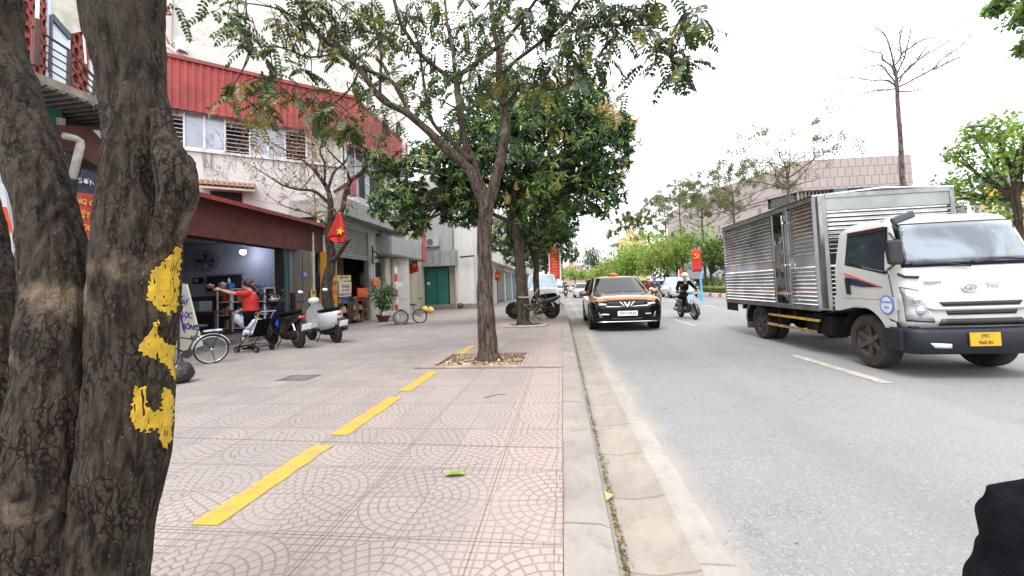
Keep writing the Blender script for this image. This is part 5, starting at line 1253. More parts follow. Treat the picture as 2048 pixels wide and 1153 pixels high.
def car(name, label, cat, X, Y, rz, W=1.75, L=4.3, H=1.45, hood=.85, belt=.92, cab=None, paint=None, glass=None, plate_=None, pm=None, group=None, wr=.31, front_dark=None, suv=False, full=True, z0=0):
    """a car whose front (local -y) starts at (X, Y)"""
    cab = cab or (1.05, 1.75, L-1.15, L-.45); o = thing(name, label, cat, (X, Y, z0), rz, group)
    b = carbody(W, L, H, hood, belt, cab, clr=.22)
    body = b.build('body', paint, o, auto=50); 
    r0, r1 = house(W, H, belt, cab); g = MB(); g.loft([r0, r1], cap=False); g.build('window', glass or M_WIND, o, auto=60)
    rf = MB(); up = [Vector(p) for p in r1]; c = sum(up, Vector())/len(up)
    ringa = [p+(p-c).normalized()*.015+Vector((0, 0, -.02)) for p in up]; ringb = [c.lerp(p, .96)+Vector((0, 0, .035)) for p in up]; ringc = [c.lerp(p, .55)+Vector((0, 0, .065)) for p in up]
    rf.loft([ringa, ringb, ringc], cap=True); rf.build('roof', paint, o, auto=60)
    # pillars
    n = len(r0); P = MB()
    for i in (0, 4, 8, 10): P.tube([Vector(r0[i])*1.0, Vector(r1[i])], .028, 5)
    for s in (-1, 1):
        a = Vector((s*(W/2-.03), (cab[0]+cab[3])/2+.05, belt-.03)); e = Vector((s*(W/2-.035)*.80, (cab[1]+cab[2])/2, H-.06)); P.tube([a, e], .03, 5)
    P.build('pillars', paint, o)
    for s in (-1, 1):
        for yy in (.82, L-.85):
            wheel(o, (s*(W/2-.11), yy, wr), wr, .2, s)
            A = MB(); A.lathe([(wr*1.14, -.02), (wr*1.14, .005), (0, .005)], 24, T_(s*(W/2-.012), yy, wr+.01) @ Matrix.Rotation(R(90)*s, 4, 'Y'))
            A.build('wheel_arch', M_BLKP, o)
        m_ = MB(); m_.ball((s*(W/2+.07), cab[0]+.25, belt+.06), .10, 12, 8, sc=(1.0, .6, .72)); m_.build('wing_mirror', paint, o, smooth=True)
        h_ = MB(); h_.ball((s*W*.36, .10, hood-.14), .12, 12, 8, sc=(1.25, .75, .5)); h_.build('headlight', M_LAMPC, o, smooth=True)
    if full:
        gr = MB(); gr.slab([(-W*.27, -.005, .36), (W*.27, -.005, .36), (W*.32, .0, .50), (W*.25, .0, .60), (-W*.25, .0, .60), (-W*.32, .0, .50)], (0, .03, 0)); gr.build('grille', M_BLKP, o)
        if plate_: plate(o, plate_, (0, -.03, .52), Matrix.Rotation(R(90), 4, 'X'), .44, .11, pm)
    return o
PW1 = mat('paint_white', (.48, .49, .50), .25, .06, 2, coat=.6); PW2 = mat('paint_silver', (.38, .40, .42), .3, .1, 2, metal=.4, coat=.5)
PCOP = mat('paint_copper', (.36, .155, .065), .22, .18, 2, metal=.65, coat=.9); PBLK = mat('paint_black', (.01, .01, .012), .12, .1, 2, coat=.8); PRED = mat('paint_red', (.35, .03, .04), .3, .1, 2, coat=.5)

# ---------------- copper car, front towards the camera
cx = 1.655
S = thing('copper_car', 'copper brown car with gloss black front and V emblem driving beside the kerb', 'car', (cx, 10.72, 0))
W, L, H = 1.86, 4.75, 1.50
b = MB(); hw = W/2; sec = []
cabS = (1.10, 2.0, 4.2, 4.62)
for y, wf, zt, zb in ((.0, .80, .80, .28), (.03, .90, .86, .24), (.10, .955, .885, .22), (.30, .985, .905, .22), (.7, 1, .935, .22), (1.12, 1, .965, .22), (2.4, 1, .97, .22), (4.0, 1, .98, .22), (4.55, .97, .96, .25), (4.72, .93, .9, .3), (4.75, .88, .85, .35)):
    w_ = hw*wf; zm = .62
    ring = [(-w_*.72, y, zb), (-w_*.96, y, zb+.04), (-w_*.99, y, .45), (-w_, y, zm), (-w_*.985, y, zt-.10), (-w_*.93, y, zt-.03), (-w_*.80, y, zt), (-w_*.74, y, zt-.006), (-w_*.66, y, zt+.018), (-w_*.3, y, zt+.03), (0, y, zt+.034)]
    ring += [(-p[0], p[1], p[2]) for p in ring[-2::-1]]; sec.append(ring)
b.loft(sec)
for i_f, f in enumerate(b.f):
    cc_ = sum((Vector(b.v[q]) for q in f), Vector())/len(f)
    if cc_.y < .52 and cc_.z < .80: b.mi[i_f] = 1
b.build('body', [PCOP, M_BLKG], S, auto=42)
r0, r1 = house(W, H, .96, cabS); g = MB(); g.loft([r0, r1], cap=False); g.build('window', M_WIND, S, auto=60)
up = [Vector(p) for p in r1]; c = sum(up, Vector())/len(up); rf = MB()
rf.loft([[p+(p-c).normalized()*.02+Vector((0, 0, -.025)) for p in up], [c.lerp(p, .97)+Vector((0, 0, .03)) for p in up], [c.lerp(p, .55)+Vector((0, 0, .06)) for p in up]]); rf.build('roof', PCOP, S, auto=60)
P = MB()
for i in (0, 4): P.tube([Vector(r0[i]), Vector(r0[i]).lerp(Vector(r1[i]), .5)+Vector((0, -.01, .01)), Vector(r1[i])], .024, 6)
P.build('pillar', PCOP, S, smooth=True)
P = MB()
for s in (-1, 1):
    for yy, y2 in ((2.45, 2.7), (3.6, 3.5)): P.tube([(s*(hw-.03), yy, .96), (s*(hw-.035)*.80, y2, H-.07)], .03, 5)
P.build('door_pillar', M_BLKG, S)
for s in (-1, 1):
    for yy in (.86, 3.72):
        wheel(S, (s*(hw-.115), yy, .335), .335, .23, s, spokes=7)
        A = MB(); A.lathe([(.395, -.02), (.395, .008), (.36, .012), (0, .006)], 28, T_(s*(hw-.006), yy, .345) @ Matrix.Rotation(R(90)*s, 4, 'Y')); A.build('wheel_arch', M_BLKP, S)
    m_ = MB(); m_.ball((s*(hw+.10), 1.42, 1.0), .13, 14, 10, sc=(.95, .65, .62)); mo = m_.build('wing_mirror', PCOP, S, smooth=True)
    m_ = MB(); m_.box((s*(hw+.10), 1.40, .935), (.22, .12, .04)); m_.build('mirror_base', M_BLKP, mo, bevel=.015)
    m_ = MB(); m_.box((s*(hw-.02), 2.4, .27), (.05, 2.2, .07)); m_.build('sill_trim', M_BLKP, S, bevel=.01)
def SP(x, z, off=.0):         # a point on the car's front face
    u = min(1, abs(x)/hw); y = .005+.035*u*u+(.22*max(0, u-.72)/.28 if u > .72 else 0) + (.02*abs(z-.55)/.3)**1
    return Vector((x, y-off, z))
def patch(pts, off, m, name, parent, nx=10, thick=.012, fn=SP, nz=3):
    """four corners (x, z) tl tr br bl mapped on the front"""
    b = MB(); tl, tr2, br, bl = pts; rows = []
    for j in range(nz+1):
        v = j/nz; row = []
        for i in range(nx+1):
            u = i/nx; x = (tl[0]*(1-u)+tr2[0]*u)*(1-v)+(bl[0]*(1-u)+br[0]*u)*v; z = (tl[1]*(1-u)+tr2[1]*u)*(1-v)+(bl[1]*(1-u)+br[1]*u)*v
            row.append(fn(x, z, off))
        rows.append(row)
    n = nx+1
    for row in rows: b.v += [tuple(p) for p in row]
    for j in range(nz):
        for i in range(nx): b.f.append((j*n+i, j*n+i+1, (j+1)*n+i+1, (j+1)*n+i)[::-1]); b.mi.append(0)
    o = b.build(name, m, parent, smooth=True); q = o.modifiers.new('s', 'SOLIDIFY'); q.thickness = thick; q.offset = 0; return o
patch([(-.90, .78), (.90, .78), (.84, .26), (-.84, .26)], .045, M_BLKG, 'front_mask', S, 24, .02)
patch([(-.52, .775), (.52, .775), (.47, .665), (-.47, .665)], .062, M_BLKP, 'grille', S, 12)
patch([(-.56, .675), (-.10, .66), (-.10, .645), (-.54, .645)], .07, M_CHR, 'light_bar', S, 8); patch([(.10, .66), (.60, .69), (.58, .66), (.10, .645)], .07, M_CHR, 'light_bar', S, 8)
patch([(-.88, .765), (-.50, .735), (-.53, .69), (-.82, .705)], .065, M_LAMPC, 'headlight', S, 8); patch([(.50, .735), (.88, .765), (.82, .705), (.53, .69)], .065, M_LAMPC, 'headlight', S, 8)
for s in (-1, 1):
    v = MB(); v.slab([(s*.20, -.075, .785), (s*.155, -.075, .785), (s*.06, -.085, .665), (s*.09, -.085, .66)], (0, -.012, 0)); v.build('emblem_wing', M_WFR, S)
v = MB(); v.slab([(-.085, -.085, .775), (-.05, -.085, .775), (0, -.09, .69), (.05, -.085, .775), (.085, -.085, .775), (.02, -.095, .65), (-.02, -.095, .65)], (0, -.012, 0)); v.build('v_emblem', M_CHR, S)
patch([(-.80, .47), (-.45, .47), (-.45, .44), (-.62, .43)], .062, M_CHR, 'lower_trim', S); patch([(.45, .47), (.60, .47), (.60, .44), (.45, .44)], .062, M_CHR, 'lower_trim', S)
for s in (-1, 1):
    patch([(s*.74, .55), (s*.79, .55), (s*.80, .40), (s*.62, .36)] if s > 0 else [(-.79, .55), (-.74, .55), (-.62, .36), (-.80, .40)], .064, mat('fog_lamp_bezel', (.35, .36, .38), .2, metal=.6), 'fog_lamp', S)
patch([(-.80, .275), (.80, .275), (.78, .25), (-.78, .25)], .066, M_CHR, 'chin_strip', S, 16, nz=1)
patch([(-.45, .36), (.45, .36), (.4, .30), (-.4, .30)], .062, M_BLKP, 'air_intake', S)
plate(S, '30M 338.86', (.0, -.085, .48), Matrix.Rotation(R(90), 4, 'X'), .50, .125)
# warm taxi-like light on its roof, tiny wipers
b = MB(); b.ball((0, 2.55, 1.535), .12, 14, 8, sc=(1.3, .7, .6)); b.build('roof_light', M_LAMPO, S, smooth=True)
b = MB(); b.tube([(-.45, 1.02, 1.0), (.05, 1.0, 1.02)], .008, 4); b.tube([(.1, 1.0, 1.01), (.6, 1.03, 1.02)], .008, 4); b.build('wiper', M_BLKP, S)

# ---------------- white car behind, other traffic
wc = atz(1337, 596, 0)
car('white_car', 'white oncoming car with yellow number plate behind the helmeted rider in black', 'car', 9.0, 31.0, R(-4), 2.0, 4.6, 1.62, .98, 1.03, paint=PW1, glass=mat('pale_screen', (.30, .36, .42), .05, .3, 1, spec=1), plate_='30E 516.02', pm=M_PLY, group='oncoming cars', wr=.34)
far = [(1115, 600, 'white', 'small white car far down the road, left of the tiny rider', PW1, 60), (1132, 598, 'silver', 'silver car far down the road beyond the parked white van', PW2, 85), (1150, 596, 'white', 'white car far down the road, left of two beside the brown car', PW1, 75), (1166, 600, 'white', 'white car on the road just left of the copper car mirror', PW1, 40), (1140, 594, 'grey', 'tiny grey car at the end of the road', PW2, 120), (1158, 593, 'white', 'tiny white car at the end of the road', PW1, 140)]
for px, py, cn, lb, pm_, yy in far:
    p = aty(px, 572, yy); car(cn+'_car', lb, 'car', p.x, yy, 0, 1.8, 4.3, 1.45, paint=pm_, glass=M_WIND, group='distant cars on the road', full=False)
for i, (px, yy, pm_, lb) in enumerate([(1296, 44, PBLK, 'dark car partly hidden between copper car and the blue-jacket rider'), (1422, 26, PW2, 'silver-grey car parked behind the hedge below the party banner'), (1375, 40, PBLK, 'dark parked car behind the rider in black, beyond the hedge'), (1447, 24, PRED, 'red-pink parked vehicle behind the hedge at the truck rear'), (1350, 55, PW2, 'grey parked car beyond the white oncoming car')]):
    p = aty(px, 572, yy); X = max(p.x, 12.0 if i else p.x); X = p.x if i == 0 else max(p.x, 15.9)
    if i: yy2 = yy*X/p.x if p.x > 0 else yy
    else: yy2 = yy
    car('parked_car', lb, 'car', X, yy2, R(0 if i == 0 else 90), 1.8, 4.3, 1.5, paint=pm_, group='parked cars beyond the hedge' if i else None, full=False, z0=0)
# parked white van behind the kerb trees
V = car('white_van', 'white van parked half on the pavement behind the mango trunks', 'van', -.98, 19.3, R(2), 1.75, 4.3, 1.78, 1.05, 1.08, (.7, 1.3, 4.0, 4.22), PW1, mat('van_screen', (.22, .30, .36), .05, .3, 1, spec=1), None, wr=.3, z0=SW)

# ---------------- truck
TK = thing('box_truck', 'white cab truck with ribbed stainless steel cargo box driving in the right lane', 'truck', (4.9, 8.0, 0))
M_CAB = mat('cab_white', (.48, .485, .47), .35, .10, 1.5, dirt=.3, coat=.4)
k = Mat('stainless_ribbed', .22, 1.0); n = k.noise(2.2, 4); k.color(k.mix(n.step(.3, .7), (.72, .72, .73), (.48, .48, .49))); k.rough(k.noise(5, 4)*.2+.04); M_SS = k.m
k = Mat('stainless_mirror', .06, 1.0); n = k.noise(1.2, 3); k.color(k.mix(n.step(.3, .7), (.50, .50, .50), (.30, .30, .31))); k.bump(k.noise(2.5, 2), .25, .05); M_SM = k.m
M_SSF = mat('box_frame_metal', (.30, .30, .31), .35, .3, 5, metal=.8)
M_CHAS = mat('chassis_dark', (.012, .011, .010), .85, .4, 6, spec=.2); M_BUMP = mat('bumper_navy_black', (.010, .013, .020), .5, .3, 4, spec=.35)
bx0, bx1, by0, by1, bz0, bz1 = 3.98, 5.84, 6.68, 10.36, .72, 2.50
def ribs(name, p0, p1, z0, z1, outn, pitch=.066, dep=.03, flat=None, parent=None):
    """horizontal ribs between two plan points"""
    b = MB(); p0 = Vector(p0); p1 = Vector(p1); outn = Vector(outn); z = z0; prof = []
    while z < z1-.001:
        if flat and flat[0] <= z < flat[1]:
            prof += [(z, 0), (flat[1], 0)]; z = flat[1]; continue
        prof += [(z, 0), (z+pitch*.10, dep), (z+pitch*.20, dep), (z+pitch*.72, 0)]; z += pitch
    prof = [q for q in prof if q[0] <= z1]+[(z1, 0)]
    for i, (zz, o_) in enumerate(prof): b.v += [tuple(p0+outn*o_+Vector((0, 0, zz))), tuple(p1+outn*o_+Vector((0, 0, zz)))]
    for i in range(len(prof)-1): b.f.append((2*i, 2*i+1, 2*i+3, 2*i+2)); b.mi.append(0)
    return b.build(name, M_SS, parent, world=True)
b = MB(); b.bx(bx0+.02, bx1-.02, by0+.03, by1-.02, bz0+.02, bz1-.02); box = b.build('cargo_box', M_SSF, TK, world=True)
ribs('side_panel', (bx0+.012, 8.08, 0), (bx0+.012, by1-.05, 0), bz0+.06, bz1-.08, (-1, 0, 0), flat=(1.42, 1.56), parent=box)
ribs('side_panel', (bx0+.012, by0+.14, 0), (bx0+.012, 7.52, 0), bz0+.06, bz1-.08, (-1, 0, 0), flat=(1.42, 1.60), parent=box)
ribs('front_panel', (bx1-.05, by0+.022, 0), (bx0+.12, by0+.022, 0), bz0+.06, 2.24, (0, -1, 0), flat=(1.42, 1.58), parent=box)
b = MB(); b.bx(bx0+.10, bx1-.05, by0+.0, by0+.03, 2.25, 2.44); b.build('front_header', mat('header_grey', (.30, .33, .32), .5, .2, 2, metal=.5), box, world=True)
b = MB(); b.bx(bx0, bx0+.014, 7.68, 8.05, bz0+.06, bz1-.09); b.build('side_door', M_SM, box, world=True)
b = MB(); b.bx(bx0-.025, bx0+.02, 7.52, 7.62, bz0+.03, bz1-.05); b.bx(bx0-.012, bx0+.02, 8.04, 8.09, bz0+.03, bz1-.05); b.build('door_post', M_SSF, box, world=True, bevel=.006)
b = MB()
for z in (.95, 1.45, 2.2): b.bx(bx0-.04, bx0-.02, 7.50, 7.72, z, z+.03)
b.tube([(bx0-.045, 7.63, .85), (bx0-.045, 7.63, 2.35)], .012, 6); b.build('door_hinge_bar', M_CHR, box, world=True)
b = MB()
b.bx(bx0-.015, bx0+.03, by0+.12, by1, bz1-.075, bz1+.0); b.bx(bx0-.012, bx0+.03, by0+.12, by1, bz0-.02, bz0+.06); b.bx(bx0-.01, bx0+.03, by1-.05, by1+.01, bz0-.02, bz1)
b.bx(bx0+.10, bx1, by0-.012, by0+.03, bz1-.06, bz1+.01); b.bx(bx1-.05, bx1+.01, by0-.012, by0+.05, bz0, bz1); b.bx(bx0+.1, bx1, by0-.008, by0+.03, bz0-.02, bz0+.06)
b.build('box_rail', M_SSF, box, world=True, bevel=.006)
b = MB(); b.slab([(bx0-.012, by0+.135, bz0), (bx0+.11, by0-.01, bz0), (bx0+.11, by0-.01, bz1-.01), (bx0-.012, by0+.135, bz1-.01)], (.03, .03, 0)); b.build('corner_post', mat('bright_steel', (.42, .42, .43), .3, .2, 4, metal=.9), box, world=True)
b = MB(); b.slab([(bx0-.02, by0+.1, bz1), ((bx0+bx1)/2, by0-.01, bz1+.05), (bx1+.01, by0-.01, bz1), (bx1+.01, by1, bz1), ((bx0+bx1)/2, by1, bz1+.05), (bx0-.02, by1, bz1)], (0, 0, .02)); b.build('box_roof', M_SS, box, world=True)
b = MB(); b.bx(bx0+.01, bx0+.03, by1-.55, by1+.02, bz0-.20, bz0-.02); b.build('rear_skirt', M_CHAS, TK, world=True)
# chassis
b = MB(); b.bx(4.35, 4.47, 6.0, 10.2, .50, .68); b.bx(5.25, 5.37, 6.0, 10.2, .50, .68); b.bx(4.1, 5.7, 6.7, 10.3, .66, .715)
for yy in (6.9, 7.6, 8.3, 9.6): b.bx(4.05, 5.8, yy, yy+.08, .58, .66)
b.cyl((4.1, 8.93, .36), (5.7, 8.93, .36), .07, n=8); b.ball((4.87, 8.93, .36), .17); b.cyl((4.1, 5.95, .36), (5.6, 5.95, .36), .05, n=8)
b.bx(4.1, 4.5, 6.75, 7.4, .32, .62); b.bx(5.2, 5.65, 6.9, 7.7, .30, .6)
b.build('chassis', M_CHAS, TK, world=True)
b = MB(); b.bx(4.02, 4.06, 6.95, 8.5, .52, .56); b.build('guard_rail', mat('guard_yellow', (.55, .36, .06), .7, .5, 6, dirt=.5), TK, world=True)
b = MB(); b.bx(4.02, 4.06, 7.0, 8.55, .33, .37); b.build('guard_rail', mat('guard_rusty', (.42, .25, .10), .8, .6, 5, dirt=.6), TK, world=True)
b = MB(); b.bx(4.03, 4.07, 7.0, 7.05, .33, .66); b.bx(4.03, 4.07, 8.1, 8.15, .33, .66); b.build('guard_hanger', M_CHAS, TK, world=True)
b = MB(); pr = [(8.93+.43*math.cos(a), .36+.43*math.sin(a)) for a in np.linspace(-.1, 3.0, 12)]
for i in range(len(pr)-1): b.add([(4.0, pr[i][0], pr[i][1]), (4.42, pr[i][0], pr[i][1]), (4.42, pr[i+1][0], pr[i+1][1]), (4.0, pr[i+1][0], pr[i+1][1])], [(0, 1, 2, 3)])
mf = b.build('rear_mudguard', M_CHAS, TK, world=True); q = mf.modifiers.new('s', 'SOLIDIFY'); q.thickness = .015
b = MB(); b.tube([(4.0, 8.93+.44*math.cos(a), .36+.44*math.sin(a)) for a in np.linspace(0, 1.3, 8)], .02, 6); b.bx(4.0, 4.4, 9.36, 9.38, .18, .62); b.build('mudflap', M_SSF, TK, world=True)
i_ = wm(TK).inverted()
for s, xs in ((-1, (4.16, 4.38)), (1, (5.40, 5.62))):
    for xx in xs: wheel(TK, i_ @ Vector((xx, 8.93, .355)), .355, .19, s, M_RIMD, M_TYRED, 6)
for s, xx in ((-1, 4.15), (1, 5.42)): wheel(TK, i_ @ Vector((xx, 5.96, .355)), .355, .21, s, M_RIMD, M_TYRED, 6)
# cab
CXm = 4.745; 
def cz(z):      # half width, front y at a height
    t = [(.44, .70, 5.27), (.62, .745, 5.22), (.95, .755, 5.21), (1.28, .755, 5.26), (1.34, .75, 5.275), (1.84, .66, 5.42), (1.90, .63, 5.46), (1.95, .57, 5.56), (1.97, .50, 5.70)]
    for i in range(len(t)-1):
        if z <= t[i+1][0]: u = max(0, (z-t[i][0])/(t[i+1][0]-t[i][0])); return (t[i][1]*(1-u)+t[i+1][1]*u, t[i][2]*(1-u)+t[i+1][2]*u)
    return t[-1][1:]
def CF(x, z, off=0):   # x local to the cab centre
    hw_, yf = cz(z); u = min(1, abs(x)/hw_); y = yf+.05*u*u+(.16*(1-math.sqrt(max(0, 1-((u-.86)/.14)**2))) if u > .86 else 0)
    return Vector((CXm+x, y-off, z))
b = MB(); rings = []
for z in (.80, .95, 1.12, 1.28, 1.34, 1.5, 1.68, 1.84, 1.90, 1.95, 1.97):
    hw_, yf = cz(z); us = [-1, -.985, -.95, -.9, -.8, -.5, -.2, 0, .2, .5, .8, .9, .95, .985, 1]
    yb_ = 6.46 if z < 1.85 else 6.46-(z-1.85)*1.2
    ring = [tuple(CF(u*hw_, z)) for u in us]+[(CXm+hw_, 5.7, z), (CXm+hw_, 6.1, z), (CXm+hw_, yb_-.04, z), (CXm+hw_-.04, yb_, z), (CXm-hw_+.04, yb_, z), (CXm-hw_, yb_-.04, z), (CXm-hw_, 6.1, z), (CXm-hw_, 5.7, z)]
    rings.append(ring)
b.loft(rings); cabo = b.build('cab', M_CAB, TK, world=True, auto=32)
for s in (-1, 1):   # fenders
    b = MB(); X = CXm+s*.757
    arch = [(6.40, .80)]+[(5.96+.46*math.cos(a), .36+.46*math.sin(a)) for a in np.linspace(1.15, 2.95, 12)]
    pts = [(X, 6.46, .96), (X, 6.46, .74)]+[(X, y, z) for y, z in [(6.38, .74)]+arch[2:]]+[(X, 5.50, .46), (X, 5.40, .46), (X, 5.39, .60), (X, 5.38, .96)]
    pts = [p if p[1] < 6.45 else p for p in pts]
    b.slab(pts, (-s*.05, 0, 0)); b.build('fender', M_CAB, TK, world=True)
    b = MB(); 
    aa = np.linspace(.2, 3.0, 12); pr = [(5.96+.44*math.cos(a), .36+.44*math.sin(a)) for a in aa]
    for i in range(len(pr)-1): b.add([(X-s*.03, pr[i][0], pr[i][1]), (X-s*.42, pr[i][0], pr[i][1]), (X-s*.42, pr[i+1][0], pr[i+1][1]), (X-s*.03, pr[i+1][0], pr[i+1][1])], [(0, 1, 2, 3)])
    b.build('wheel_well', M_CHAS, TK, world=True)
_mi = wm(TK).inverted()
def CFl(x, z, off=0): return _mi @ CF(x, z, off)
patch([(-.745, .99), (.745, .99), (.735, .60), (-.735, .60)], .0, M_CAB, 'lower_front', TK, 24, .02, CFl, 4)
k = Mat('truck_windscreen', .04, spec=1); n = k.noise(1.3, 4, dist=.8); k.color(k.mix(n.step(.42, .6), (.16, .20, .24), (.03, .05, .07))); k.b.inputs['Coat Weight'].default_value = 1; k.b.inputs['Coat Roughness'].default_value = .02  # blotchy reflection of the surroundings mixed into the glass colour
patch([(-.63, 1.85), (.63, 1.85), (.70, 1.31), (-.70, 1.31)], .006, M_BLKG, 'windscreen_surround', TK, 24, .008, CFl, 6)
patch([(-.60, 1.83), (.60, 1.83), (.67, 1.35), (-.67, 1.35)], .013, k.m, 'windscreen', TK, 24, .008, CFl, 6)
for pts in ([(-.42, .895), (.42, .895), (.38, .845), (-.38, .845)], [(-.36, .79), (.36, .79), (.34, .745), (-.34, .745)]): patch(pts, .014, M_BLKP, 'grille_slot', TK, 12, .01, CFl, 1)
patch([(-.40, .70), (.40, .70), (.44, .62), (-.44, .62)], .016, M_BLKP, 'grille_slot', TK, 12, .01, CFl, 1)
patch([(-.55, .835), (.55, .835), (.50, .80), (-.50, .80)], .02, M_CAB, 'grille_bar', TK, 14, .02, CFl, 2)
for s in (-1, 1):
    pts = [(-.735, 1.07), (-.60, 1.02), (-.47, .67), (-.715, .69)]
    if s > 0: pts = [(.60, 1.02), (.735, 1.07), (.715, .69), (.47, .67)]
    patch([(q[0]*1.0, q[1]+.012) for q in pts[:2]]+[(q[0], q[1]-.014) for q in pts[2:]], .008, M_BLKP, 'headlight_housing', TK, 8, .01, CFl, 4)
    hl = patch(pts, .016, mat('headlight_glass', (.50, .52, .55), .08, .6, 9, spec=1, coat=1), 'headlight', TK, 8, .01, CFl, 4)
    lb_ = MB(); c = CFl(s*.64, .93, .022); lb_.ball(c, .045, sc=(1, .4, 1)); c = CFl(s*.61, .80, .022); lb_.ball(c, .05, sc=(1, .4, 1)); lb_.build('lamp_reflector', M_CHR, hl, smooth=True)
# bumper
def CB(x, z, off=0):
    u = abs(x)/.79; y = 5.13+.06*u*u+(.22*((u-.82)/.18)**2 if u > .82 else 0); return _mi @ Vector((CXm+x, y-off, z))
b = MB(); rows = []
for z, off in ((.30, -.03), (.33, .0), (.44, .012), (.54, .012), (.575, .0), (.60, -.05)):
    rows.append([tuple(CB(x, z, off)) for x in np.linspace(-.79, .79, 25)])
b.loft(rows, cap=False, closed=False); bo = b.build('bumper', M_BUMP, TK, auto=50); q = bo.modifiers.new('s', 'SOLIDIFY'); q.thickness = .05
b = MB(); b.bx(CXm-.79, CXm-.74, 5.3, 5.55, .33, .58); b.bx(CXm+.74, CXm+.79, 5.3, 5.55, .33, .58); b.bx(CXm-.7, CXm+.7, 5.25, 5.5, .3, .62); b.build('bumper_end', M_BUMP, TK, world=True, bevel=.01)
patch([(-.60, .435), (-.40, .425), (-.40, .375), (-.56, .38)], .016, M_LAMPC, 'fog_lamp', TK, 5, .01, CB, 2); patch([(.40, .425), (.60, .435), (.56, .38), (.40, .375)], .016, M_LAMPC, 'fog_lamp', TK, 5, .01, CB, 2)
plate(TK, '', _mi @ Vector((4.66, 5.105, .475)), Matrix.Rotation(R(90), 4, 'X'), .30, .15, M_PLY, ['29C', '968.85'])
# emblem and lettering
rfr = Matrix.Rotation(R(90), 4, 'X')
b = MB(); c = CF(-.10, 1.05, .02); b.tube([c+Vector((.075*math.cos(a), 0, .045*math.sin(a))) for a in np.linspace(0, 6.2832, 25)[:-1]], .008, 6, closed=True)
b.tube([c+Vector((.05, -.002, .02)), c+Vector((0, -.004, .012)), c+Vector((-.03, -.004, -.012)), c+Vector((.03, -.002, -.02))][:0]+[c+Vector((-.035, 0, -.02)), c+Vector((-.012, 0, .018)), c+Vector((.012, 0, -.018)), c+Vector((.035, 0, .02))], .008, 5); b.build('round_emblem', M_CHR, TK, world=True, smooth=True)
text('MIGHTY', .05, CF(-.45, 1.12, .012), rfr, M_SSF, TK); text('TW', .09, CF(.14, 1.07, .016), rfr, mat('faded_letter', (.5, .4, .35), .6), TK)
# side window, door, handle, stripes, sticker
def CS(y, z, off=.004): hw_, yf = cz(z); return Vector((CXm-hw_-off, y, z))
def sidep(pts, m, name, off=.004, parent=TK):
    b = MB(); b.slab([CS(y, z, off) for y, z in pts], (.006, 0, 0)); return b.build(name, m, parent, world=True)
sidep([(6.24, 1.84), (5.54, 1.835), (5.46, 1.25), (5.50, 1.24), (6.22, 1.39)], M_BLKP, 'window_rubber', .006)
sidep([(6.20, 1.81), (5.57, 1.80), (5.50, 1.28), (6.19, 1.41)], M_GLASSD, 'side_window', .012)
sidep([(6.22, 1.84), (5.56, 1.84), (5.55, 1.79), (6.21, 1.79)], mat('dark_visor', (.04, .01, .012), .3), 'rain_visor', .025)
sidep([(6.20, 1.22), (5.85, 1.16), (5.56, 1.08), (5.9, 1.08), (6.18, 1.12)], mat('stripe_navy', (.015, .025, .07), .4), 'door_stripe', .008); sidep([(6.22, 1.28), (5.56, 1.085), (5.62, 1.085), (6.2, 1.25)], mat('stripe_red', (.6, .12, .08), .4), 'door_stripe', .009)
sidep([(6.20, 1.20), (6.12, 1.19), (6.10, .98), (6.18, .98)], M_BLKP, 'door_handle', .02)
for pts in ([(6.30, 1.86), (6.285, 1.86), (6.285, .82), (6.30, .82)], [(5.46, 1.24), (5.445, 1.24), (5.40, .96), (5.415, .96)], [(6.29, .925), (5.41, .925), (5.41, .915), (6.29, .915)]): sidep(pts, mat('shut_line', (.12, .12, .12), .7), 'shut_line', .003)
sidep([(5.50, .70), (5.40, .60), (5.34, .60), (5.36, .66)], M_BLKP, 'side_marker', .012)
b = MB(); cc = CS(5.50, .86, .012); b.lathe([(.105, 0), (.105, .003), (0, .003)], 24, Matrix.Translation(cc) @ roty(R(-90)) @ Matrix.Diagonal((1.15, 1, 1, 1))); so_ = b.build('door_sticker', mat('sticker_blue', (.12, .22, .60), .5), TK, world=True)
b = MB(); b.lathe([(.085, 0), (.085, .003), (0, .003)], 24, Matrix.Translation(cc-Vector((.002, 0, 0))) @ roty(R(-90)) @ Matrix.Diagonal((1.15, 1, 1, 1))); b.build('sticker_face', M_WFR, so_, world=True)
text('TRUONG', .038, cc-Vector((.007, 0, -.035)), facing((-1, 0, 0)), mat('sticker_blue', (.12, .22, .60), .5), TK); text('AN', .05, cc-Vector((.007, 0, .03)), facing((-1, 0, 0)), mat('sticker_blue', (.12, .22, .60), .5), TK)
b = MB(); b.box((0, 0, 0), (.17, .07, .30), M=Matrix.Translation(atx(1789, 505, 3.93)) @ rotz(.15)); mo = b.build('wing_mirror', M_BLKP, TK, world=True, bevel=.035, seg=4)
for a_, e_ in ((atx(1789, 480, 3.93), CS(5.5, 1.75, 0)), (atx(1789, 530, 3.93), CS(5.45, 1.3, 0))):
    b = MB(); b.tube([a_, e_], .012, 6); b.build('mirror_arm', M_BLKP, TK, world=True)
b = MB(); b.box((0, 0, 0), (.17, .07, .30), M=Matrix.Translation(Vector((5.62, 5.35, 1.6)))); b.build('wing_mirror', M_BLKP, TK, world=True, bevel=.035, seg=4)
p = aty(1805, 436, 5.3); b = MB(); b.box((0, 0, 0), (.26, .05, .09), M=Matrix.Translation(p) @ roty(-.35)); b.build('roof_mirror', mat('dark_blue_plastic', (.05, .06, .08), .3), TK, world=True, bevel=.02)
b = MB(); b.tube([p, CF(-.6, 1.86, 0)], .012, 5); b.build('roof_mirror_arm', M_BLKP, TK, world=True)
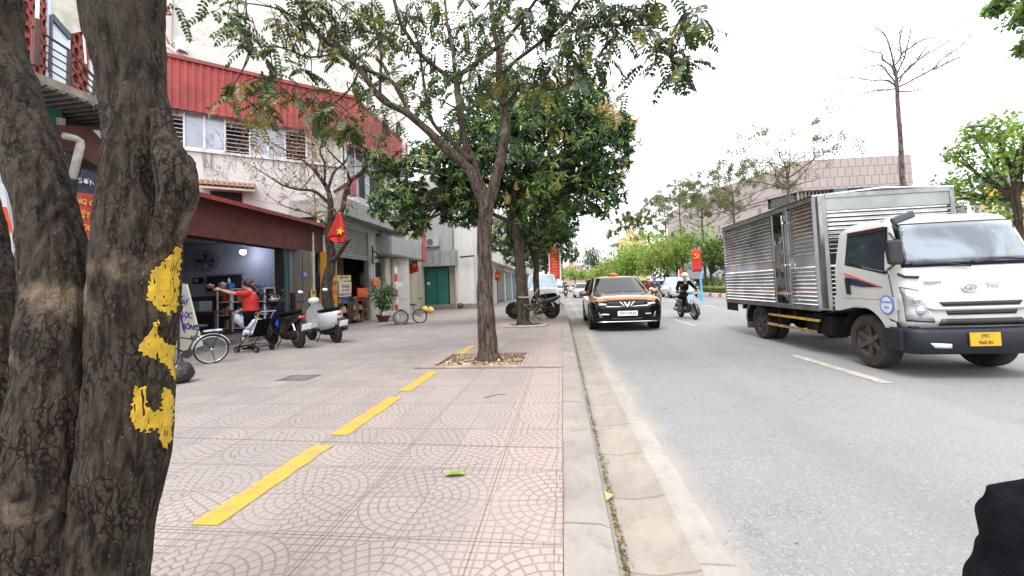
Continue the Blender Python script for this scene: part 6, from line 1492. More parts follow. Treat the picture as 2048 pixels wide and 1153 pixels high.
for a0, a1, a2 in (((-.62, 1.34), (-.3, 1.345), (-.05, 1.30)), ((0, 1.34), (.3, 1.38), (.55, 1.36))):
    b = MB(); b.tube([CF(*a0, .03), CF(*a1, .04), CF(*a2, .03)], .011, 5); b.build('wiper', M_BLKP, TK, world=True)
b = MB(); b.tube([CS(5.34, 1.24, .0)+Vector((0, -.02, 0)), CF(-.70, 1.20, .02), CF(-.58, 1.19, .02)], .016, 6); b.build('grab_handle', M_BLKP, TK, world=True)
b = MB(); c = CF(.43, 1.40, -.03); b.ball(c, .10, sc=(1.2, .4, .7)); b.build('dashboard_hat', mat('lime_cloth', (.5, .6, .12), .8), TK, world=True, smooth=True)
# ================================================================ PEOPLE AND TWO-WHEELERS
M_SKIN = mat('skin', (.48, .27, .18), .5, .12, 20); M_HAIR = mat('hair_dark', (.02, .015, .012), .55, .3, 60)
M_CLB = mat('cloth_black', (.006, .006, .008), .9, .3, 14, bump=.3, spec=.08); M_CLR = mat('cloth_red', (.46, .018, .015), .8, .12, 9, bump=.3); M_CLW = mat('cloth_pale_blue', (.55, .62, .74), .8, .12, 12)
M_CLN = mat('cloth_navy', (.02, .05, .14), .8, .3, 10); M_CLDR = mat('cloth_maroon', (.16, .02, .03), .8, .3, 10)
def soft(b, name, m, parent, vox=.012, sm=6, world=False):
    o = b.build(name, m, parent, smooth=True, world=world)
    r = o.modifiers.new('r', 'REMESH'); r.mode = 'VOXEL'; r.voxel_size = vox; r.use_smooth_shade = True
    s = o.modifiers.new('s', 'SMOOTH'); s.factor = .5; s.iterations = sm; return o
def hand(b, w, d, palm_n, curl=.6, s=1.0, point=False, side=1):
    """wrist w, direction d, palm facing palm_n"""
    d = Vector(d).normalized(); n = Vector(palm_n); n = (n-d*n.dot(d)).normalized(); x = d.cross(n)*side
    b.ball(w+d*.045*s, .045*s, 10, 8, M=None, sc=(1, 1, 1)); b.tube([w, w+d*.05*s, w+d*.085*s], [.026*s, .037*s, .034*s], 8)
    for i, (off, L) in enumerate(((-.027, .066), (-.009, .076), (.009, .071), (.026, .056))):
        c = .05 if (point and i == 0) else curl; p = w+d*.08*s+x*off*s; q = [p]; dd = d.copy()
        for k in range(3): dd = (dd*math.cos(c)+n*math.sin(c)).normalized(); p = p+dd*L*s/3; q.append(p)
        b.tube(q, [.0095*s, .009*s, .0085*s, .007*s], 7)
    p = w+d*.03*s-x*.032*s; b.tube([p, p-x*.022*s+d*.022*s+n*.01*s, p-x*.022*s+d*.05*s+n*.028*s], [.013*s, .011*s, .008*s], 7)
def figure(o, J, top=M_CLB, pants=M_CLB, shoe=M_CLB, skinm=None, s=1.0, hdir=(0, 1, 0), sleeve='long', leg='long', fat=1.0, vox=.011, hands=None, hair=None, wrap=True):
    V = {k: Vector(v) for k, v in J.items()}; b = MB(); hd = V['head']; f = Vector(hdir).normalized(); r = Vector((0, 0, 1)).cross(f).normalized()*-1; sd = f.cross(Vector((0, 0, 1)))
    # head with jaw, nose, ears
    Hm = Matrix((sd, f, Vector((0, 0, 1)))).transposed().to_4x4(); HM = Matrix.Translation(hd) @ Hm
    b.ball((0, -.008, .025), .088, 16, 12, M=HM, sc=(.86, 1.06, 1.08)); b.ball((0, .022, -.045), .062, 14, 10, M=HM, sc=(.92, .98, 1.1))
    b.tube([HM @ Vector((0, .085, .015)), HM @ Vector((0, .104, -.012)), HM @ Vector((0, .088, -.028))], [.008, .013, .012], 8)
    b.ball((0, .083, -.055), .016, 8, 6, M=HM, sc=(1.5, .6, .5)); b.ball((0, .07, -.09), .02, 8, 6, M=HM)
    for sx in (-1, 1): b.ball((sx*.078, -.008, -.005), .022, 8, 6, M=HM, sc=(.4, .8, 1.2)); b.ball((sx*.033, .083, .018), .012, 8, 6, M=HM, sc=(1.2, .5, .7))
    b.tube([hd-Vector((0, 0, .06)), V['neck'], V['chest'].lerp(V['neck'], .7)], [.052, .055, .08], 12)
    b.tube([V['neck'].lerp(V['chest'], .25), V['chest'], V['chest'].lerp(V['pelvis'], .55), V['pelvis']], [.10*fat, .135*fat, .12*fat, .13*fat], 16)
    shirt = MB(); tr = MB(); shb = MB()
    A = [V['neck'].lerp(V['chest'], .18), V['chest'].lerp(V['neck'], .3), V['chest'], V['chest'].lerp(V['pelvis'], .5), V['pelvis'].lerp(V['chest'], .08)]
    shirt.tube(A, [.085*fat, .14*fat, .158*fat, .148*fat, .158*fat], 18)
    tr.tube([V['pelvis'].lerp(V['chest'], .22), V['pelvis'], V['pelvis'].lerp((V['hipL']+V['hipR'])/2, .9)-Vector((0, 0, .03))], [.135*fat, .15*fat, .12*fat], 14)
    for S_i in 'LR':
        sh, el, wr = V['sh'+S_i], V['el'+S_i], V['wr'+S_i]; hp, kn, an, to = V['hip'+S_i], V['kn'+S_i], V['an'+S_i], V['to'+S_i]
        b.tube([V['chest'].lerp(V['neck'], .55), sh], [.07, .055], 10); b.tube([sh, sh.lerp(el, .5), el, el.lerp(wr, .35), wr], [.052*fat, .046*fat, .036*fat, .037*fat, .024], 12)
        shirt.tube([V['chest'].lerp(V['neck'], .45), sh], [.10*fat, .078*fat], 12); shirt.ball(sh, .078*fat)
        e_ = sh.lerp(el, .62) if sleeve == 'short' else el
        shirt.tube([sh, sh.lerp(e_, .6), e_], [.075*fat, .066*fat, .062*fat if sleeve == 'short' else .055*fat], 12)
        if sleeve == 'long': shirt.ball(el, .055*fat); shirt.tube([el, el.lerp(wr, .45), wr.lerp(el, .06)], [.055*fat, .052*fat, .038], 12)
        h_ = (hands or {}).get(S_i, dict(d=(wr-el), n=(0, 0, -1))); hand(b, wr, h_['d'], h_['n'], h_.get('curl', .6), 1.0, h_.get('point', False), -1 if S_i == 'L' else 1)
        b.tube([hp, hp.lerp(kn, .5), kn, kn.lerp(an, .3), an], [.085*fat, .072*fat, .055*fat, .054*fat, .034], 12); b.tube([an+Vector((0, 0, .0)), an.lerp(to, .4)-Vector((0, 0, .03)), to], [.036, .040, .026], 10)
        k_ = hp.lerp(kn, .8) if leg == 'short' else kn
        tr.tube([hp, hp.lerp(k_, .5), k_], [.105*fat, .092*fat, .075*fat], 12); tr.ball(hp, .105*fat)
        if leg == 'long': tr.ball(kn, .074*fat); tr.tube([kn, kn.lerp(an, .4), an.lerp(kn, .08)], [.073*fat, .068*fat, .058], 12)
        if shoe: shb.tube([an-Vector((0, 0, .035)), an.lerp(to, .5)-Vector((0, 0, .045)), to-Vector((0, 0, .012))], [.044, .046, .034], 10)
    body = soft(b, 'body', skinm or M_SKIN, o, vox*.8, 3)
    soft(shirt, 'shirt', top, o, vox*1.2, 4); soft(tr, 'trousers', pants, o, vox*1.2, 4)
    if shoe: soft(shb, 'shoes', shoe, o, vox, 3)
    eyes = MB()
    for sx in (-1, 1): eyes.ball((sx*.033, .091, .018), .0085, 8, 6, M=HM, sc=(1.3, .5, .7))
    eyes.build('eyes', M_HAIR, body, smooth=True)
    if hair: 
        hb = MB()
        for c, rr, sc in hair: hb.ball(c, rr, 14, 10, M=HM, sc=sc)
        soft(hb, 'hair', M_HAIR, o, .009, 3)
    return HM
def helmet(o, HM, m, open_=True, r=.128, name='helmet', visor=True):
    b = MB(); n = 24; prof = [(r*math.sin(a), r*1.02*math.cos(a)) for a in np.linspace(.0, 1.75, 10)]
    b.lathe([(max(q, .0001), z) for q, z in prof], n, HM @ T_(0, -.01, .035)); h = b.build(name, m, o, smooth=True); q = h.modifiers.new('s', 'SOLIDIFY'); q.thickness = .015
    if visor: b = MB(); b.slab([HM @ Vector((x*.10, .10+.045*(1-x*x), .055-.012*(1-x*x))) for x in np.linspace(-1, 1, 9)]+[HM @ Vector((x*.10, .075, .07)) for x in (1, -1)], (0, 0, .006)); b.build('peak', M_BLKP, h)
    return h
def scooter(name, label, loc, rz, col, dark=M_BLKP, seatm=None, s=1.0, group=None, vespa=False, plate_s=None, lean=0, steer=0, cover=None, lampc=None, shieldm=None, cowl=None):
    o = thing(name, label, 'scooter' if vespa or True else 'motorbike', loc, rot=Matrix.Rotation(rz, 4, 'Z') @ Matrix.Rotation(lean, 4, 'Y') @ Matrix.Scale(s, 4), group=group)
    wr_ = .235 if vespa else .28; yf, yr = .64, -.60
    for y, side in ((yf, 1), (yr, 1)): wheel(o, (0, y, wr_), wr_, .10 if vespa else .085, side, M_RIM, M_TYRE, 5); 
    b = MB(); b.lathe([(wr_*.55, 0), (wr_*.5, .03), (0, .03)], 20, T_(-.035, yr, wr_) @ roty(R(-90))); b.build('hub_cover', M_RIMD if not vespa else dark, o, auto=40); b = MB(); b.lathe([(.1, 0), (.11, .01), (.05, .012)], 20, T_(-.045, yf, wr_) @ roty(R(-90))); b.build('brake_disc', M_RIMD if not vespa else dark, o, auto=40)
    b = MB()
    for sx in (-1, 1): b.tube([(sx*.062, yf, wr_), (sx*.062, yf-.05, .50), (sx*.045, yf-.20, .72)], .018, 8)
    b.build('front_fork', M_SSF if not vespa else col, o, smooth=True)
    b = MB(); rows = []
    for a in np.linspace(-.35, 2.5, 12): 
        rr = wr_+.035; c = Vector((0, yf+rr*math.cos(a), wr_+rr*math.sin(a))); rows.append([tuple(c+Vector((x_*.068, 0, 0))-Vector((0, math.cos(a), math.sin(a)))*(.035*abs(x_)**3)) for x_ in np.linspace(-1, 1, 7)])
    b.loft(rows, cap=False, closed=False); f = b.build('front_mudguard', col, o, smooth=True); q = f.modifiers.new('s', 'SOLIDIFY'); q.thickness = .006
    def sec(y, hw, zb, zt, e=.6): return [(hw*math.copysign(abs(math.cos(a))**e, math.cos(a)), y, (zb+zt)/2+(zt-zb)/2*math.copysign(abs(math.sin(a))**e, math.sin(a))) for a in np.linspace(0, 6.2832, 17)[:-1]]
    k = 1.25 if vespa else 1
    b = MB(); b.loft([sec(.06, .06, .30, .60), sec(-.02, .12, .27, .68), sec(-.2, .155*k, .26, .72), sec(-.42, .165*k, .30 if vespa else .40, .735), sec(-.64, .14*k, .36 if vespa else .52, .75), sec(-.82, .08*k, .48 if vespa else .62, .76), sec(-.92 if not vespa else -.88, .035, .60 if vespa else .70, .76)])
    b.build('rear_body', col, o, auto=50)
    b = MB(); b.loft([sec(.02, .05, .70, .73), sec(-.05, .12, .70, .775), sec(-.3, .145, .715, .80), sec(-.5, .14, .73, .83), sec(-.70, .11, .745, .84), sec(-.80, .04, .76, .82)]); b.build('seat', seatm or M_CLB, o, auto=60)
    b = MB(); b.bx(-.15 if vespa else -.10, .15 if vespa else .10, -.05, .40, .27, .33); b.build('floorboard', dark, o, bevel=.02)
    b = MB(); rows = []
    for z, hw, y in ((.26, .13, .40), (.40, .19, .44), (.60, .225 if vespa else .19, .45), (.78, .20 if vespa else .16, .40), (.92, .10, .33)):
        rows.append([(hw*x_, y-.09*x_*x_, z) for x_ in np.linspace(-1, 1, 9)]+[(hw*x_, y-.05-.07*x_*x_, z) for x_ in np.linspace(1, -1, 9)])
    b.loft(rows); b.build('leg_shield', shieldm or col, o, auto=50)
    So = T_(0, .33, .97) @ rotz(steer)
    b = MB(); b.ball((0, .0, .02), .12, 14, 10, M=So, sc=(1.15, .8, .75)); hc = b.build('handlebar_cowl', cowl or col, o, smooth=True)
    if cowl: b = MB(); b.slab([(-.17, .43, .80), (-.15, .46, .60), (0, .475, .50), (.15, .46, .60), (.17, .43, .80), (.08, .40, .90), (-.08, .40, .90)], (0, .02, 0)); b.build('front_cover', cowl, o, bevel=.01)
    b = MB(); b.tube([So @ Vector(p) for p in ((-.34, -.12, .045), (-.2, -.04, .04), (0, 0, .03), (.2, -.04, .04), (.34, -.12, .045))], .016, 8); b.build('handlebar', M_DKMET, o)
    b = MB()
    for sx in (-1, 1): b.tube([So @ Vector((sx*.35, -.125, .046)), So @ Vector((sx*.22, -.05, .042))], .021, 8)
    b.build('grip', M_BLKP, o)
    for sx in (-1, 1):
        b = MB(); b.tube([So @ Vector((sx*.2, -.03, .05)), So @ Vector((sx*.26, -.03, .22))], .007, 5); mm = b.build('mirror_stalk', M_BLKP, o); b = MB(); b.ball((sx*.275, -.03, .26), .06, 12, 8, M=So, sc=(1.15, .3, .75)); b.build('mirror', M_BLKP if not vespa else M_CHR, mm, smooth=True)
    b = MB(); 
    if vespa: b.ball((0, .07, .02), .065, 12, 8, M=So, sc=(1, .5, 1))
    else: b.slab([(-.13, .435, .66), (-.04, .455, .58), (.04, .455, .58), (.13, .435, .66), (.10, .41, .76), (-.10, .41, .76)], (0, .012, 0))
    b.build('headlight', lampc or M_LAMPC, o, smooth=vespa)
    b = MB(); b.ball((0, -.90 if not vespa else -.87, .68), .06, 12, 8, sc=(1.5 if not vespa else 1.0, .5, .65)); b.build('tail_light', M_LAMPR, o, smooth=True)
    b = MB(); b.slab([(-.06, -.86, .60), (.06, -.86, .60), (.08, -1.02, .38), (-.08, -1.02, .38)], (0, .012, 0)); b.build('rear_mudguard', dark, o)
    if plate_s: plate(o, '', (0, -1.015, .47), Matrix.Rotation(R(180), 4, 'Z') @ Matrix.Rotation(R(65), 4, 'X'), .19, .14, M_PLW, plate_s)
    b = MB(); b.loft([sec(-.05, .07, .20, .36), sec(-.3, .10, .18, .40), sec(-.62, .06, .20, .36), sec(-.70, .03, .24, .32)], M=T_(-.05, 0, 0)); b.build('engine', M_CHAS, o, auto=50)
    b = MB(); b.tube([(.08, -.1, .22), (.13, -.3, .24), (.15, -.45, .27), (.155, -.82, .33)], [.02, .03, .055, .05], 12); b.build('exhaust', M_DKMET, o, smooth=True)
    b = MB(); b.tube([(-.08, -.05, .22), (-.19, -.02, .02)], .012, 5); b.build('side_stand', M_DKMET, o)
    b = MB(); b.tube([(-.09, -.7, .40), (-.09, -.58, .68)], .028, 8); b.build('shock_absorber', M_CHR, o)
    return o
def V2(a, b_): return Vector((b_.x-a.x, b_.y-a.y, 0))
def head_of(a, b_): d = V2(a, b_); return math.atan2(-d.x, d.y)
PBG = mat('bike_black', (.012, .012, .014), .25, .2, 3, coat=.5); PBW = mat('bike_white', (.50, .51, .52), .25, .05, 3, coat=.5); PBB = mat('bike_pale_blue', (.30, .38, .45), .3, .1, 3, coat=.4)
# parked black scooter, white scooter
a = atz(604, 697, SW); f = atz(543, 690, SW); c = (a+f)/2
s1 = scooter('parked_scooter', 'black parked scooter with a helmet on its handlebar, between the stroller and the white scooter', (c.x, c.y, SW), head_of(a, f), PBG, s=1.0, group='scooters parked by the shops', plate_s=['29-V5', '208.61'], lean=R(-6), steer=.3)
Ms = wm(s1)
a = atz(676, 686, SW); d = Vector((math.sin(-R(58)), math.cos(R(58)), 0)); c = a+d*.66
s2 = scooter('parked_scooter', 'white rounded parked scooter with black seat, behind the black parked scooter', (c.x, c.y, SW), R(58), PBW, s=1.0, group='scooters parked by the shops', vespa=True, plate_s=['29-D1', '352.74'], lean=R(-5), steer=-.5)
a = atz(1103, 637, SW); f = atz(1030, 628, SW); c = (a+f)/2
s3 = scooter('parked_scooter', 'black scooter parked across the pavement behind the first mango trunk', (a.x-.62, a.y+.05, SW), R(84), PBG, s=1.06, group='scooters parked by the shops', lean=R(-5), steer=.5)
# helmet on its handlebar, blue bag on floorboard
hl = thing('helmet', 'black full helmet hanging on the handlebar of the black parked scooter', 'helmet', Ms @ Vector((.0, .30, 1.06)))
b = MB(); b.ball((0, 0, 0), .15, 18, 12, sc=(.95, 1.05, .95)); b.build('shell', M_BLKG, hl, smooth=True)
b = MB(); b.ball((.05, -.07, 0), .13, 16, 10, sc=(.9, .9, .5)); b.build('visor', mat('smoke_visor', (.10, .11, .12), .05, coat=1), hl, smooth=True)
hl2 = thing('helmet', 'black helmet on the mirror, higher of the two helmets on the parked scooters', 'helmet', Ms @ Vector((-.22, .55, 1.28))); b = MB(); b.ball((0, 0, 0), .12, 16, 12, sc=(.95, 1.1, .9)); b.build('shell', M_BLKP, hl2, smooth=True); b = MB(); b.ball((.02, -.06, .03), .06, sc=(1, .8, .5)); b.build('badge', M_CHR, hl2, smooth=True)
bg_ = MB(); bg_.ball((0, 0, 0), .15, 16, 12, sc=(.9, 1.2, .85)); bag = soft(bg_, 'bag', mat('blue_plastic_bag', (.02, .08, .55), .35, .3, 8, bump=.8, bs=18), None, .02, 2); bag.location = Ms @ Vector((.05, .14, .50)); tag(bag, 'bright blue plastic bag on the footboard of the black parked scooter', 'bag')

# ---------------- rider in black
rp = atz(1388, 640, 0)
RS = .90
rs = scooter('scooter', 'pale blue and black scooter ridden towards the camera by the rider in black', (rp.x-.02, rp.y+.58, 0), R(186), PBG, M_BLKP, s=RS, lean=0, steer=0, cowl=PBB)
SEAT = dict(pelvis=(0, -.22, .86), chest=(0, -.14, 1.20), neck=(0, -.08, 1.40), head=(0, -.04, 1.54), shL=(-.19, -.12, 1.34), shR=(.19, -.12, 1.34), elL=(-.34, .0, 1.12), elR=(.34, .0, 1.12), wrL=(-.33, .20, 1.045), wrR=(.33, .20, 1.045),
            hipL=(-.10, -.20, .84), hipR=(.10, -.20, .84), knL=(-.17, .20, .80), knR=(.17, .20, .80), anL=(-.13, .14, .42), anR=(.13, .14, .42), toL=(-.14, .30, .36), toR=(.14, .30, .36))
HG = {q: dict(d=(0, .9, -.15), n=(0, -.2, -1), curl=.95) for q in 'LR'}
pr_ = thing('person', 'rider in black long sleeves, pale helmet and face mask on the pale blue scooter', 'person', (rp.x-.02, rp.y+.58, 0), rot=wm(rs).to_3x3().to_4x4())
HM = figure(pr_, SEAT, hands=HG)
helmet(pr_, HM, mat('helmet_cream', (.56, .50, .36), .3, .05, 4, coat=.5)); b = MB(); b.ball((0, .055, -.055), .068, 12, 8, M=HM, sc=(.95, .85, .75)); b.build('face_mask', mat('mask_pale', (.55, .58, .62), .8), pr_, smooth=True)
b = MB(); b.slab([HM @ Vector((x*.09, .08+.035*(1-x*x), .045)) for x in np.linspace(-1, 1, 7)]+[HM @ Vector((x*.09, .07+.035*(1-x*x), .0)) for x in np.linspace(1, -1, 7)], (0, .004, 0)); b.build('visor', M_BLKG, pr_)
gl_ = MB(); q = wm(pr_).inverted(); gl_.ball((.31, .30, 1.02), .05, sc=(1, 1, 1)); gl_.build('red_glove', M_CLDR, pr_, smooth=True)
# riders behind the copper car
for i, (px, yy, cloth, hm, lb, lbs, sc_) in enumerate([(1289, 22, M_CLDR, mat('helmet_white', (.6, .6, .6), .3), 'rider in dark red jacket and pale scarf, partly behind the copper car', 'scooter of the rider in dark red, partly behind the copper car', PBW), (1300, 24.5, M_CLN, mat('helmet_blue', (.05, .1, .3), .3), 'rider in bright blue jacket leaning forward right of the copper car roof', 'scooter of the rider in blue, wheel showing beside the copper car', PBG)]):
    p = aty(px+10, 572, yy); so2 = scooter('scooter', lbs, (p.x, yy, 0), R(184), sc_, s=.92, group='ridden scooters behind the copper car')
    q2 = thing('person', lb, 'person', (p.x, yy, 0), rot=wm(so2).to_3x3().to_4x4(), group='riders behind the copper car'); HM = figure(q2, SEAT, top=cloth if i == 0 else mat('cloth_blue', (.03, .10, .30), .8), hands=HG, vox=.018); helmet(q2, HM, hm)
    if i == 0: b = MB(); b.ball((0, .03, -.10), .10, M=HM, sc=(1.3, 1, .8)); b.build('scarf', mat('scarf_pink', (.62, .35, .28), .8), q2, smooth=True)
p = aty(1131, 572, 42); so2 = scooter('scooter', 'tiny dark scooter far down the road, before the distant cars', (p.x, 42, 0), R(180), PBG, s=.95)
q2 = thing('person', 'tiny rider in dark clothes far down the road before the distant cars', 'person', (p.x, 42, 0), rot=wm(so2).to_3x3().to_4x4()); HM = figure(q2, SEAT, top=M_CLN, hands=HG, vox=.03); helmet(q2, HM, M_CLDR)

# ---------------- woman in red, pointing
wp = atz(496, 699, SW)
fw = (atz(440, 699, SW)-atz(500, 699, SW)); rzw = math.atan2(-fw.x, fw.y)
WS = .93
rzw += .35
W_ = thing('person', 'woman in red short-sleeved top pointing left in front of the open shop', 'person', (wp.x, wp.y+.1, SW), rot=rotz(rzw) @ Matrix.Scale(WS, 4))
JW = dict(pelvis=(0, 0, .86), chest=(0, .02, 1.18), neck=(0, .02, 1.38), head=(.0, .07, 1.51), shL=(-.17, .03, 1.31), shR=(.17, .0, 1.31), elL=(-.19, .33, 1.33), elR=(.22, .10, 1.02), wrL=(-.17, .60, 1.43), wrR=(.12, .34, .90),
          hipL=(-.09, 0, .83), hipR=(.09, 0, .83), knL=(-.10, .03, .46), knR=(.10, .06, .46), anL=(-.10, -.02, .09), anR=(.11, .10, .09), toL=(-.11, .14, .04), toR=(.12, .26, .04))
HM = figure(W_, JW, top=M_CLR, pants=M_CLB, shoe=M_CLB, sleeve='short', leg='short', fat=1.12, hdir=(-.1, 1, -.05), vox=.010, hands={'L': dict(d=(.02, .95, .1), n=(0, 0, -1), curl=.5, point=True), 'R': dict(d=(-.2, .7, -.5), n=(0, -.5, -.6), curl=1.0)},
            hair=[((0, -.022, .04), .105, (.95, 1.08, 1.05)), ((0, -.10, .0), .06, (1, 1, 1.2)), ((0, -.12, -.06), .04, (1, 1, 1.4)), ((0, .03, .09), .06, (1.2, 1, .6))])
b = MB(); b.ball((0, -.125, .0), .042, 10, 8, M=HM, sc=(1.5, .7, 1.1)); b.build('hair_tie', mat('pink_tie', (.75, .03, .22), .6), W_, smooth=True)
# translucent pale bag held in her lower hand
bm_ = MB(); Mw = wm(W_); c = Mw @ Vector((.10, .42, .80)); pts = [c+Vector((0, 0, .05)), c+Vector((.06, .02, -.08)), c+Vector((.2, .08, -.2)), c+Vector((.34, .14, -.24))]
bm_.tube(pts, [.02, .10, .12, .09], 14); o = soft(bm_, 'plastic_bag', mat('pale_plastic', (.50, .55, .72), .3, .4, 14, bump=1.0, bs=16), None, .015, 3); tag(o, 'pale bluish plastic bag hanging from the lower hand of the woman in red', 'bag')
# ---------------- child in stroller
cp = atz(508, 703, SW); rzw -= .35; St = thing('stroller', 'black folding stroller with small wheels and silver push bar beside the woman in red', 'stroller', (cp.x, cp.y, SW), rot=rotz(rzw) @ Matrix.Scale(.95, 4))
Mst = wm(St)
for lx, ly in ((-.2, .24), (.2, .24), (-.2, -.28), (.2, -.28)): wheel(St, (lx, ly, .07), .07, .045, -1 if lx < 0 else 1, M_SSF, M_TYRE, 4)
b = MB()
for sx in (-.2, .2):
    b.tube([(sx*.95, .24, .10), (sx*.9, -.02, .36), (sx*.9, -.10, .42)], .012, 6); b.tube([(sx*.95, -.28, .10), (sx*.9, -.02, .36)], .012, 6); b.tube([(sx*.85, .2, .14), (sx*.85, -.25, .14)], .010, 6)
b.build('frame', M_DKMET, St, smooth=True)
b = MB()
for sx in (-.19, .19): b.tube([(sx, .05, .18), (sx, -.22, .62), (sx, -.34, .84)], .014, 8)
b.tube([(-.19, -.34, .84), (-.19, -.40, .87), (.19, -.40, .87), (.19, -.34, .84)], .014, 8); b.build('push_bar', mat('bar_silver', (.5, .5, .52), .3, .2, 9, metal=.8), St)
b = MB(); b.slab([(-.17, .14, .34), (.17, .14, .34), (.17, -.12, .32), (.17, -.28, .68), (.17, -.30, .68), (-.17, -.30, .68), (-.17, -.28, .68), (-.17, -.12, .32)][:3]+[(-.17, -.12, .32)], (0, 0, .03)); b.slab([(-.17, -.12, .34), (.17, -.12, .34), (.17, -.28, .70), (-.17, -.28, .70)], (0, -.03, .01)); b.build('seat', M_CLB, St, bevel=.01); b = MB(); b.bx(-.14, .14, .2, .3, .10, .13); b.build('footrest', M_CLB, St, bevel=.01)
Ch = thing('person', 'small child with short hair in pale blue clothes sitting in the black stroller', 'person', (cp.x, cp.y, SW), rot=rotz(rzw) @ Matrix.Scale(.56, 4))
JC = dict(pelvis=(0, -.12, .72), chest=(0, -.18, 1.02), neck=(0, -.18, 1.18), head=(0, -.14, 1.34), shL=(-.14, -.18, 1.12), shR=(.14, -.18, 1.12), elL=(-.2, -.02, .92), elR=(.2, -.02, .92), wrL=(-.12, .18, .86), wrR=(.12, .18, .86), hipL=(-.1, -.08, .70), hipR=(.1, -.08, .70), knL=(-.12, .26, .74), knR=(.12, .26, .74), anL=(-.12, .34, .36), anR=(.12, .34, .36), toL=(-.12, .50, .30), toR=(.12, .50, .30))
figure(Ch, JC, top=M_CLW, pants=M_CLW, shoe=None, fat=1.15, vox=.016, hair=[((0, -.02, .04), .098, (.95, 1.05, 1.0))])

# ---------------- person at the right edge: only the black sleeve shows
K = atd(2062, 1062, .66)
Pp = thing('person', 'person in black jacket at the right edge, only the sleeve showing', 'person', (K.x+.50, K.y-.24, 0), rot=Matrix.Scale(.86, 4))
o0 = wm(Pp).inverted(); k0 = o0 @ K
JP = dict(pelvis=(0, 0, .86), chest=(0, .0, 1.16), neck=(0, .0, 1.40), head=(0, .05, 1.56), shL=(-.18, .02, 1.34), shR=(.19, 0, 1.34), elL=(k0.x, k0.y, k0.z), elR=(.30, -.05, 1.05), wrL=(k0.x+.22, k0.y-.05, k0.z-.20), wrR=(.28, .1, .86), hipL=(-.1, 0, .86), hipR=(.1, 0, .86), knL=(-.12, .05, .48), knR=(.12, .02, .48), anL=(-.12, 0, .10), anR=(.12, 0, .10), toL=(-.13, .16, .05), toR=(.13, .16, .05))
figure(Pp, JP, fat=1.15, vox=.012, hair=[((0, -.02, .04), .1, (.95, 1.05, 1.05))])
sl2 = MB(); S0 = Vector(JP['shL']); K2 = o0 @ atd(2082, 1068, .66); sl2.ball(K2, .085, 20, 14); sl2.tube([S0, S0.lerp(K2, .5), K2], [.085, .088, .088], 20); sl2.tube([K2, o0 @ atd(2078, 1112, .66), o0 @ atd(2068, 1185, .66), o0 @ atd(2060, 1330, .66)], [.086, .076, .088, .11], 20)
if 0: sl2.tube([S0, S0.lerp(k0, .5)+Vector((-.01, 0, 0)), k0+Vector((-.01, 0, 0)), k0+Vector((.03, .05, -.03)), o0 @ atd(2080, 1115, .66), o0 @ atd(2070, 1180, .66), o0 @ atd(2065, 1330, .66)], [.08, .085, .082, .078, .078, .085, .11], 20)
for i in range(5):
    c = S0.lerp(K2, .35+.6*i/4); sl2.tube([c+Vector((-.055, .055, .045)), c+Vector((-.074, .01, .02)), c+Vector((-.06, -.05, -.02))], [.012, .024, .012], 8)
jk = soft(sl2, 'jacket_sleeve', mat('jacket_black', (.007, .008, .011), .9, .3, 30, bump=1.0, bs=180, spec=.06), Pp, .007, 5)
dm = jk.modifiers.new('d', 'DISPLACE'); tx2 = bpy.data.textures.new('cloth_folds', 'CLOUDS'); tx2.noise_scale = .09; tx2.noise_depth = 1; dm.texture = tx2; dm.strength = .05; dm.mid_level = .5
# ================================================================ STREET AND SHOP OBJECTS
def star(b, c, r, x, y, n, th=.004):
    c = Vector(c); P = []
    for i in range(10):
        a = math.pi/2+i*math.pi/5; q = r if i % 2 == 0 else r*.4; P.append(c+x*math.cos(a)*q+y*math.sin(a)*q)
    b.slab(P, n*th)
def wavy(name, P, m, parent, nx=10, ny=8, amp=.03, nrm=Vector((0, -1, 0)), ph=0, thick=.004):
    """cloth from four corners tl tr br bl with folds"""
    tl, tr2, br, bl = P; b = MB()
    for j in range(ny+1):
        for i in range(nx+1):
            u, v = i/nx, j/ny; p = (tl*(1-u)+tr2*u)*(1-v)+(bl*(1-u)+br*u)*v
            b.v.append(tuple(p+nrm*amp*math.sin(u*9+ph+v*1.5)*(.3+.7*v)))
    for j in range(ny):
        for i in range(nx): a = j*(nx+1)+i; b.f.append((a, a+1, a+nx+2, a+nx+1)); b.mi.append(0)
    o = b.build(name, m, parent, smooth=True, world=True); q = o.modifiers.new('s', 'SOLIDIFY'); q.thickness = thick; q.offset = 0; return o
def flag(label, px4, yy, starc, sr, pole=None, group='national flags hung along the pavement', amp=.02):
    P = [aty(*p, yy) for p in px4]; o = thing('flag', label, 'flag', tuple(P[3]), group=group)
    wavy('cloth', P, M_RED, o, amp=amp)
    b = MB(); c = aty(*starc, yy-.04-amp); v = (P[0]-P[3]).normalized(); star(b, c, sr, Vector((.96, 0, -.25)), Vector((.25, 0, .96)), Vector((0, -1, 0))); b.build('star', M_YELF, o, world=True)
    if pole: b = MB(); b.tube([aty(*pole[0], yy+pole[2]), aty(*pole[1], yy)], .018, 6); b.build('pole', M_STEEL, o, world=True)
    return o
flag('red flag with yellow star tied in the nearly bare tree', [(676, 425), (682, 424), (692, 470), (654, 478)], YB-.25, (680, 463), .13, amp=.035)
P = [aty(*p, YB-.24) for p in ((654, 478), (692, 470), (689, 488), (671, 486))]; wavy('cloth_fold', P, M_RED, [o for o in bpy.data.objects if o.name.startswith('flag')][0], 8, 4, .03)
flag('red flag with yellow star on a slanted pole before the green metal door', [(818, 532), (834, 519), (838, 543), (820, 549)], 20.5, (829, 531), .16, ((802, 542), (834, 519), .9))
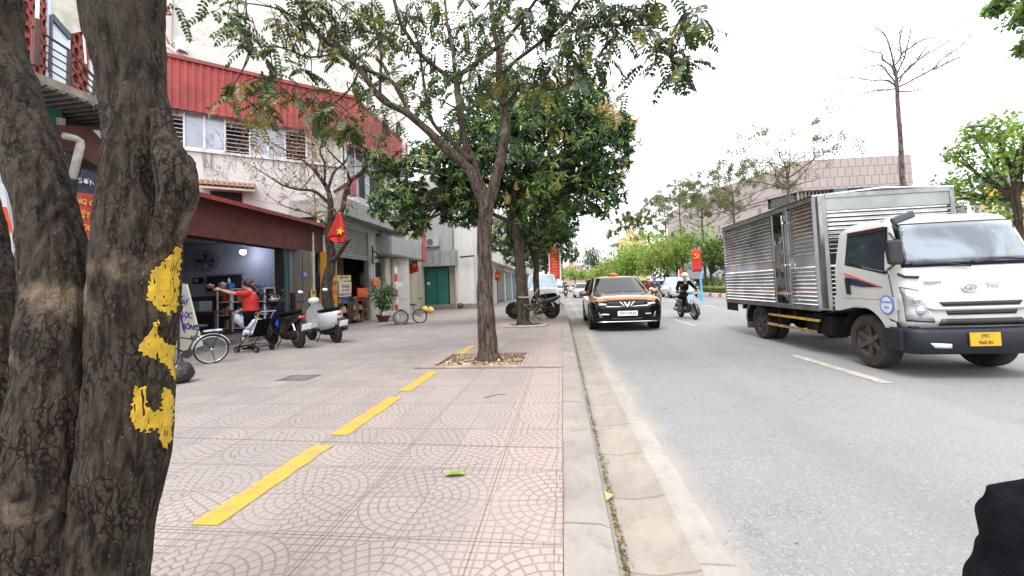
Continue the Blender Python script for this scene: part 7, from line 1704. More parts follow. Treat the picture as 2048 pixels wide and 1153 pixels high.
flag('small far flag with yellow star, left one of two beyond the thin trunk', [(990, 545), (1000, 545), (999, 561), (991, 562)], 29, (995, 552), .16, ((988, 560), (999, 542), .5))
flag('small far flag, drooping diagonally, right one of two beyond the thin trunk', [(1007, 540), (1012, 545), (1018, 560), (1014, 556)], 33, (1013, 551), .12, ((1003, 536), (1010, 545), .5))
# ---------------- tall red banner on the left
yb = 22.3; Bn = thing('street_banner', 'tall red banner with pointed top and yellow lettering beside the kerb trees', 'banner', tuple(aty(1111, 572, yb).xy)+(SW,))
b = MB(); P = [(1098, 508), (1108, 490), (1119, 503), (1120, 558), (1100, 560)]; pq(b, P, fY(yb), (0, .04, 0)); b.build('red_panel', M_RED, Bn, world=True)
b = MB(); pq(b, [(1097, 508), (1098.5, 508), (1100.5, 560), (1099, 560)], fY(yb-.01), (0, .05, 0)); pq(b, [(1119, 502), (1121, 504), (1122, 558), (1120, 558)], fY(yb-.01), (0, .05, 0)); b.build('white_border', M_WFR, Bn, world=True)
for i, s in enumerate(('MỪNG', 'ĐẢNG', 'QUANG', 'VINH', 'MỪNG', 'XUÂN', 'ẤT TỴ', 'ĐẤT', 'NƯỚC')):
    text(s, .105, aty(1109+i*.12, 507+i*5.6, yb-.02), rfr, M_YELF, Bn)
b = MB(); a = aty(1109.5, 486, yb+.1); b.cyl((a.x, yb+.1, SW), (a.x, yb+.1, a.z), .035, n=8); b.build('pole', mat('pole_pale', (.5, .5, .48), .5), Bn, world=True)
# ---------------- party banner on the right with blue post
yb = 21.5; Bp_ = thing('street_banner', 'red banner with yellow hammer and sickle on a light blue post beyond the median kerb', 'banner', tuple(aty(1399, 572, yb).xy)+(.2,))
P = [(1382, 500), (1401, 498), (1404, 543), (1385, 545)]; wavy('cloth', [aty(*p, yb) for p in P], M_RED, Bp_, amp=.012)
e = MB(); c = aty(1392, 512, yb-.05); R_ = .12
arc = [c+Vector((R_*math.cos(a), 0, R_*math.sin(a))) for a in np.linspace(-2.3, 1.6, 14)]; e.tube(arc, [.012]*2+[.022]*9+[.016, .010, .004], 6); e.tube([c+Vector((-.10, 0, -.14)), c+Vector((-.06, 0, -.09))], .02, 5)
e.tube([c+Vector((.11, 0, -.12)), c+Vector((-.05, 0, .06))], .015, 5); e.box(c+Vector((-.05, 0, .06)), (.13, .03, .05), rot=roty(.75)); e.build('emblem', M_YELF, Bp_, world=True)
b = MB(); a = aty(1398, 500, yb+.08); b.cyl((a.x, yb+.08, .2), (a.x, yb+.08, a.z+.15), .05, n=10); b.cyl((a.x, yb+.08, .2), (a.x, yb+.08, .75), .09, .08, 12); b.build('post', mat('post_light_blue', (.10, .42, .68), .5, .2, 4), Bp_, world=True)
yb = 33; B3 = thing('street_banner', 'smaller faded red banner with pale border left of the rider in black', 'banner', tuple(aty(1363, 572, yb).xy)+(.2,))
wavy('cloth', [aty(*p, yb) for p in ((1358, 540), (1366, 539), (1367, 560), (1359, 561))], M_RED, B3, amp=.01)
b = MB(); pq(b, [(1356.5, 540), (1358, 540), (1359, 561), (1357.5, 561)], fY(yb-.02), (0, .04, 0)); b.build('white_border', M_WFR, B3, world=True)
b = MB(); a = aty(1362, 538, yb+.05); b.cyl((a.x, yb+.05, .2), (a.x, yb+.05, a.z), .04, n=8); b.build('post', mat('post_light_blue', (.10, .42, .68)), B3, world=True)
# ---------------- bicycle
bc = atz(423, 727, SW); fw2 = atz(360, 735, SW)-bc; rzb = head_of(bc, bc+fw2)
Bk = thing('bicycle', 'old dark green bicycle with rear rack, half hidden behind the paint-marked trunk', 'bicycle', (bc.x, bc.y, SW), rot=rotz(rzb) @ Matrix.Rotation(R(-4), 4, 'Y') @ Matrix.Scale(.80, 4))
M_GRN = mat('bike_green', (.02, .05, .035), .4, .3, 8)
def bwheel(parent, y, r, rimm=M_CHR, tm=M_TYRE):
    b = MB(); b.tube([(0, y+r*math.cos(a), r+r*math.sin(a)) for a in np.linspace(0, 6.2832, 41)[:-1]], .016, 8, closed=True); t = b.build('wheel', tm, parent, smooth=True)
    b = MB(); b.tube([(0, y+(r-.025)*math.cos(a), r+(r-.025)*math.sin(a)) for a in np.linspace(0, 6.2832, 41)[:-1]], .011, 6, closed=True); b.cyl((-.04, y, r), (.04, y, r), .022, n=10)
    b.build('rim', rimm, t, smooth=True)
    b = MB()
    for i in range(28): a = i*6.2832/28; b.tube([(.02*(1 if i % 2 else -1), y+.02*math.cos(a+.5), r+.02*math.sin(a+.5)), (0, y+(r-.03)*math.cos(a), r+(r-.03)*math.sin(a))], .0016, 3, cap=False)
    b.build('spokes', M_STEEL, t)
rb_ = .305; bwheel(Bk, 0, rb_); bwheel(Bk, 1.0, rb_)
b = MB(); T = [((0, .42, .27), (0, .22, .78), .016), ((0, .42, .27), (0, .88, .62), .017), ((0, .28, .55), (0, .86, .72), .015), ((.03, 0, rb_), (.03, .42, .27), .010), ((-.03, 0, rb_), (-.03, .42, .27), .010), ((.03, 0, rb_), (.0, .26, .66), .009), ((-.03, 0, rb_), (0, .26, .66), .009), ((0, .84, .80), (0, .90, .60), .02), ((.03, .90, .6), (.03, 1.0, rb_), .011), ((-.03, .90, .6), (-.03, 1.0, rb_), .011)]
for p, q, r in T: b.tube([p, q], r, 8)
b.build('frame', M_GRN, Bk, smooth=True)
b = MB(); b.tube([(0, .84, .80), (0, .82, .95)], .014, 6); b.tube([(-.25, .62, .98), (-.2, .78, .98), (0, .84, .96), (.2, .78, .98), (.25, .62, .98)], .011, 6); b.build('handlebar', M_CHR, Bk, smooth=True)
b = MB(); b.ball((0, .18, .84), .11, sc=(.75, 1.15, .3)); b.tube([(0, .22, .76), (0, .19, .83)], .012, 6); b.build('saddle', M_BLKP, Bk, smooth=True)
b = MB(); b.tube([(0, (rb_+.04)*math.cos(a), rb_+(rb_+.04)*math.sin(a)) for a in np.linspace(-.2, 2.9, 20)], .014, 6); b.build('mudguard', M_CHR, Bk, smooth=True)
b = MB(); 
for sx in (-.06, 0, .06): b.tube([(sx, .2, .70), (sx, -.22, .68)], .007, 5)
for sy in (.15, 0, -.2): b.tube([(-.06, sy, .69), (.06, sy, .69)], .007, 5)
for sx in (-.06, .06): b.tube([(sx, -.15, .685), (sx*.7, 0, rb_)], .006, 5)
b.build('rear_rack', M_DKMET, Bk)
b = MB(); b.lathe([(.09, -.005), (.09, .005), (.0, .008)], 20, T_(-.05, .42, .27) @ roty(R(90))); b.tube([(-.06, .42, .27), (-.08, .52, .16)], .009, 6); b.tube([(.06, .42, .27), (.08, .32, .38)], .009, 6); b.box((-.12, .53, .155), (.08, .05, .02)); b.build('crank', M_DKMET, Bk)
b = MB(); b.tube([(-.03, .0, rb_), (-.12, -.06, .01)], .008, 5); b.build('kickstand', M_DKMET, Bk)
o = MB(); Mb = wm(Bk); o.box((0, -.02, .72), (.16, .34, .03)); o.v = [tuple(Mb @ Vector(v)) for v in o.v]; tag(o.build('folded_papers', mat('papers', (.5, .56, .68), .7, .5, 10), bevel=.008), 'folded pale papers lying on the rear rack of the bicycle', 'papers')
gb = MB(); p = atz(364, 766, SW); gb.ball(p+Vector((-.03, 0, .13)), .16, 20, 14, sc=(1, 1, .95)); gb.tube([p+Vector((-.03, 0, .24)), p+Vector((-.02, 0, .33)), p+Vector((-.05, .01, .38))], [.06, .02, .04], 10)
o = soft(gb, 'rubbish_bag', mat('black_bag', (.016, .017, .02), .28, .3, 6, bump=1.0, bs=14), None, .012, 3); tag(o, 'shiny black tied rubbish bag on the paving beside the paint-marked trunk', 'rubbish bag')
d_ = o.modifiers.new('d', 'DISPLACE'); tx = bpy.data.textures.new('folds', 'CLOUDS'); tx.noise_scale = .08; d_.texture = tx; d_.strength = .035; d_.mid_level = .5
# ---------------- leaning signboard
yS = 7.35; fS = fY(yS); Sb = thing('signboard', 'cream leaning signboard with purple lettering behind the bicycle', 'signboard', tuple(fS(380, 700).xy)+(SW,))
b = MB(); pq(b, [(310, 560), (372, 569), (403, 692), (310, 730)], fS, (0, .04, 0)); b.build('board', mat('cream_board2', (.62, .60, .50), .6, .12, 3), Sb, world=True)
M_PUR = mat('purple_letter', (.06, .03, .30), .6)
b = MB(); pq(b, [(356, 618), (360, 620), (371, 668), (366, 660)], fY(yS-.01), (0, .005, 0)); b.build('purple_stroke', M_PUR, Sb, world=True)
for s, px, py, z in (('MÁY', 366, 605, .14), ('LỌC', 374, 631, .155), ('SÔNG', 381, 655, .15), ('BẠC', 388, 677, .11)): text(s, z*1.05, aty(px, py, yS-.012), rfr @ rotz(-.12), M_PUR, Sb, sx=.75, bold=.003)
pl = thing('potted_plant', 'small plant in a dark pot in front of the cream signboard top', 'plant', aty(357, 612, 6.6)); 
b = MB(); b.lathe([(.05, -.12), (.07, 0)], 14); b.build('pot', M_BLKP, pl)
lf = Leaves()
for i in range(90): lf.add(rdir()*random.uniform(.02, .14)+Vector((0, 0, .1)), rdir(), rdir(), .07, .03, random.choice((0, 1)))
lf.build('foliage', [leafmat('pale_leaf', (.35, .42, .36)), leafmat('dk_leaf', (.03, .05, .04))], pl, 'OVAL', world=False)
b = MB(); a_, b2 = aty(357, 612, 6.6), aty(357, 612, 6.6); b.cyl((0, 0, SW-a_.z), (0, 0, -.12), .02, n=6); b.build('stand', M_DKMET, pl)
# ---------------- things in the open shop (against the side wall Y=11.5)
fW = fY(11.4)
def on(px, py, y=11.4): return aty(px, py, y)
Fn = thing('wall_fan', 'black round caged fan hung on the blue-grey wall of the open shop', 'fan', on(411, 522, 11.2))
b = MB(); r = .33; Q = rotz(R(38)) @ rotx(R(90))
for rr, z in ((r, 0), (r*.97, .05), (r*.97, -.05), (r*.7, .075), (r*.4, .085), (r*.7, -.06)): b.tube([Q @ Vector((rr*math.cos(a), rr*math.sin(a), z)) for a in np.linspace(0, 6.2832, 33)[:-1]], .006, 4, closed=True)
for i in range(28): a = i*6.2832/28; b.tube([Q @ Vector((.04*math.cos(a), .04*math.sin(a), .09)), Q @ Vector((r*.7*math.cos(a), r*.7*math.sin(a), .075)), Q @ Vector((r*math.cos(a), r*math.sin(a), 0))], .0035, 3, cap=False)
b.build('cage', M_DKMET, Fn)
b = MB()
for i in range(4):
    a = i*1.5708; P = [Q @ Vector(q) for q in ((.03*math.cos(a), .03*math.sin(a), .01), (.2*math.cos(a-.25), .2*math.sin(a-.25), .03), (.23*math.cos(a+.2), .23*math.sin(a+.2), -.01), (.1*math.cos(a+.5), .1*math.sin(a+.5), -.02))]; b.slab(P, (0, .004, 0))
b.build('blade', M_BLKP, Fn); b = MB(); b.ball((0, .02, 0), .06); b.tube([(0, .05, 0), (0, .1, -.1), (0, .28, -.12)], .02, 6); b.build('motor', M_BLKP, Fn, smooth=True)
Lp = thing('lamp', 'glowing white bulb lamp hanging in the open shop', 'lamp', on(486, 505, 11.1)); b = MB(); b.ball((0, 0, 0), .085, 16, 10, sc=(1.15, 1, .9)); b.build('bulb', emis('bulb_glow', (.82, .88, 1), 9), Lp, smooth=True)
b = MB(); b.cyl((0, 0, .07), (0, 0, .13), .03, n=10); b.tube([(0, 0, .13), (0, 0, 3.02-on(486, 505, 11.1).z)], .005, 4); b.build('holder', M_BLKP, Lp)
pl_ = bpy.data.lights.new('bulb_light', 'POINT'); pl_.energy = 7; pl_.color = (.75, .83, 1); pl_.shadow_soft_size = .09; po_ = bpy.data.objects.new('bulb_light', pl_); COL.objects.link(po_); po_.location = on(486, 505, 10.95)
Wn = thing('wall_shelf', 'dark recessed shelf with items on the shop wall behind the woman in red', 'shelf', on(440, 570)); 
b = MB(); pq(b, [(413, 553), (482, 549), (482, 580), (413, 583)], fY(11.42), (0, .02, 0)); b.build('recess', M_DARK, Wn, world=True); b = MB(); pq(b, [(411, 551), (484, 547), (484, 550), (411, 554)], fY(11.38), (0, .06, 0)); b.build('frame', mat('shelf_edge', (.16, .16, .17), .7), Wn, world=True)
Ck = thing('wall_clock', 'small rectangular dark wall clock left of the shelf in the open shop', 'clock', on(395, 561)); b = MB(); pq(b, [(385, 556), (406, 555), (406, 567), (385, 568)], fY(11.38), (0, .05, 0)); b.build('case', M_BLKP, Ck, world=True, bevel=.01); b = MB(); pq(b, [(388, 558), (394, 558), (394, 565), (388, 565)], fY(11.36), (0, .02, 0)); b.build('face', mat('clockface', (.3, .3, .28), .5), Ck, world=True)
def cabinet(label, px0, px1, py0, py1, y, dep=.45, glass_c=(.25, .27, .28), shelves=3, framem=None, group=None):
    a_, c_ = aty(px0, py0, y), aty(px1, py1, y); x0, x1, zt = a_.x, c_.x, a_.z; z0 = .28 if x0 < -8.2 else SW; 
    o = thing('glass_cabinet', label, 'cabinet', ((x0+x1)/2, y, z0), group=group); b = MB(); fr = framem or M_WFR; t = .03
    for x in (x0, x1-t):
        for yy in (y, y+dep-t): b.bx(x, x+t, yy, yy+t, z0, zt)
    for z in [z0+.1+(zt-z0-.13)*i/shelves for i in range(shelves+1)]: b.bx(x0, x1, y, y+dep, z, z+.02)
    b.build('frame', fr, o, world=True)
    b = MB(); b.bx(x0+.02, x1-.02, y+dep-.03, y+dep-.02, z0+.1, zt); b.build('back_panel', mat('cab_back', glass_c, .5, .4, 4), o, world=True); return o, x0, x1, z0, zt
o, x0, x1, z0, zt = cabinet('white framed glass cabinet left of the woman in red, pots on its top', 433, 462, 578, 655, 10.4, .45, (.10, .09, .09))
o2, x2, x3, z2, zt2 = cabinet('white framed glass cabinet behind the woman in red', 463, 530, 578, 655, 10.5, .45, (.22, .24, .26))
OR_ = ['leftmost', 'second', 'third', 'fourth', 'fifth', 'sixth', 'seventh', 'eighth', 'ninth']
GN = ['red', 'cream', 'blue', 'brown', 'black', 'green', 'yellow', 'purple']
goods_c = [(.45, .06, .04), (.5, .45, .38), (.08, .18, .4), (.45, .25, .06), (.06, .06, .07), (.15, .3, .12), (.55, .5, .1), (.4, .1, .2)]
def goods(x0, x1, y, z0, zt, label_base, n=5, rows=3, sc=1.0, seedv=3, grp='goods on shop shelves'):
    random.seed(seedv); 
    for rw in range(rows):
        zz = z0+.13+(zt-z0-.13)*rw/rows+.002; wdt = (x1-x0-.08)/n
        for i in range(n):
            w_ = wdt*random.uniform(.6, .9); h = (zt-z0)/rows*random.uniform(.35, .72); cI = random.randrange(len(goods_c)); xx = x0+.05+wdt*i
            b = MB()
            if (i+rw) % 3 == 0: b.lathe([(w_*.4, 0), (w_*.42, h*.6), (w_*.2, h*.8), (w_*.2, h)], 12, T_(xx+w_/2, y, zz)); nm = 'jar'; lb = 'jar'
            else: b.box((xx+w_/2, y, zz+h/2), (w_, .12, h)); nm = 'packet'; lb = 'packet'
            o = b.build(nm, mat('goods%d' % cI, goods_c[cI], .5, .3, 20), bevel=.006 if nm == 'packet' else 0)
            tag(o, '%s %s, %s from left, %s shelf of %s' % (GN[cI], lb, OR_[i], ('bottom', 'middle', 'top')[min(2, rw)], label_base), lb, grp+' '+label_base)
goods(x0, x1, 10.6, z0, zt, 'the left glass cabinet', 3, 3, seedv=3); goods(x2, x3, 10.7, z2, zt2, 'the glass cabinet behind the woman', 5, 3, seedv=5)
def pot(label, name, px, py, y, r, h, m, lid=None, cat=None):
    p = aty(px, py, y); o = thing(name, label, cat or name.replace('_', ' '), p); b = MB(); b.lathe([(r*.8, 0), (r, h*.2), (r, h*.85), (r*.9, h)], 16); b.build('body', m, o, auto=40)
    b = MB(); b.lathe([(r*.92, h), (r*.8, h+.02), (r*.2, h+.035), (r*.2, h+.06), (0, h+.065)], 16); b.build('lid', lid or m, o, auto=40); return o
pot('pink and white lidded pot on top of the left glass cabinet', 'pot', 445, 577, 10.6, .11, .13, mat('pink_pot', (.55, .25, .22), .4), M_WFR)
pot('blue lidded pot on the glass cabinet beside the pink pot', 'pot', 461, 577, 10.7, .11, .12, mat('blue_pot', (.03, .14, .50), .35))
pot('white slim bottle standing behind the blue pot', 'bottle', 458, 573, 10.9, .035, .2, M_WFR)
pot('dark red and white box-like tin at the left end of the wall shelf', 'tin', 420, 578, 10.9, .12, .1, mat('tin_red', (.35, .12, .12), .5), M_WFR)
b = MB(); p = aty(523, 576, 10.6); b.lathe([(.10, 0), (.17, .07), (.165, .07), (.09, .008)], 20, Matrix.Translation(p)); tag(b.build('basin', mat('blue_basin', (.03, .16, .55), .4), smooth=True), 'blue plastic basin on the cabinet behind the woman head', 'basin')
p = aty(390, 622, 9.9); Tb = thing('table', 'dark low table at the left inside the open shop', 'table', (p.x, p.y, .26)); b = MB(); b.bx(-.7, .9, -.3, .3, .62, .67); b.build('tabletop', M_DADO, Tb)
for sx in (-.62, .82):
    for sy in (-.25, .25): b = MB(); b.bx(sx, sx+.05, sy-.025, sy+.025, 0, .62); b.build('leg', M_DADO, Tb)
o = MB(); o.box((p.x+.1, p.y, 1.06), (.5, .4, .3)); tag(o.build('cool_box', mat('green_grey_box', (.14, .2, .2), .5), bevel=.03), 'grey-green box on the dark table inside the open shop', 'box')
# ---------------- roller-shutter shop front
def signbox(label, name, quad, X, th, m, lines, tm, sz, grp=None, sx=1.0, rot=0):
    P = [atx(*p, X) for p in quad]; o = thing(name, label, 'sign', tuple(sum(P, Vector())/len(P)), group=grp); b = MB(); b.slab(P, (-th, 0, 0)); b.build('board', m, o, world=True)
    c = sum(P, Vector())/len(P); ht = abs(P[0].z-P[-1].z)
    for i, l in enumerate(lines):
        z = P[0].z-ht*(i+.5)/len(lines); text(l, sz, (X+.006, c.y, z-(.0)), facing((1, 0, 0)), tm if not isinstance(tm, list) else tm[i % len(tm)], o, sx=sx, bold=.003)
    return o
M_OR = mat('sign_orange', (.58, .27, .02), .5, .1, 3); M_SR = mat('sign_red', (.65, .05, .02), .5); M_BRN = mat('letter_brown', (.12, .04, .02), .6)
signbox('tall narrow orange-yellow sign column beside the shuttered shop doorway', 'sign_column', [(660, 503), (673, 508), (675, 626), (661, 632)], -7.5, .35, M_OR, ['BÁN', 'SIM', 'THẺ', 'NẠP', 'TIỀN', 'CƯ', 'BÚ'], [M_SR, M_SR, M_SR, M_BRN], .22, sx=.8)
signbox('small yellow-green paper sign on the stone pillar left of the bare tree', 'paper_sign', [(622, 580), (632, 580), (634, 628), (623, 629)], -7.95, .02, mat('lime_sign', (.58, .60, .22), .6), ['BÁN', 'CÂY', 'SỐ', '1'], M_SR, .12, sx=.8)
signbox('small orange and red sign on the wall above the potted plant', 'shop_sign', [(746, 558), (760, 559), (760, 573), (747, 572)], -7.9, .03, mat('sign_orangered', (.78, .09, .02), .5), ['NHÀ', 'SỐ 5'], M_YELF, .15)
b = MB(); 
X = -7.9; P0 = atx(677, 645, X); P1 = atx(701, 643, X)
sh = thing('display_rack', 'brown shelf rack crowded with goods below the cartons in the shuttered shop doorway', 'rack', (X, (P0.y+P1.y)/2, SW)); y0, y1 = P0.y, P1.y; zt = atx(690, 596, X).z
M_BRK = mat('rack_brown', (.10, .05, .03), .6, .3, 6)
for z in (.2, .55, .9, zt-.03): b.bx(X-.5, X, y0, y1, z, z+.025)
for yy in (y0, y1-.03):
    for xx in (X-.5, X-.03): b.bx(xx, xx+.03, yy, yy+.03, SW, zt)
b.build('frame', M_BRK, sh, world=True)
random.seed(12)
for z in (.225, .575, .925):
    yy = y0+.05; nn_ = -1
    while yy < y1-.18:
        w_ = random.uniform(.1, .18); h = random.uniform(.12, .24); nn_ += 1; b = MB(); cI = random.randrange(len(goods_c)); b.box((X-.15, yy+w_/2, z+h/2), (.2, w_*.9, h)); o = b.build('packet', mat('goods%d' % cI, goods_c[cI]), bevel=.006); tag(o, '%s packet, %s from left, %s shelf of the brown doorway rack' % (GN[cI], OR_[nn_], 'bottom' if z < .4 else 'middle' if z < .8 else 'top'), 'packet', 'packets on the brown doorway rack'); yy += w_+.01
def carton(label, quad, X, m, lines, tm, sz):
    P = [atx(*p, X) for p in quad]; o = thing('carton', label, 'carton', tuple(P[3])); b = MB(); b.slab(P, (-.35, 0, 0)); b.build('box', m, o, world=True, bevel=.004)
    c = sum(P, Vector())/4; ht = abs(P[0].z-P[-1].z)
    for i, l in enumerate(lines): text(l, sz*(1 if i == 0 else .55), (X+.005, c.y, P[0].z-ht*(.3+.55*i/max(1, len(lines)-1))), facing((1, 0, 0)), tm, o)
carton('white carton with dark red lettering on the brown doorway rack', [(678, 563), (703, 564), (703, 593), (679, 595)], -7.92, mat('carton_white', (.52, .50, .46), .7, .15, 5), ['Vietella', 'MỲ CHAY', 'NGON TUYỆT VỜI'], mat('letter_maroon', (.3, .03, .04), .6), .19)
carton('yellow and green carton lying on top of the white lettered carton', [(674, 551), (702, 551), (702, 562), (675, 563)], -7.95, mat('carton_yellow', (.55, .50, .20), .7, .4, 5), ['TRÀ XANH'], mat('letter_green', (.05, .15, .04), .6), .12)
gX = -7.75; P0 = atx(716, 644, gX); P1 = atx(737, 640, gX); zt = atx(720, 595, gX).z
gc = thing('glass_case', 'glass display case with red frame and orange header in the shuttered shop doorway', 'display case', (gX, (P0.y+P1.y)/2, SW)); b = MB(); y0, y1 = P0.y, P1.y
for yy in (y0, (y0+y1)/2, y1-.03):
    for xx in (gX-.45, gX-.03): b.bx(xx, xx+.03, yy, yy+.03, SW, zt)
for z in (.25, .62, .98, zt-.03): b.bx(gX-.45, gX, y0, y1, z, z+.02)
b.build('frame', mat('case_red', (.35, .12, .07), .5, .3, 6), gc, world=True); b = MB(); b.bx(gX-.44, gX-.42, y0, y1, .2, zt); b.build('back_panel', mat('case_back', (.2, .22, .24), .4, .5, 6), gc, world=True)
b = MB(); b.bx(gX-.02, gX+.02, y0, y1, zt, zt+.36); hd = b.build('header', M_SR, gc, world=True); text('MÌ CAY', .16, (gX+.025, (y0*.75+y1*.25)+.05, zt+.24), facing((1, 0, 0)), M_YELF, gc, sx=.7); text('BÁNH MÌ', .16, (gX+.025, (y0*.25+y1*.75)+.02, zt+.12), facing((1, 0, 0)), M_YELF, gc, sx=.7)
for z in (.27, .64, 1.0):
    yy = y0+.06; nn_ = -1
    while yy < y1-.18:
        w_ = random.uniform(.09, .16); h = random.uniform(.12, .24); nn_ += 1; b = MB(); cI = random.randrange(len(goods_c)); b.lathe([(w_*.42, 0), (w_*.45, h*.7), (w_*.25, h*.85), (w_*.25, h)], 12, T_(gX-.2, yy+w_/2, z)); o = b.build('jar', mat('goods%d' % cI, goods_c[cI]), auto=40); tag(o, '%s jar, %s from left, %s shelf of the red framed case' % (GN[cI], OR_[nn_], 'bottom' if z < .4 else 'middle' if z < .8 else 'top'), 'jar', 'jars in the red framed display case'); yy += w_+.02
b = MB(); p = atx(728, 560, -8.6); b.ball(p, .26, sc=(.7, 1, 1.3)); tag(soft(b, 'plastic_bag', mat('clear_bag', (.42, .36, .30), .3, .5, 16, bump=1, bs=14), None, .03, 2), 'pale bundle of plastic bags hanging in the shuttered shop doorway', 'bag')
# potted tree
pp = atz(767, 644, SW); Pt = thing('potted_plant', 'leafy potted shrub in a round brown pot left of the striped pole', 'plant', pp); b = MB(); b.lathe([(.16, 0), (.26, .22), (.29, .24), (.29, .28), (.24, .28), (.22, .22), (0, .22)], 20); b.build('pot', mat('clay_brown', (.14, .05, .035), .7, .3, 8), Pt, auto=40)
b = MB(); b.tube([(0, 0, .2), (.02, 0, .6), (-.02, 0, 1.0)], [.035, .03, .02], 8); b.tube([(.01, 0, .5), (.2, 0, .9)], .015, 6); b.tube([(0, 0, .6), (-.22, 0, 1.0)], .015, 6); b.build('stem', M_BARK2, Pt, smooth=True)
lf = Leaves(); random.seed(3)
for i in range(900): 
    c = random.choice(((0, 0, 1.25, .36), (.25, 0, .95, .26), (-.25, 0, 1.05, .28), (.1, 0, .6, .16), (-.1, 0, .75, .2), (.32, 0, 1.2, .2))); d = rdir(); p = Vector(c[:3])+d*c[3]*random.random()**.5; lf.add(p, d+Vector((0, 0, -.3)), Vector((0, 0, 1))+rdir()*.6, random.uniform(.09, .17), .045, random.choice((0, 1, 1, 2)))
lf.build('foliage', LM2[:3], Pt, 'LANCE', world=False)
# striped pole
sp_ = atz(794, 640, SW); tp = aty(789, 535, sp_.y); Sp = thing('striped_pole', 'red and white striped pole standing by the corner of the narrow house', 'pole', sp_)
b = MB(); b.cyl((0, 0, 0), (0, 0, tp.z-SW), .065, n=14); k = Mat('pole_stripes', .5); x, y, z = k.xyz(); k.color(k.mix((z/.62).frac().gt(.5), (.62, .60, .57), (.52, .06, .05))); b.build('post', k.m, Sp, smooth=False)
b = MB(); b.bx(.06, .28, -.02, .02, 1.35, 1.5); b.build('tag_plate', M_WFR, Sp)
# tricycle cart
ca = atz(811, 648, SW); Ca = thing('tricycle_cart', 'small cargo tricycle with white-rimmed wheels parked by the striped pole', 'tricycle', ca, rot=rotz(R(-68)))
def cw(x, y, r):
    b = MB(); b.tube([(x, y+r*math.cos(a), r+r*math.sin(a)) for a in np.linspace(0, 6.2832, 29)[:-1]], .022, 6, closed=True); t = b.build('wheel', M_TYRE, Ca, smooth=True); b = MB(); b.tube([(x, y+(r-.03)*math.cos(a), r+(r-.03)*math.sin(a)) for a in np.linspace(0, 6.2832, 29)[:-1]], .014, 6, closed=True)
    for i in range(14): a = i*6.2832/14; b.tube([(x, y, r), (x, y+(r-.03)*math.cos(a), r+(r-.03)*math.sin(a))], .004, 3, cap=False)
    b.build('rim', mat('rim_grey', (.42, .42, .46), .4), t)
cw(-.38, -.15, .24); cw(.38, -.15, .24); cw(0, .50, .24)
b = MB(); b.bx(-.33, .33, -.75, .20, .34, .38); 
for x_ in (-.33, .31): b.bx(x_, x_+.02, -.75, .2, .38, .46)
b.build('cargo_bed', mat('cart_bed', (.4, .4, .42), .5), Ca)
b = MB(); b.tube([(0, .2, .36), (0, .4, .30), (0, .50, .24)], .018, 6); b.tube([(0, .35, .3), (0, .28, .62)], .016, 6); b.tube([(0, .62, .45), (0, .50, .24)], .014, 6); b.tube([(0, .40, .32), (0, .62, .6), (0, .58, .85)], .016, 6); b.tube([(-.38, -.15, .24), (.38, -.15, .24)], .014, 6); b.build('frame', mat('cart_red', (.3, .12, .1), .5), Ca, smooth=True)
b = MB(); b.tube([(-.26, .45, .88), (-.18, .58, .86), (.18, .58, .86), (.26, .45, .88)], .012, 6); b.build('handlebar', M_BLKP, Ca); b = MB(); b.ball((0, .27, .66), .11, sc=(.8, 1.1, .35)); b.build('saddle', M_BLKP, Ca, smooth=True)
for i, (px, py, r, lb) in enumerate(((850, 622, .22, 'yellow plastic bag on the paving in front of the green metal door, left one'), (861, 621, .2, 'yellow-orange plastic bag on the paving before the green door, right one'))):
    p = atz(px, 627, SW); b = MB(); b.ball((0, 0, r*.75), r, 14, 10, sc=(1, .8, .8)); b.tube([(0, 0, r*1.2), (0, 0, r*1.7)], [.06, .1], 8); o = soft(b, 'plastic_bag', mat('yellow_bag%d' % i, ((.75, .62, .10), (.78, .50, .14))[i], .5, .2, 9, bump=.8, bs=10), None, .03, 2); o.location = p; tag(o, lb, 'bag', 'yellow bags before the green door')
p = atz(921, 618, SW+.1); b = MB(); b.ball(p+Vector((0, 0, .16)), .2, sc=(1, .8, .8)); tag(soft(b, 'sack', mat('dark_sack', (.07, .05, .04), .8), None, .03, 2), 'dark brown sack at the end of the plinth right of the green door', 'sack')
b = MB(); p = atz(1012, 598, SW); b.box(p+Vector((0, 0, .12)), (.5, .5, .25)); tag(b.build('basin', mat('pinkred', (.6, .05, .08), .5), bevel=.05), 'small red basin on the far pavement beyond the thin trunk', 'basin')
b = MB(); p = atz(968, 601, SW); b.ball(p+Vector((0, 0, .1)), .22, sc=(1.2, 1, .5)); tag(soft(b, 'sack', M_CLB, None, .03, 2), 'flat black sack on the pavement just right of the slender trunk', 'sack')
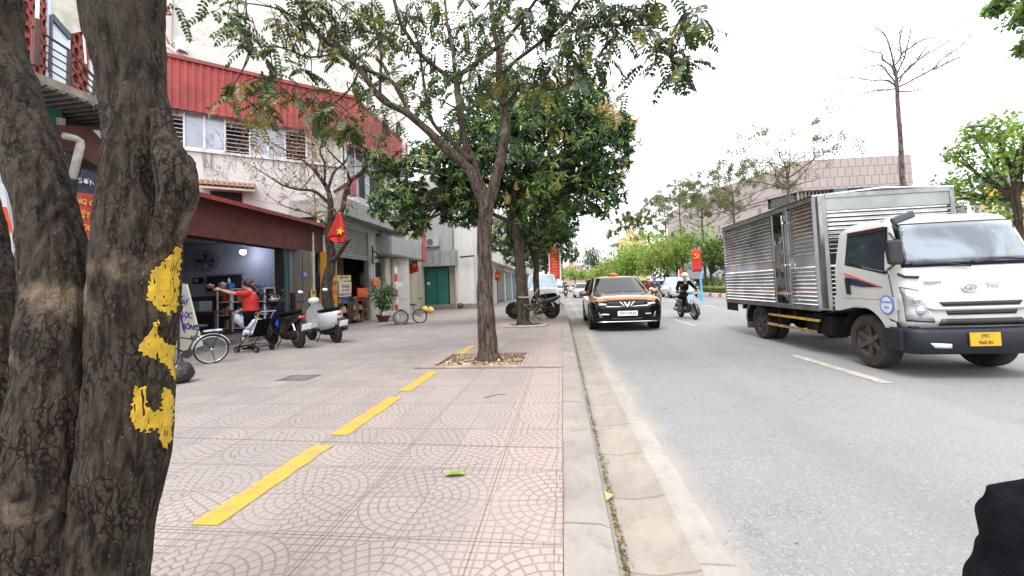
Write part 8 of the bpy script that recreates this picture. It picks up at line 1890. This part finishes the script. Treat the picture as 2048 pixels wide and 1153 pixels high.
# hedge and verge shrubs
lf = Leaves(); random.seed(5)
for i in range(26000):
    yv = 16+52*random.random(); xv = 11.5+random.random()*.9; zv = .25+random.random()*.48+.05*mnoise.noise(Vector((xv, yv*2, 0)))
    if random.random() < .5: zv = .68+.06*mnoise.noise(Vector((xv*2, yv*2, 0)))
    lf.add((xv, yv, zv), rdir()+Vector((0, 0, .5)), rdir(), .10, .06, random.choices((0, 1, 2, 3), (2, 2, 4, 1))[0])
Hd = thing('hedge', 'low clipped yellow-green hedge behind the red and white kerb', 'hedge', (12, 36, .2)); lf.build('foliage', LMG, Hd, 'DIAM')
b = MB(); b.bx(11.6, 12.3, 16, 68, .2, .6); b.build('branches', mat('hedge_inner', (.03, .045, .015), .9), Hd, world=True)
for i, (px, yy, h, lb) in enumerate(((1378, 30, 1.1, 'broad-leaved shrub behind the hedge right of the rider in black'), (1420, 27, 1.3, 'loose green shrub above the hedge below the party banner'), (1440, 25, 1.0, 'loose green shrub above the hedge next to the truck rear'))):
    p = aty(px, 572, yy); X = max(13.2, p.x*13.2/13.2); yy = yy*X/p.x; sh = thing('shrub', lb, 'shrub', (X, yy, .2), group='shrubs behind the hedge'); lf = Leaves()
    for q in range(420): d = rdir(); lf.add((d.x*.8, d.y*.8, .5+abs(d.z)*h*.6), d+Vector((0, 0, .4)), Vector((0, 0, 1))+rdir(), .22, .08, random.choice((0, 1, 1, 3)))
    lf.build('foliage', LMG, sh, 'LANCE', world=False)
# street lamp behind right tree
q = atx(1955, 252, 12.6); SL = thing('street_lamp', 'grey street lamp head on an arm above the right-hand green tree', 'street lamp', (q.x, q.y+.6, .2)); b = MB(); b.tube([(q.x+1.2, q.y+.6, .2), (q.x+1.2, q.y+.6, q.z-.1), (q.x+.9, q.y+.4, q.z+.02), (q.x, q.y, q.z+.02)], [.09, .06, .04, .035], 8); b.build('pole', mat('lamp_grey', (.3, .3, .32), .5), SL, world=True); b = MB(); b.box(q, (.55, .2, .07)); b.build('lamp_head', mat('lamp_grey', (.3, .3, .32)), SL, world=True, bevel=.02)

# ================================================================ BUILDINGS ACROSS THE ROAD AND AT ITS END
HZ = 22.0
def br(name, sc_w, sc_h, c, c2, line=(.10, .075, .07)):
    k = Mat(name, .5, spec=.4); n = k.node('ShaderNodeTexBrick'); n.offset = .5; n.inputs['Scale'].default_value = 1; n.inputs['Brick Width'].default_value = sc_w; n.inputs['Row Height'].default_value = sc_h; n.inputs['Mortar Size'].default_value = .07
    n.inputs['Color1'].default_value = (*c, 1); n.inputs['Color2'].default_value = (*c2, 1); n.inputs['Mortar'].default_value = (*line, 1); n.inputs['Mortar Smooth'].default_value = .3
    x, y, z = k.xyz(); cm = k.node('ShaderNodeCombineXYZ'); k.link(x*.86+y*.5, cm.inputs[0]); k.link(z, cm.inputs[1]); k.link(cm.outputs[0], n.inputs[0]); k.color(n.outputs[0]); return k.m
MBR = br('brown_panel', 1.1, 1.7, (.30, .258, .248), (.272, .230, .222), (.16, .125, .12))
cL, cC, cR_ = atz(1412, 385, HZ), atz(1600, 322, HZ), atz(1822, 309, HZ)
MU = thing('museum_building', 'large brown panelled building with overhanging upper block behind the sparse trees', 'building', (cC.x, cC.y, 0))
def vec2(v, z): return Vector((v.x, v.y, z))
back = (cR_-cC).cross(Vector((0, 0, 1))).normalized()*-1
if back.dot(cC) < 0: back = -back
bk = back*30
zb = 16.6
b = MB(); b.slab([vec2(cL, zb), vec2(cC, zb), vec2(cR_, zb), vec2(cR_+bk, zb), vec2(cL+bk, zb)], (0, 0, HZ-zb)); b.build('upper_block', MBR, MU, world=True)
ins = back*2.0
b = MB(); b.slab([vec2(cC.lerp(cL, .28)+ins, 14.6), vec2(cC+ins*1.2, 14.6), vec2(cR_+ins, 14.6), vec2(cR_+bk, 14.6), vec2(cC.lerp(cL, .28)+bk, 14.6)], (0, 0, 2.0)); b.build('window_band', mat('band_dark', (.03, .035, .04), .2), MU, world=True)
b = MB()
for i in range(30):
    t = i/29; p = cC.lerp(cR_, t)+back*1.2; b.box((p.x, p.y, 15.6), (.25, .25, 2.0))
b.build('band_mullion', MBR, MU, world=True)
b = MB()
for t in (.35, .62): p = cC.lerp(cR_, t)+back*.6; b.box((p.x, p.y, 15.6), (2.2, 1.2, 2.0))
b.build('band_pier', mat('pier_slate', (.06, .09, .10), .5), MU, world=True)
b = MB(); b.slab([vec2(cL+back*.8, 0), vec2(cC+back*.8, 0), vec2(cR_+back*.8, 0), vec2(cR_+bk, 0), vec2(cL+bk, 0)], (0, 0, 14.6)); b.slab([vec2(cL+back*.8, 14.6), vec2(cC.lerp(cL, .28)+back*.8, 14.6), vec2(cC.lerp(cL, .28)+bk, 14.6), vec2(cL+bk, 14.6)], (0, 0, 2.0)); b.build('lower_block', MBR, MU, world=True)
for i in range(7):
    t = (i+.5)/7; a_ = cC.lerp(cR_, t)+back*.78
    for zz in (4, 9): b = MB(); b.box((a_.x, a_.y, zz), (2.4, .3, 2.6), rot=math.atan2((cR_-cC).y, (cR_-cC).x)); b.build('window', M_GLASSD, MU, world=True)
b = MB()
for i in range(24):
    t = i/23; p = cL.lerp(cC, t*2) if i < 12 else cC.lerp(cR_, t*2-1); b.cyl((p.x, p.y, HZ), (p.x, p.y, HZ+1.5), .10, n=5)
for z in (.7, 1.3): b.tube([vec2(cL, HZ+z), vec2(cC, HZ+z), vec2(cR_, HZ+z)], .07, 5)
b.build('roof_railing', mat('rail_grey', (.45, .46, .48), .5), MU, world=True)
def block(name, label, px0, px1, pyt, dist, c, floors, cols, dep=14, glassc=(.10, .12, .14), cat='building', sign=None, roofbox=True):
    a_, e_ = atd(px0, pyt, dist), atd(px1, pyt, dist); h = a_.z; o = thing(name, label, cat, ((a_.x+e_.x)/2, a_.y, 0)); w_ = (e_-a_).xy.length; ang = math.atan2(e_.y-a_.y, e_.x-a_.x)
    M_ = Matrix.Translation((a_.x, a_.y, 0)) @ rotz(ang); b = MB(); b.bx(0, w_, 0, dep, 0, h, M=M_); b.build('wall', stained('bw_'+name+str(px0), c, .25, blotch=.25), o, world=True)
    if roofbox: b = MB(); b.bx(w_*.15, w_*.45, 2, 6, h, h+2.6, M=M_); b.build('roof_room', mat('rr'+str(px0), tuple(v*.9 for v in c), .8), o, world=True)
    fh = h/floors
    for f in range(floors):
        for q in range(cols):
            xc = w_*(q+.5)/cols; fr = MB(); fr.bx(xc-w_/cols*.28, xc+w_/cols*.28, -.12, 0, f*fh+fh*.3, f*fh+fh*.8, M=M_); fo = fr.build('window', mat('wf', (.5, .5, .5), .5), o, world=True); gl2 = MB(); gl2.bx(xc-w_/cols*.24, xc+w_/cols*.24, -.16, -.12, f*fh+fh*.34, f*fh+fh*.76, M=M_); gl2.build('pane', mat('pane_d', glassc, .1, .4, .3), fo, world=True)
    return o
block('yellow_building', 'yellow apartment building rising behind the round green trees', 1257, 1292, 470, 130, (.62, .48, .22), 6, 5)
block('white_building', 'pale white tall block at the road end right of the red banner', 1171, 1192, 511, 260, (.55, .58, .62), 6, 3)
block('white_building', 'long low white block at the road end right of the red banner', 1152, 1173, 519, 250, (.58, .60, .63), 5, 4)
block('tan_building', 'tan brick-coloured building at the end of the road, lowest of the far blocks', 1136, 1166, 531, 200, (.45, .30, .22), 4, 5)
block('pale_building', 'pale far block at the road end just right of the banner post', 1122, 1138, 541, 280, (.5, .53, .57), 3, 3)
block('grey_building', 'grey glass-fronted building behind the trees at the truck rear', 1398, 1475, 492, 62, (.30, .34, .38), 5, 6, glassc=(.06, .08, .10))
block('white_building', 'white building behind the right-hand green tree, partly hidden by truck cab', 1905, 2100, 400, 45, (.62, .62, .60), 3, 6)
b = MB(); a_ = atd(1216, 462, 150); b.cyl((a_.x, a_.y, 0), (a_.x, a_.y, a_.z), .25, .12, 6); b.box((a_.x, a_.y, a_.z-1), (1.6, .3, 2)); tag(b.build('radio_mast', mat('mast', (.35, .35, .36), .6)), 'thin grey radio mast rising above the far trees', 'mast')
# round blue and orange play structure seen through the right tree
pc = atd(1992, 355, 30); PS = thing('play_structure', 'blue and orange rounded play structure glimpsed through the right-hand tree', 'play structure', (pc.x, pc.y, 0))
b = MB(); b.ball(pc, .95, 20, 14, sc=(1, 1, .85)); b.build('blue_dome', mat('dome_blue', (.30, .48, .60), .4, .5, 1.2), PS, world=True, smooth=True)
pd = atd(2008, 388, 30); b = MB(); b.ball(pd, .95, 18, 12, sc=(1.3, 1, .75)); b.build('orange_base', mat('base_orange', (.80, .42, .05), .5, .2, 1.5), PS, world=True, smooth=True); b = MB(); b.bx(pd.x-1.3, pd.x+1.3, pd.y-.5, pd.y+.5, 0, pd.z-.4); b.build('tower', mat('tower_cream', (.55, .45, .3), .7), PS, world=True)

# ---------------- clothes on the corner balcony, cables and pipes on the shop fronts
for i, (quad, c_, lb) in enumerate((([(700, 352), (712, 350), (714, 392), (701, 396)], (.42, .10, .14), 'pink shirt hanging at the balcony corner above the shutter shop'), ([(716, 346), (729, 344), (732, 398), (718, 402)], (.02, .02, .025), 'black trousers hanging at the balcony corner, left of the dark shirt'), ([(738, 350), (757, 350), (760, 385), (740, 390)], (.025, .025, .03), 'dark shirt hanging on the balcony rail, rightmost of the drying clothes'))):
    P = [atx(*p, -7.55) for p in quad]; o = thing('hanging_clothes', lb, 'clothes', tuple(P[0]), group='clothes drying on the corner balcony'); wavy('cloth', P, mat('clothes%d' % i, c_, .85), o, 8, 8, .025, Vector((1, 0, 0)), ph=i)
pa, pb = atx(692, 344, -7.55), atx(770, 348, -7.55); o = thing('clothes_line', 'thin line holding the clothes along the corner balcony', 'clothes line', tuple(pa)); b = MB(); b.tube([pa, pb], .012, 5); b.build('line', M_DKMET, o, world=True)
def cable(label, pts, X, r=.012, sag=.1):
    P = [atx(*p, X) for p in pts]; o = thing('cable', label, 'cable', tuple(P[0]), group='cables along the shop fronts'); b = MB()
    Q = []
    for i in range(len(P)-1):
        for j in range(6): t = j/6; Q.append(P[i].lerp(P[i+1], t)-Vector((0, 0, sag*4*t*(1-t))))
    b.tube(Q+[P[-1]], r, 5); b.build('wire', M_DKMET, o, world=True)
cable('black cable sagging along the top edge of the balcony slab', [(640, 408), (700, 436), (775, 470)], -7.6, .014, .05)
cable('black cable running down the stone pillar beside the house number', [(604, 505), (606, 560), (603, 640)], -7.98, .012, 0)
cable('thin cable crossing the recess wall behind the bare tree', [(618, 470), (640, 520), (648, 600)], -7.98, .01, 0)
cable('dark cable looping from the narrow house hood to the hood over the green door', [(760, 500), (790, 512), (800, 530)], -7.2, .014, .15)
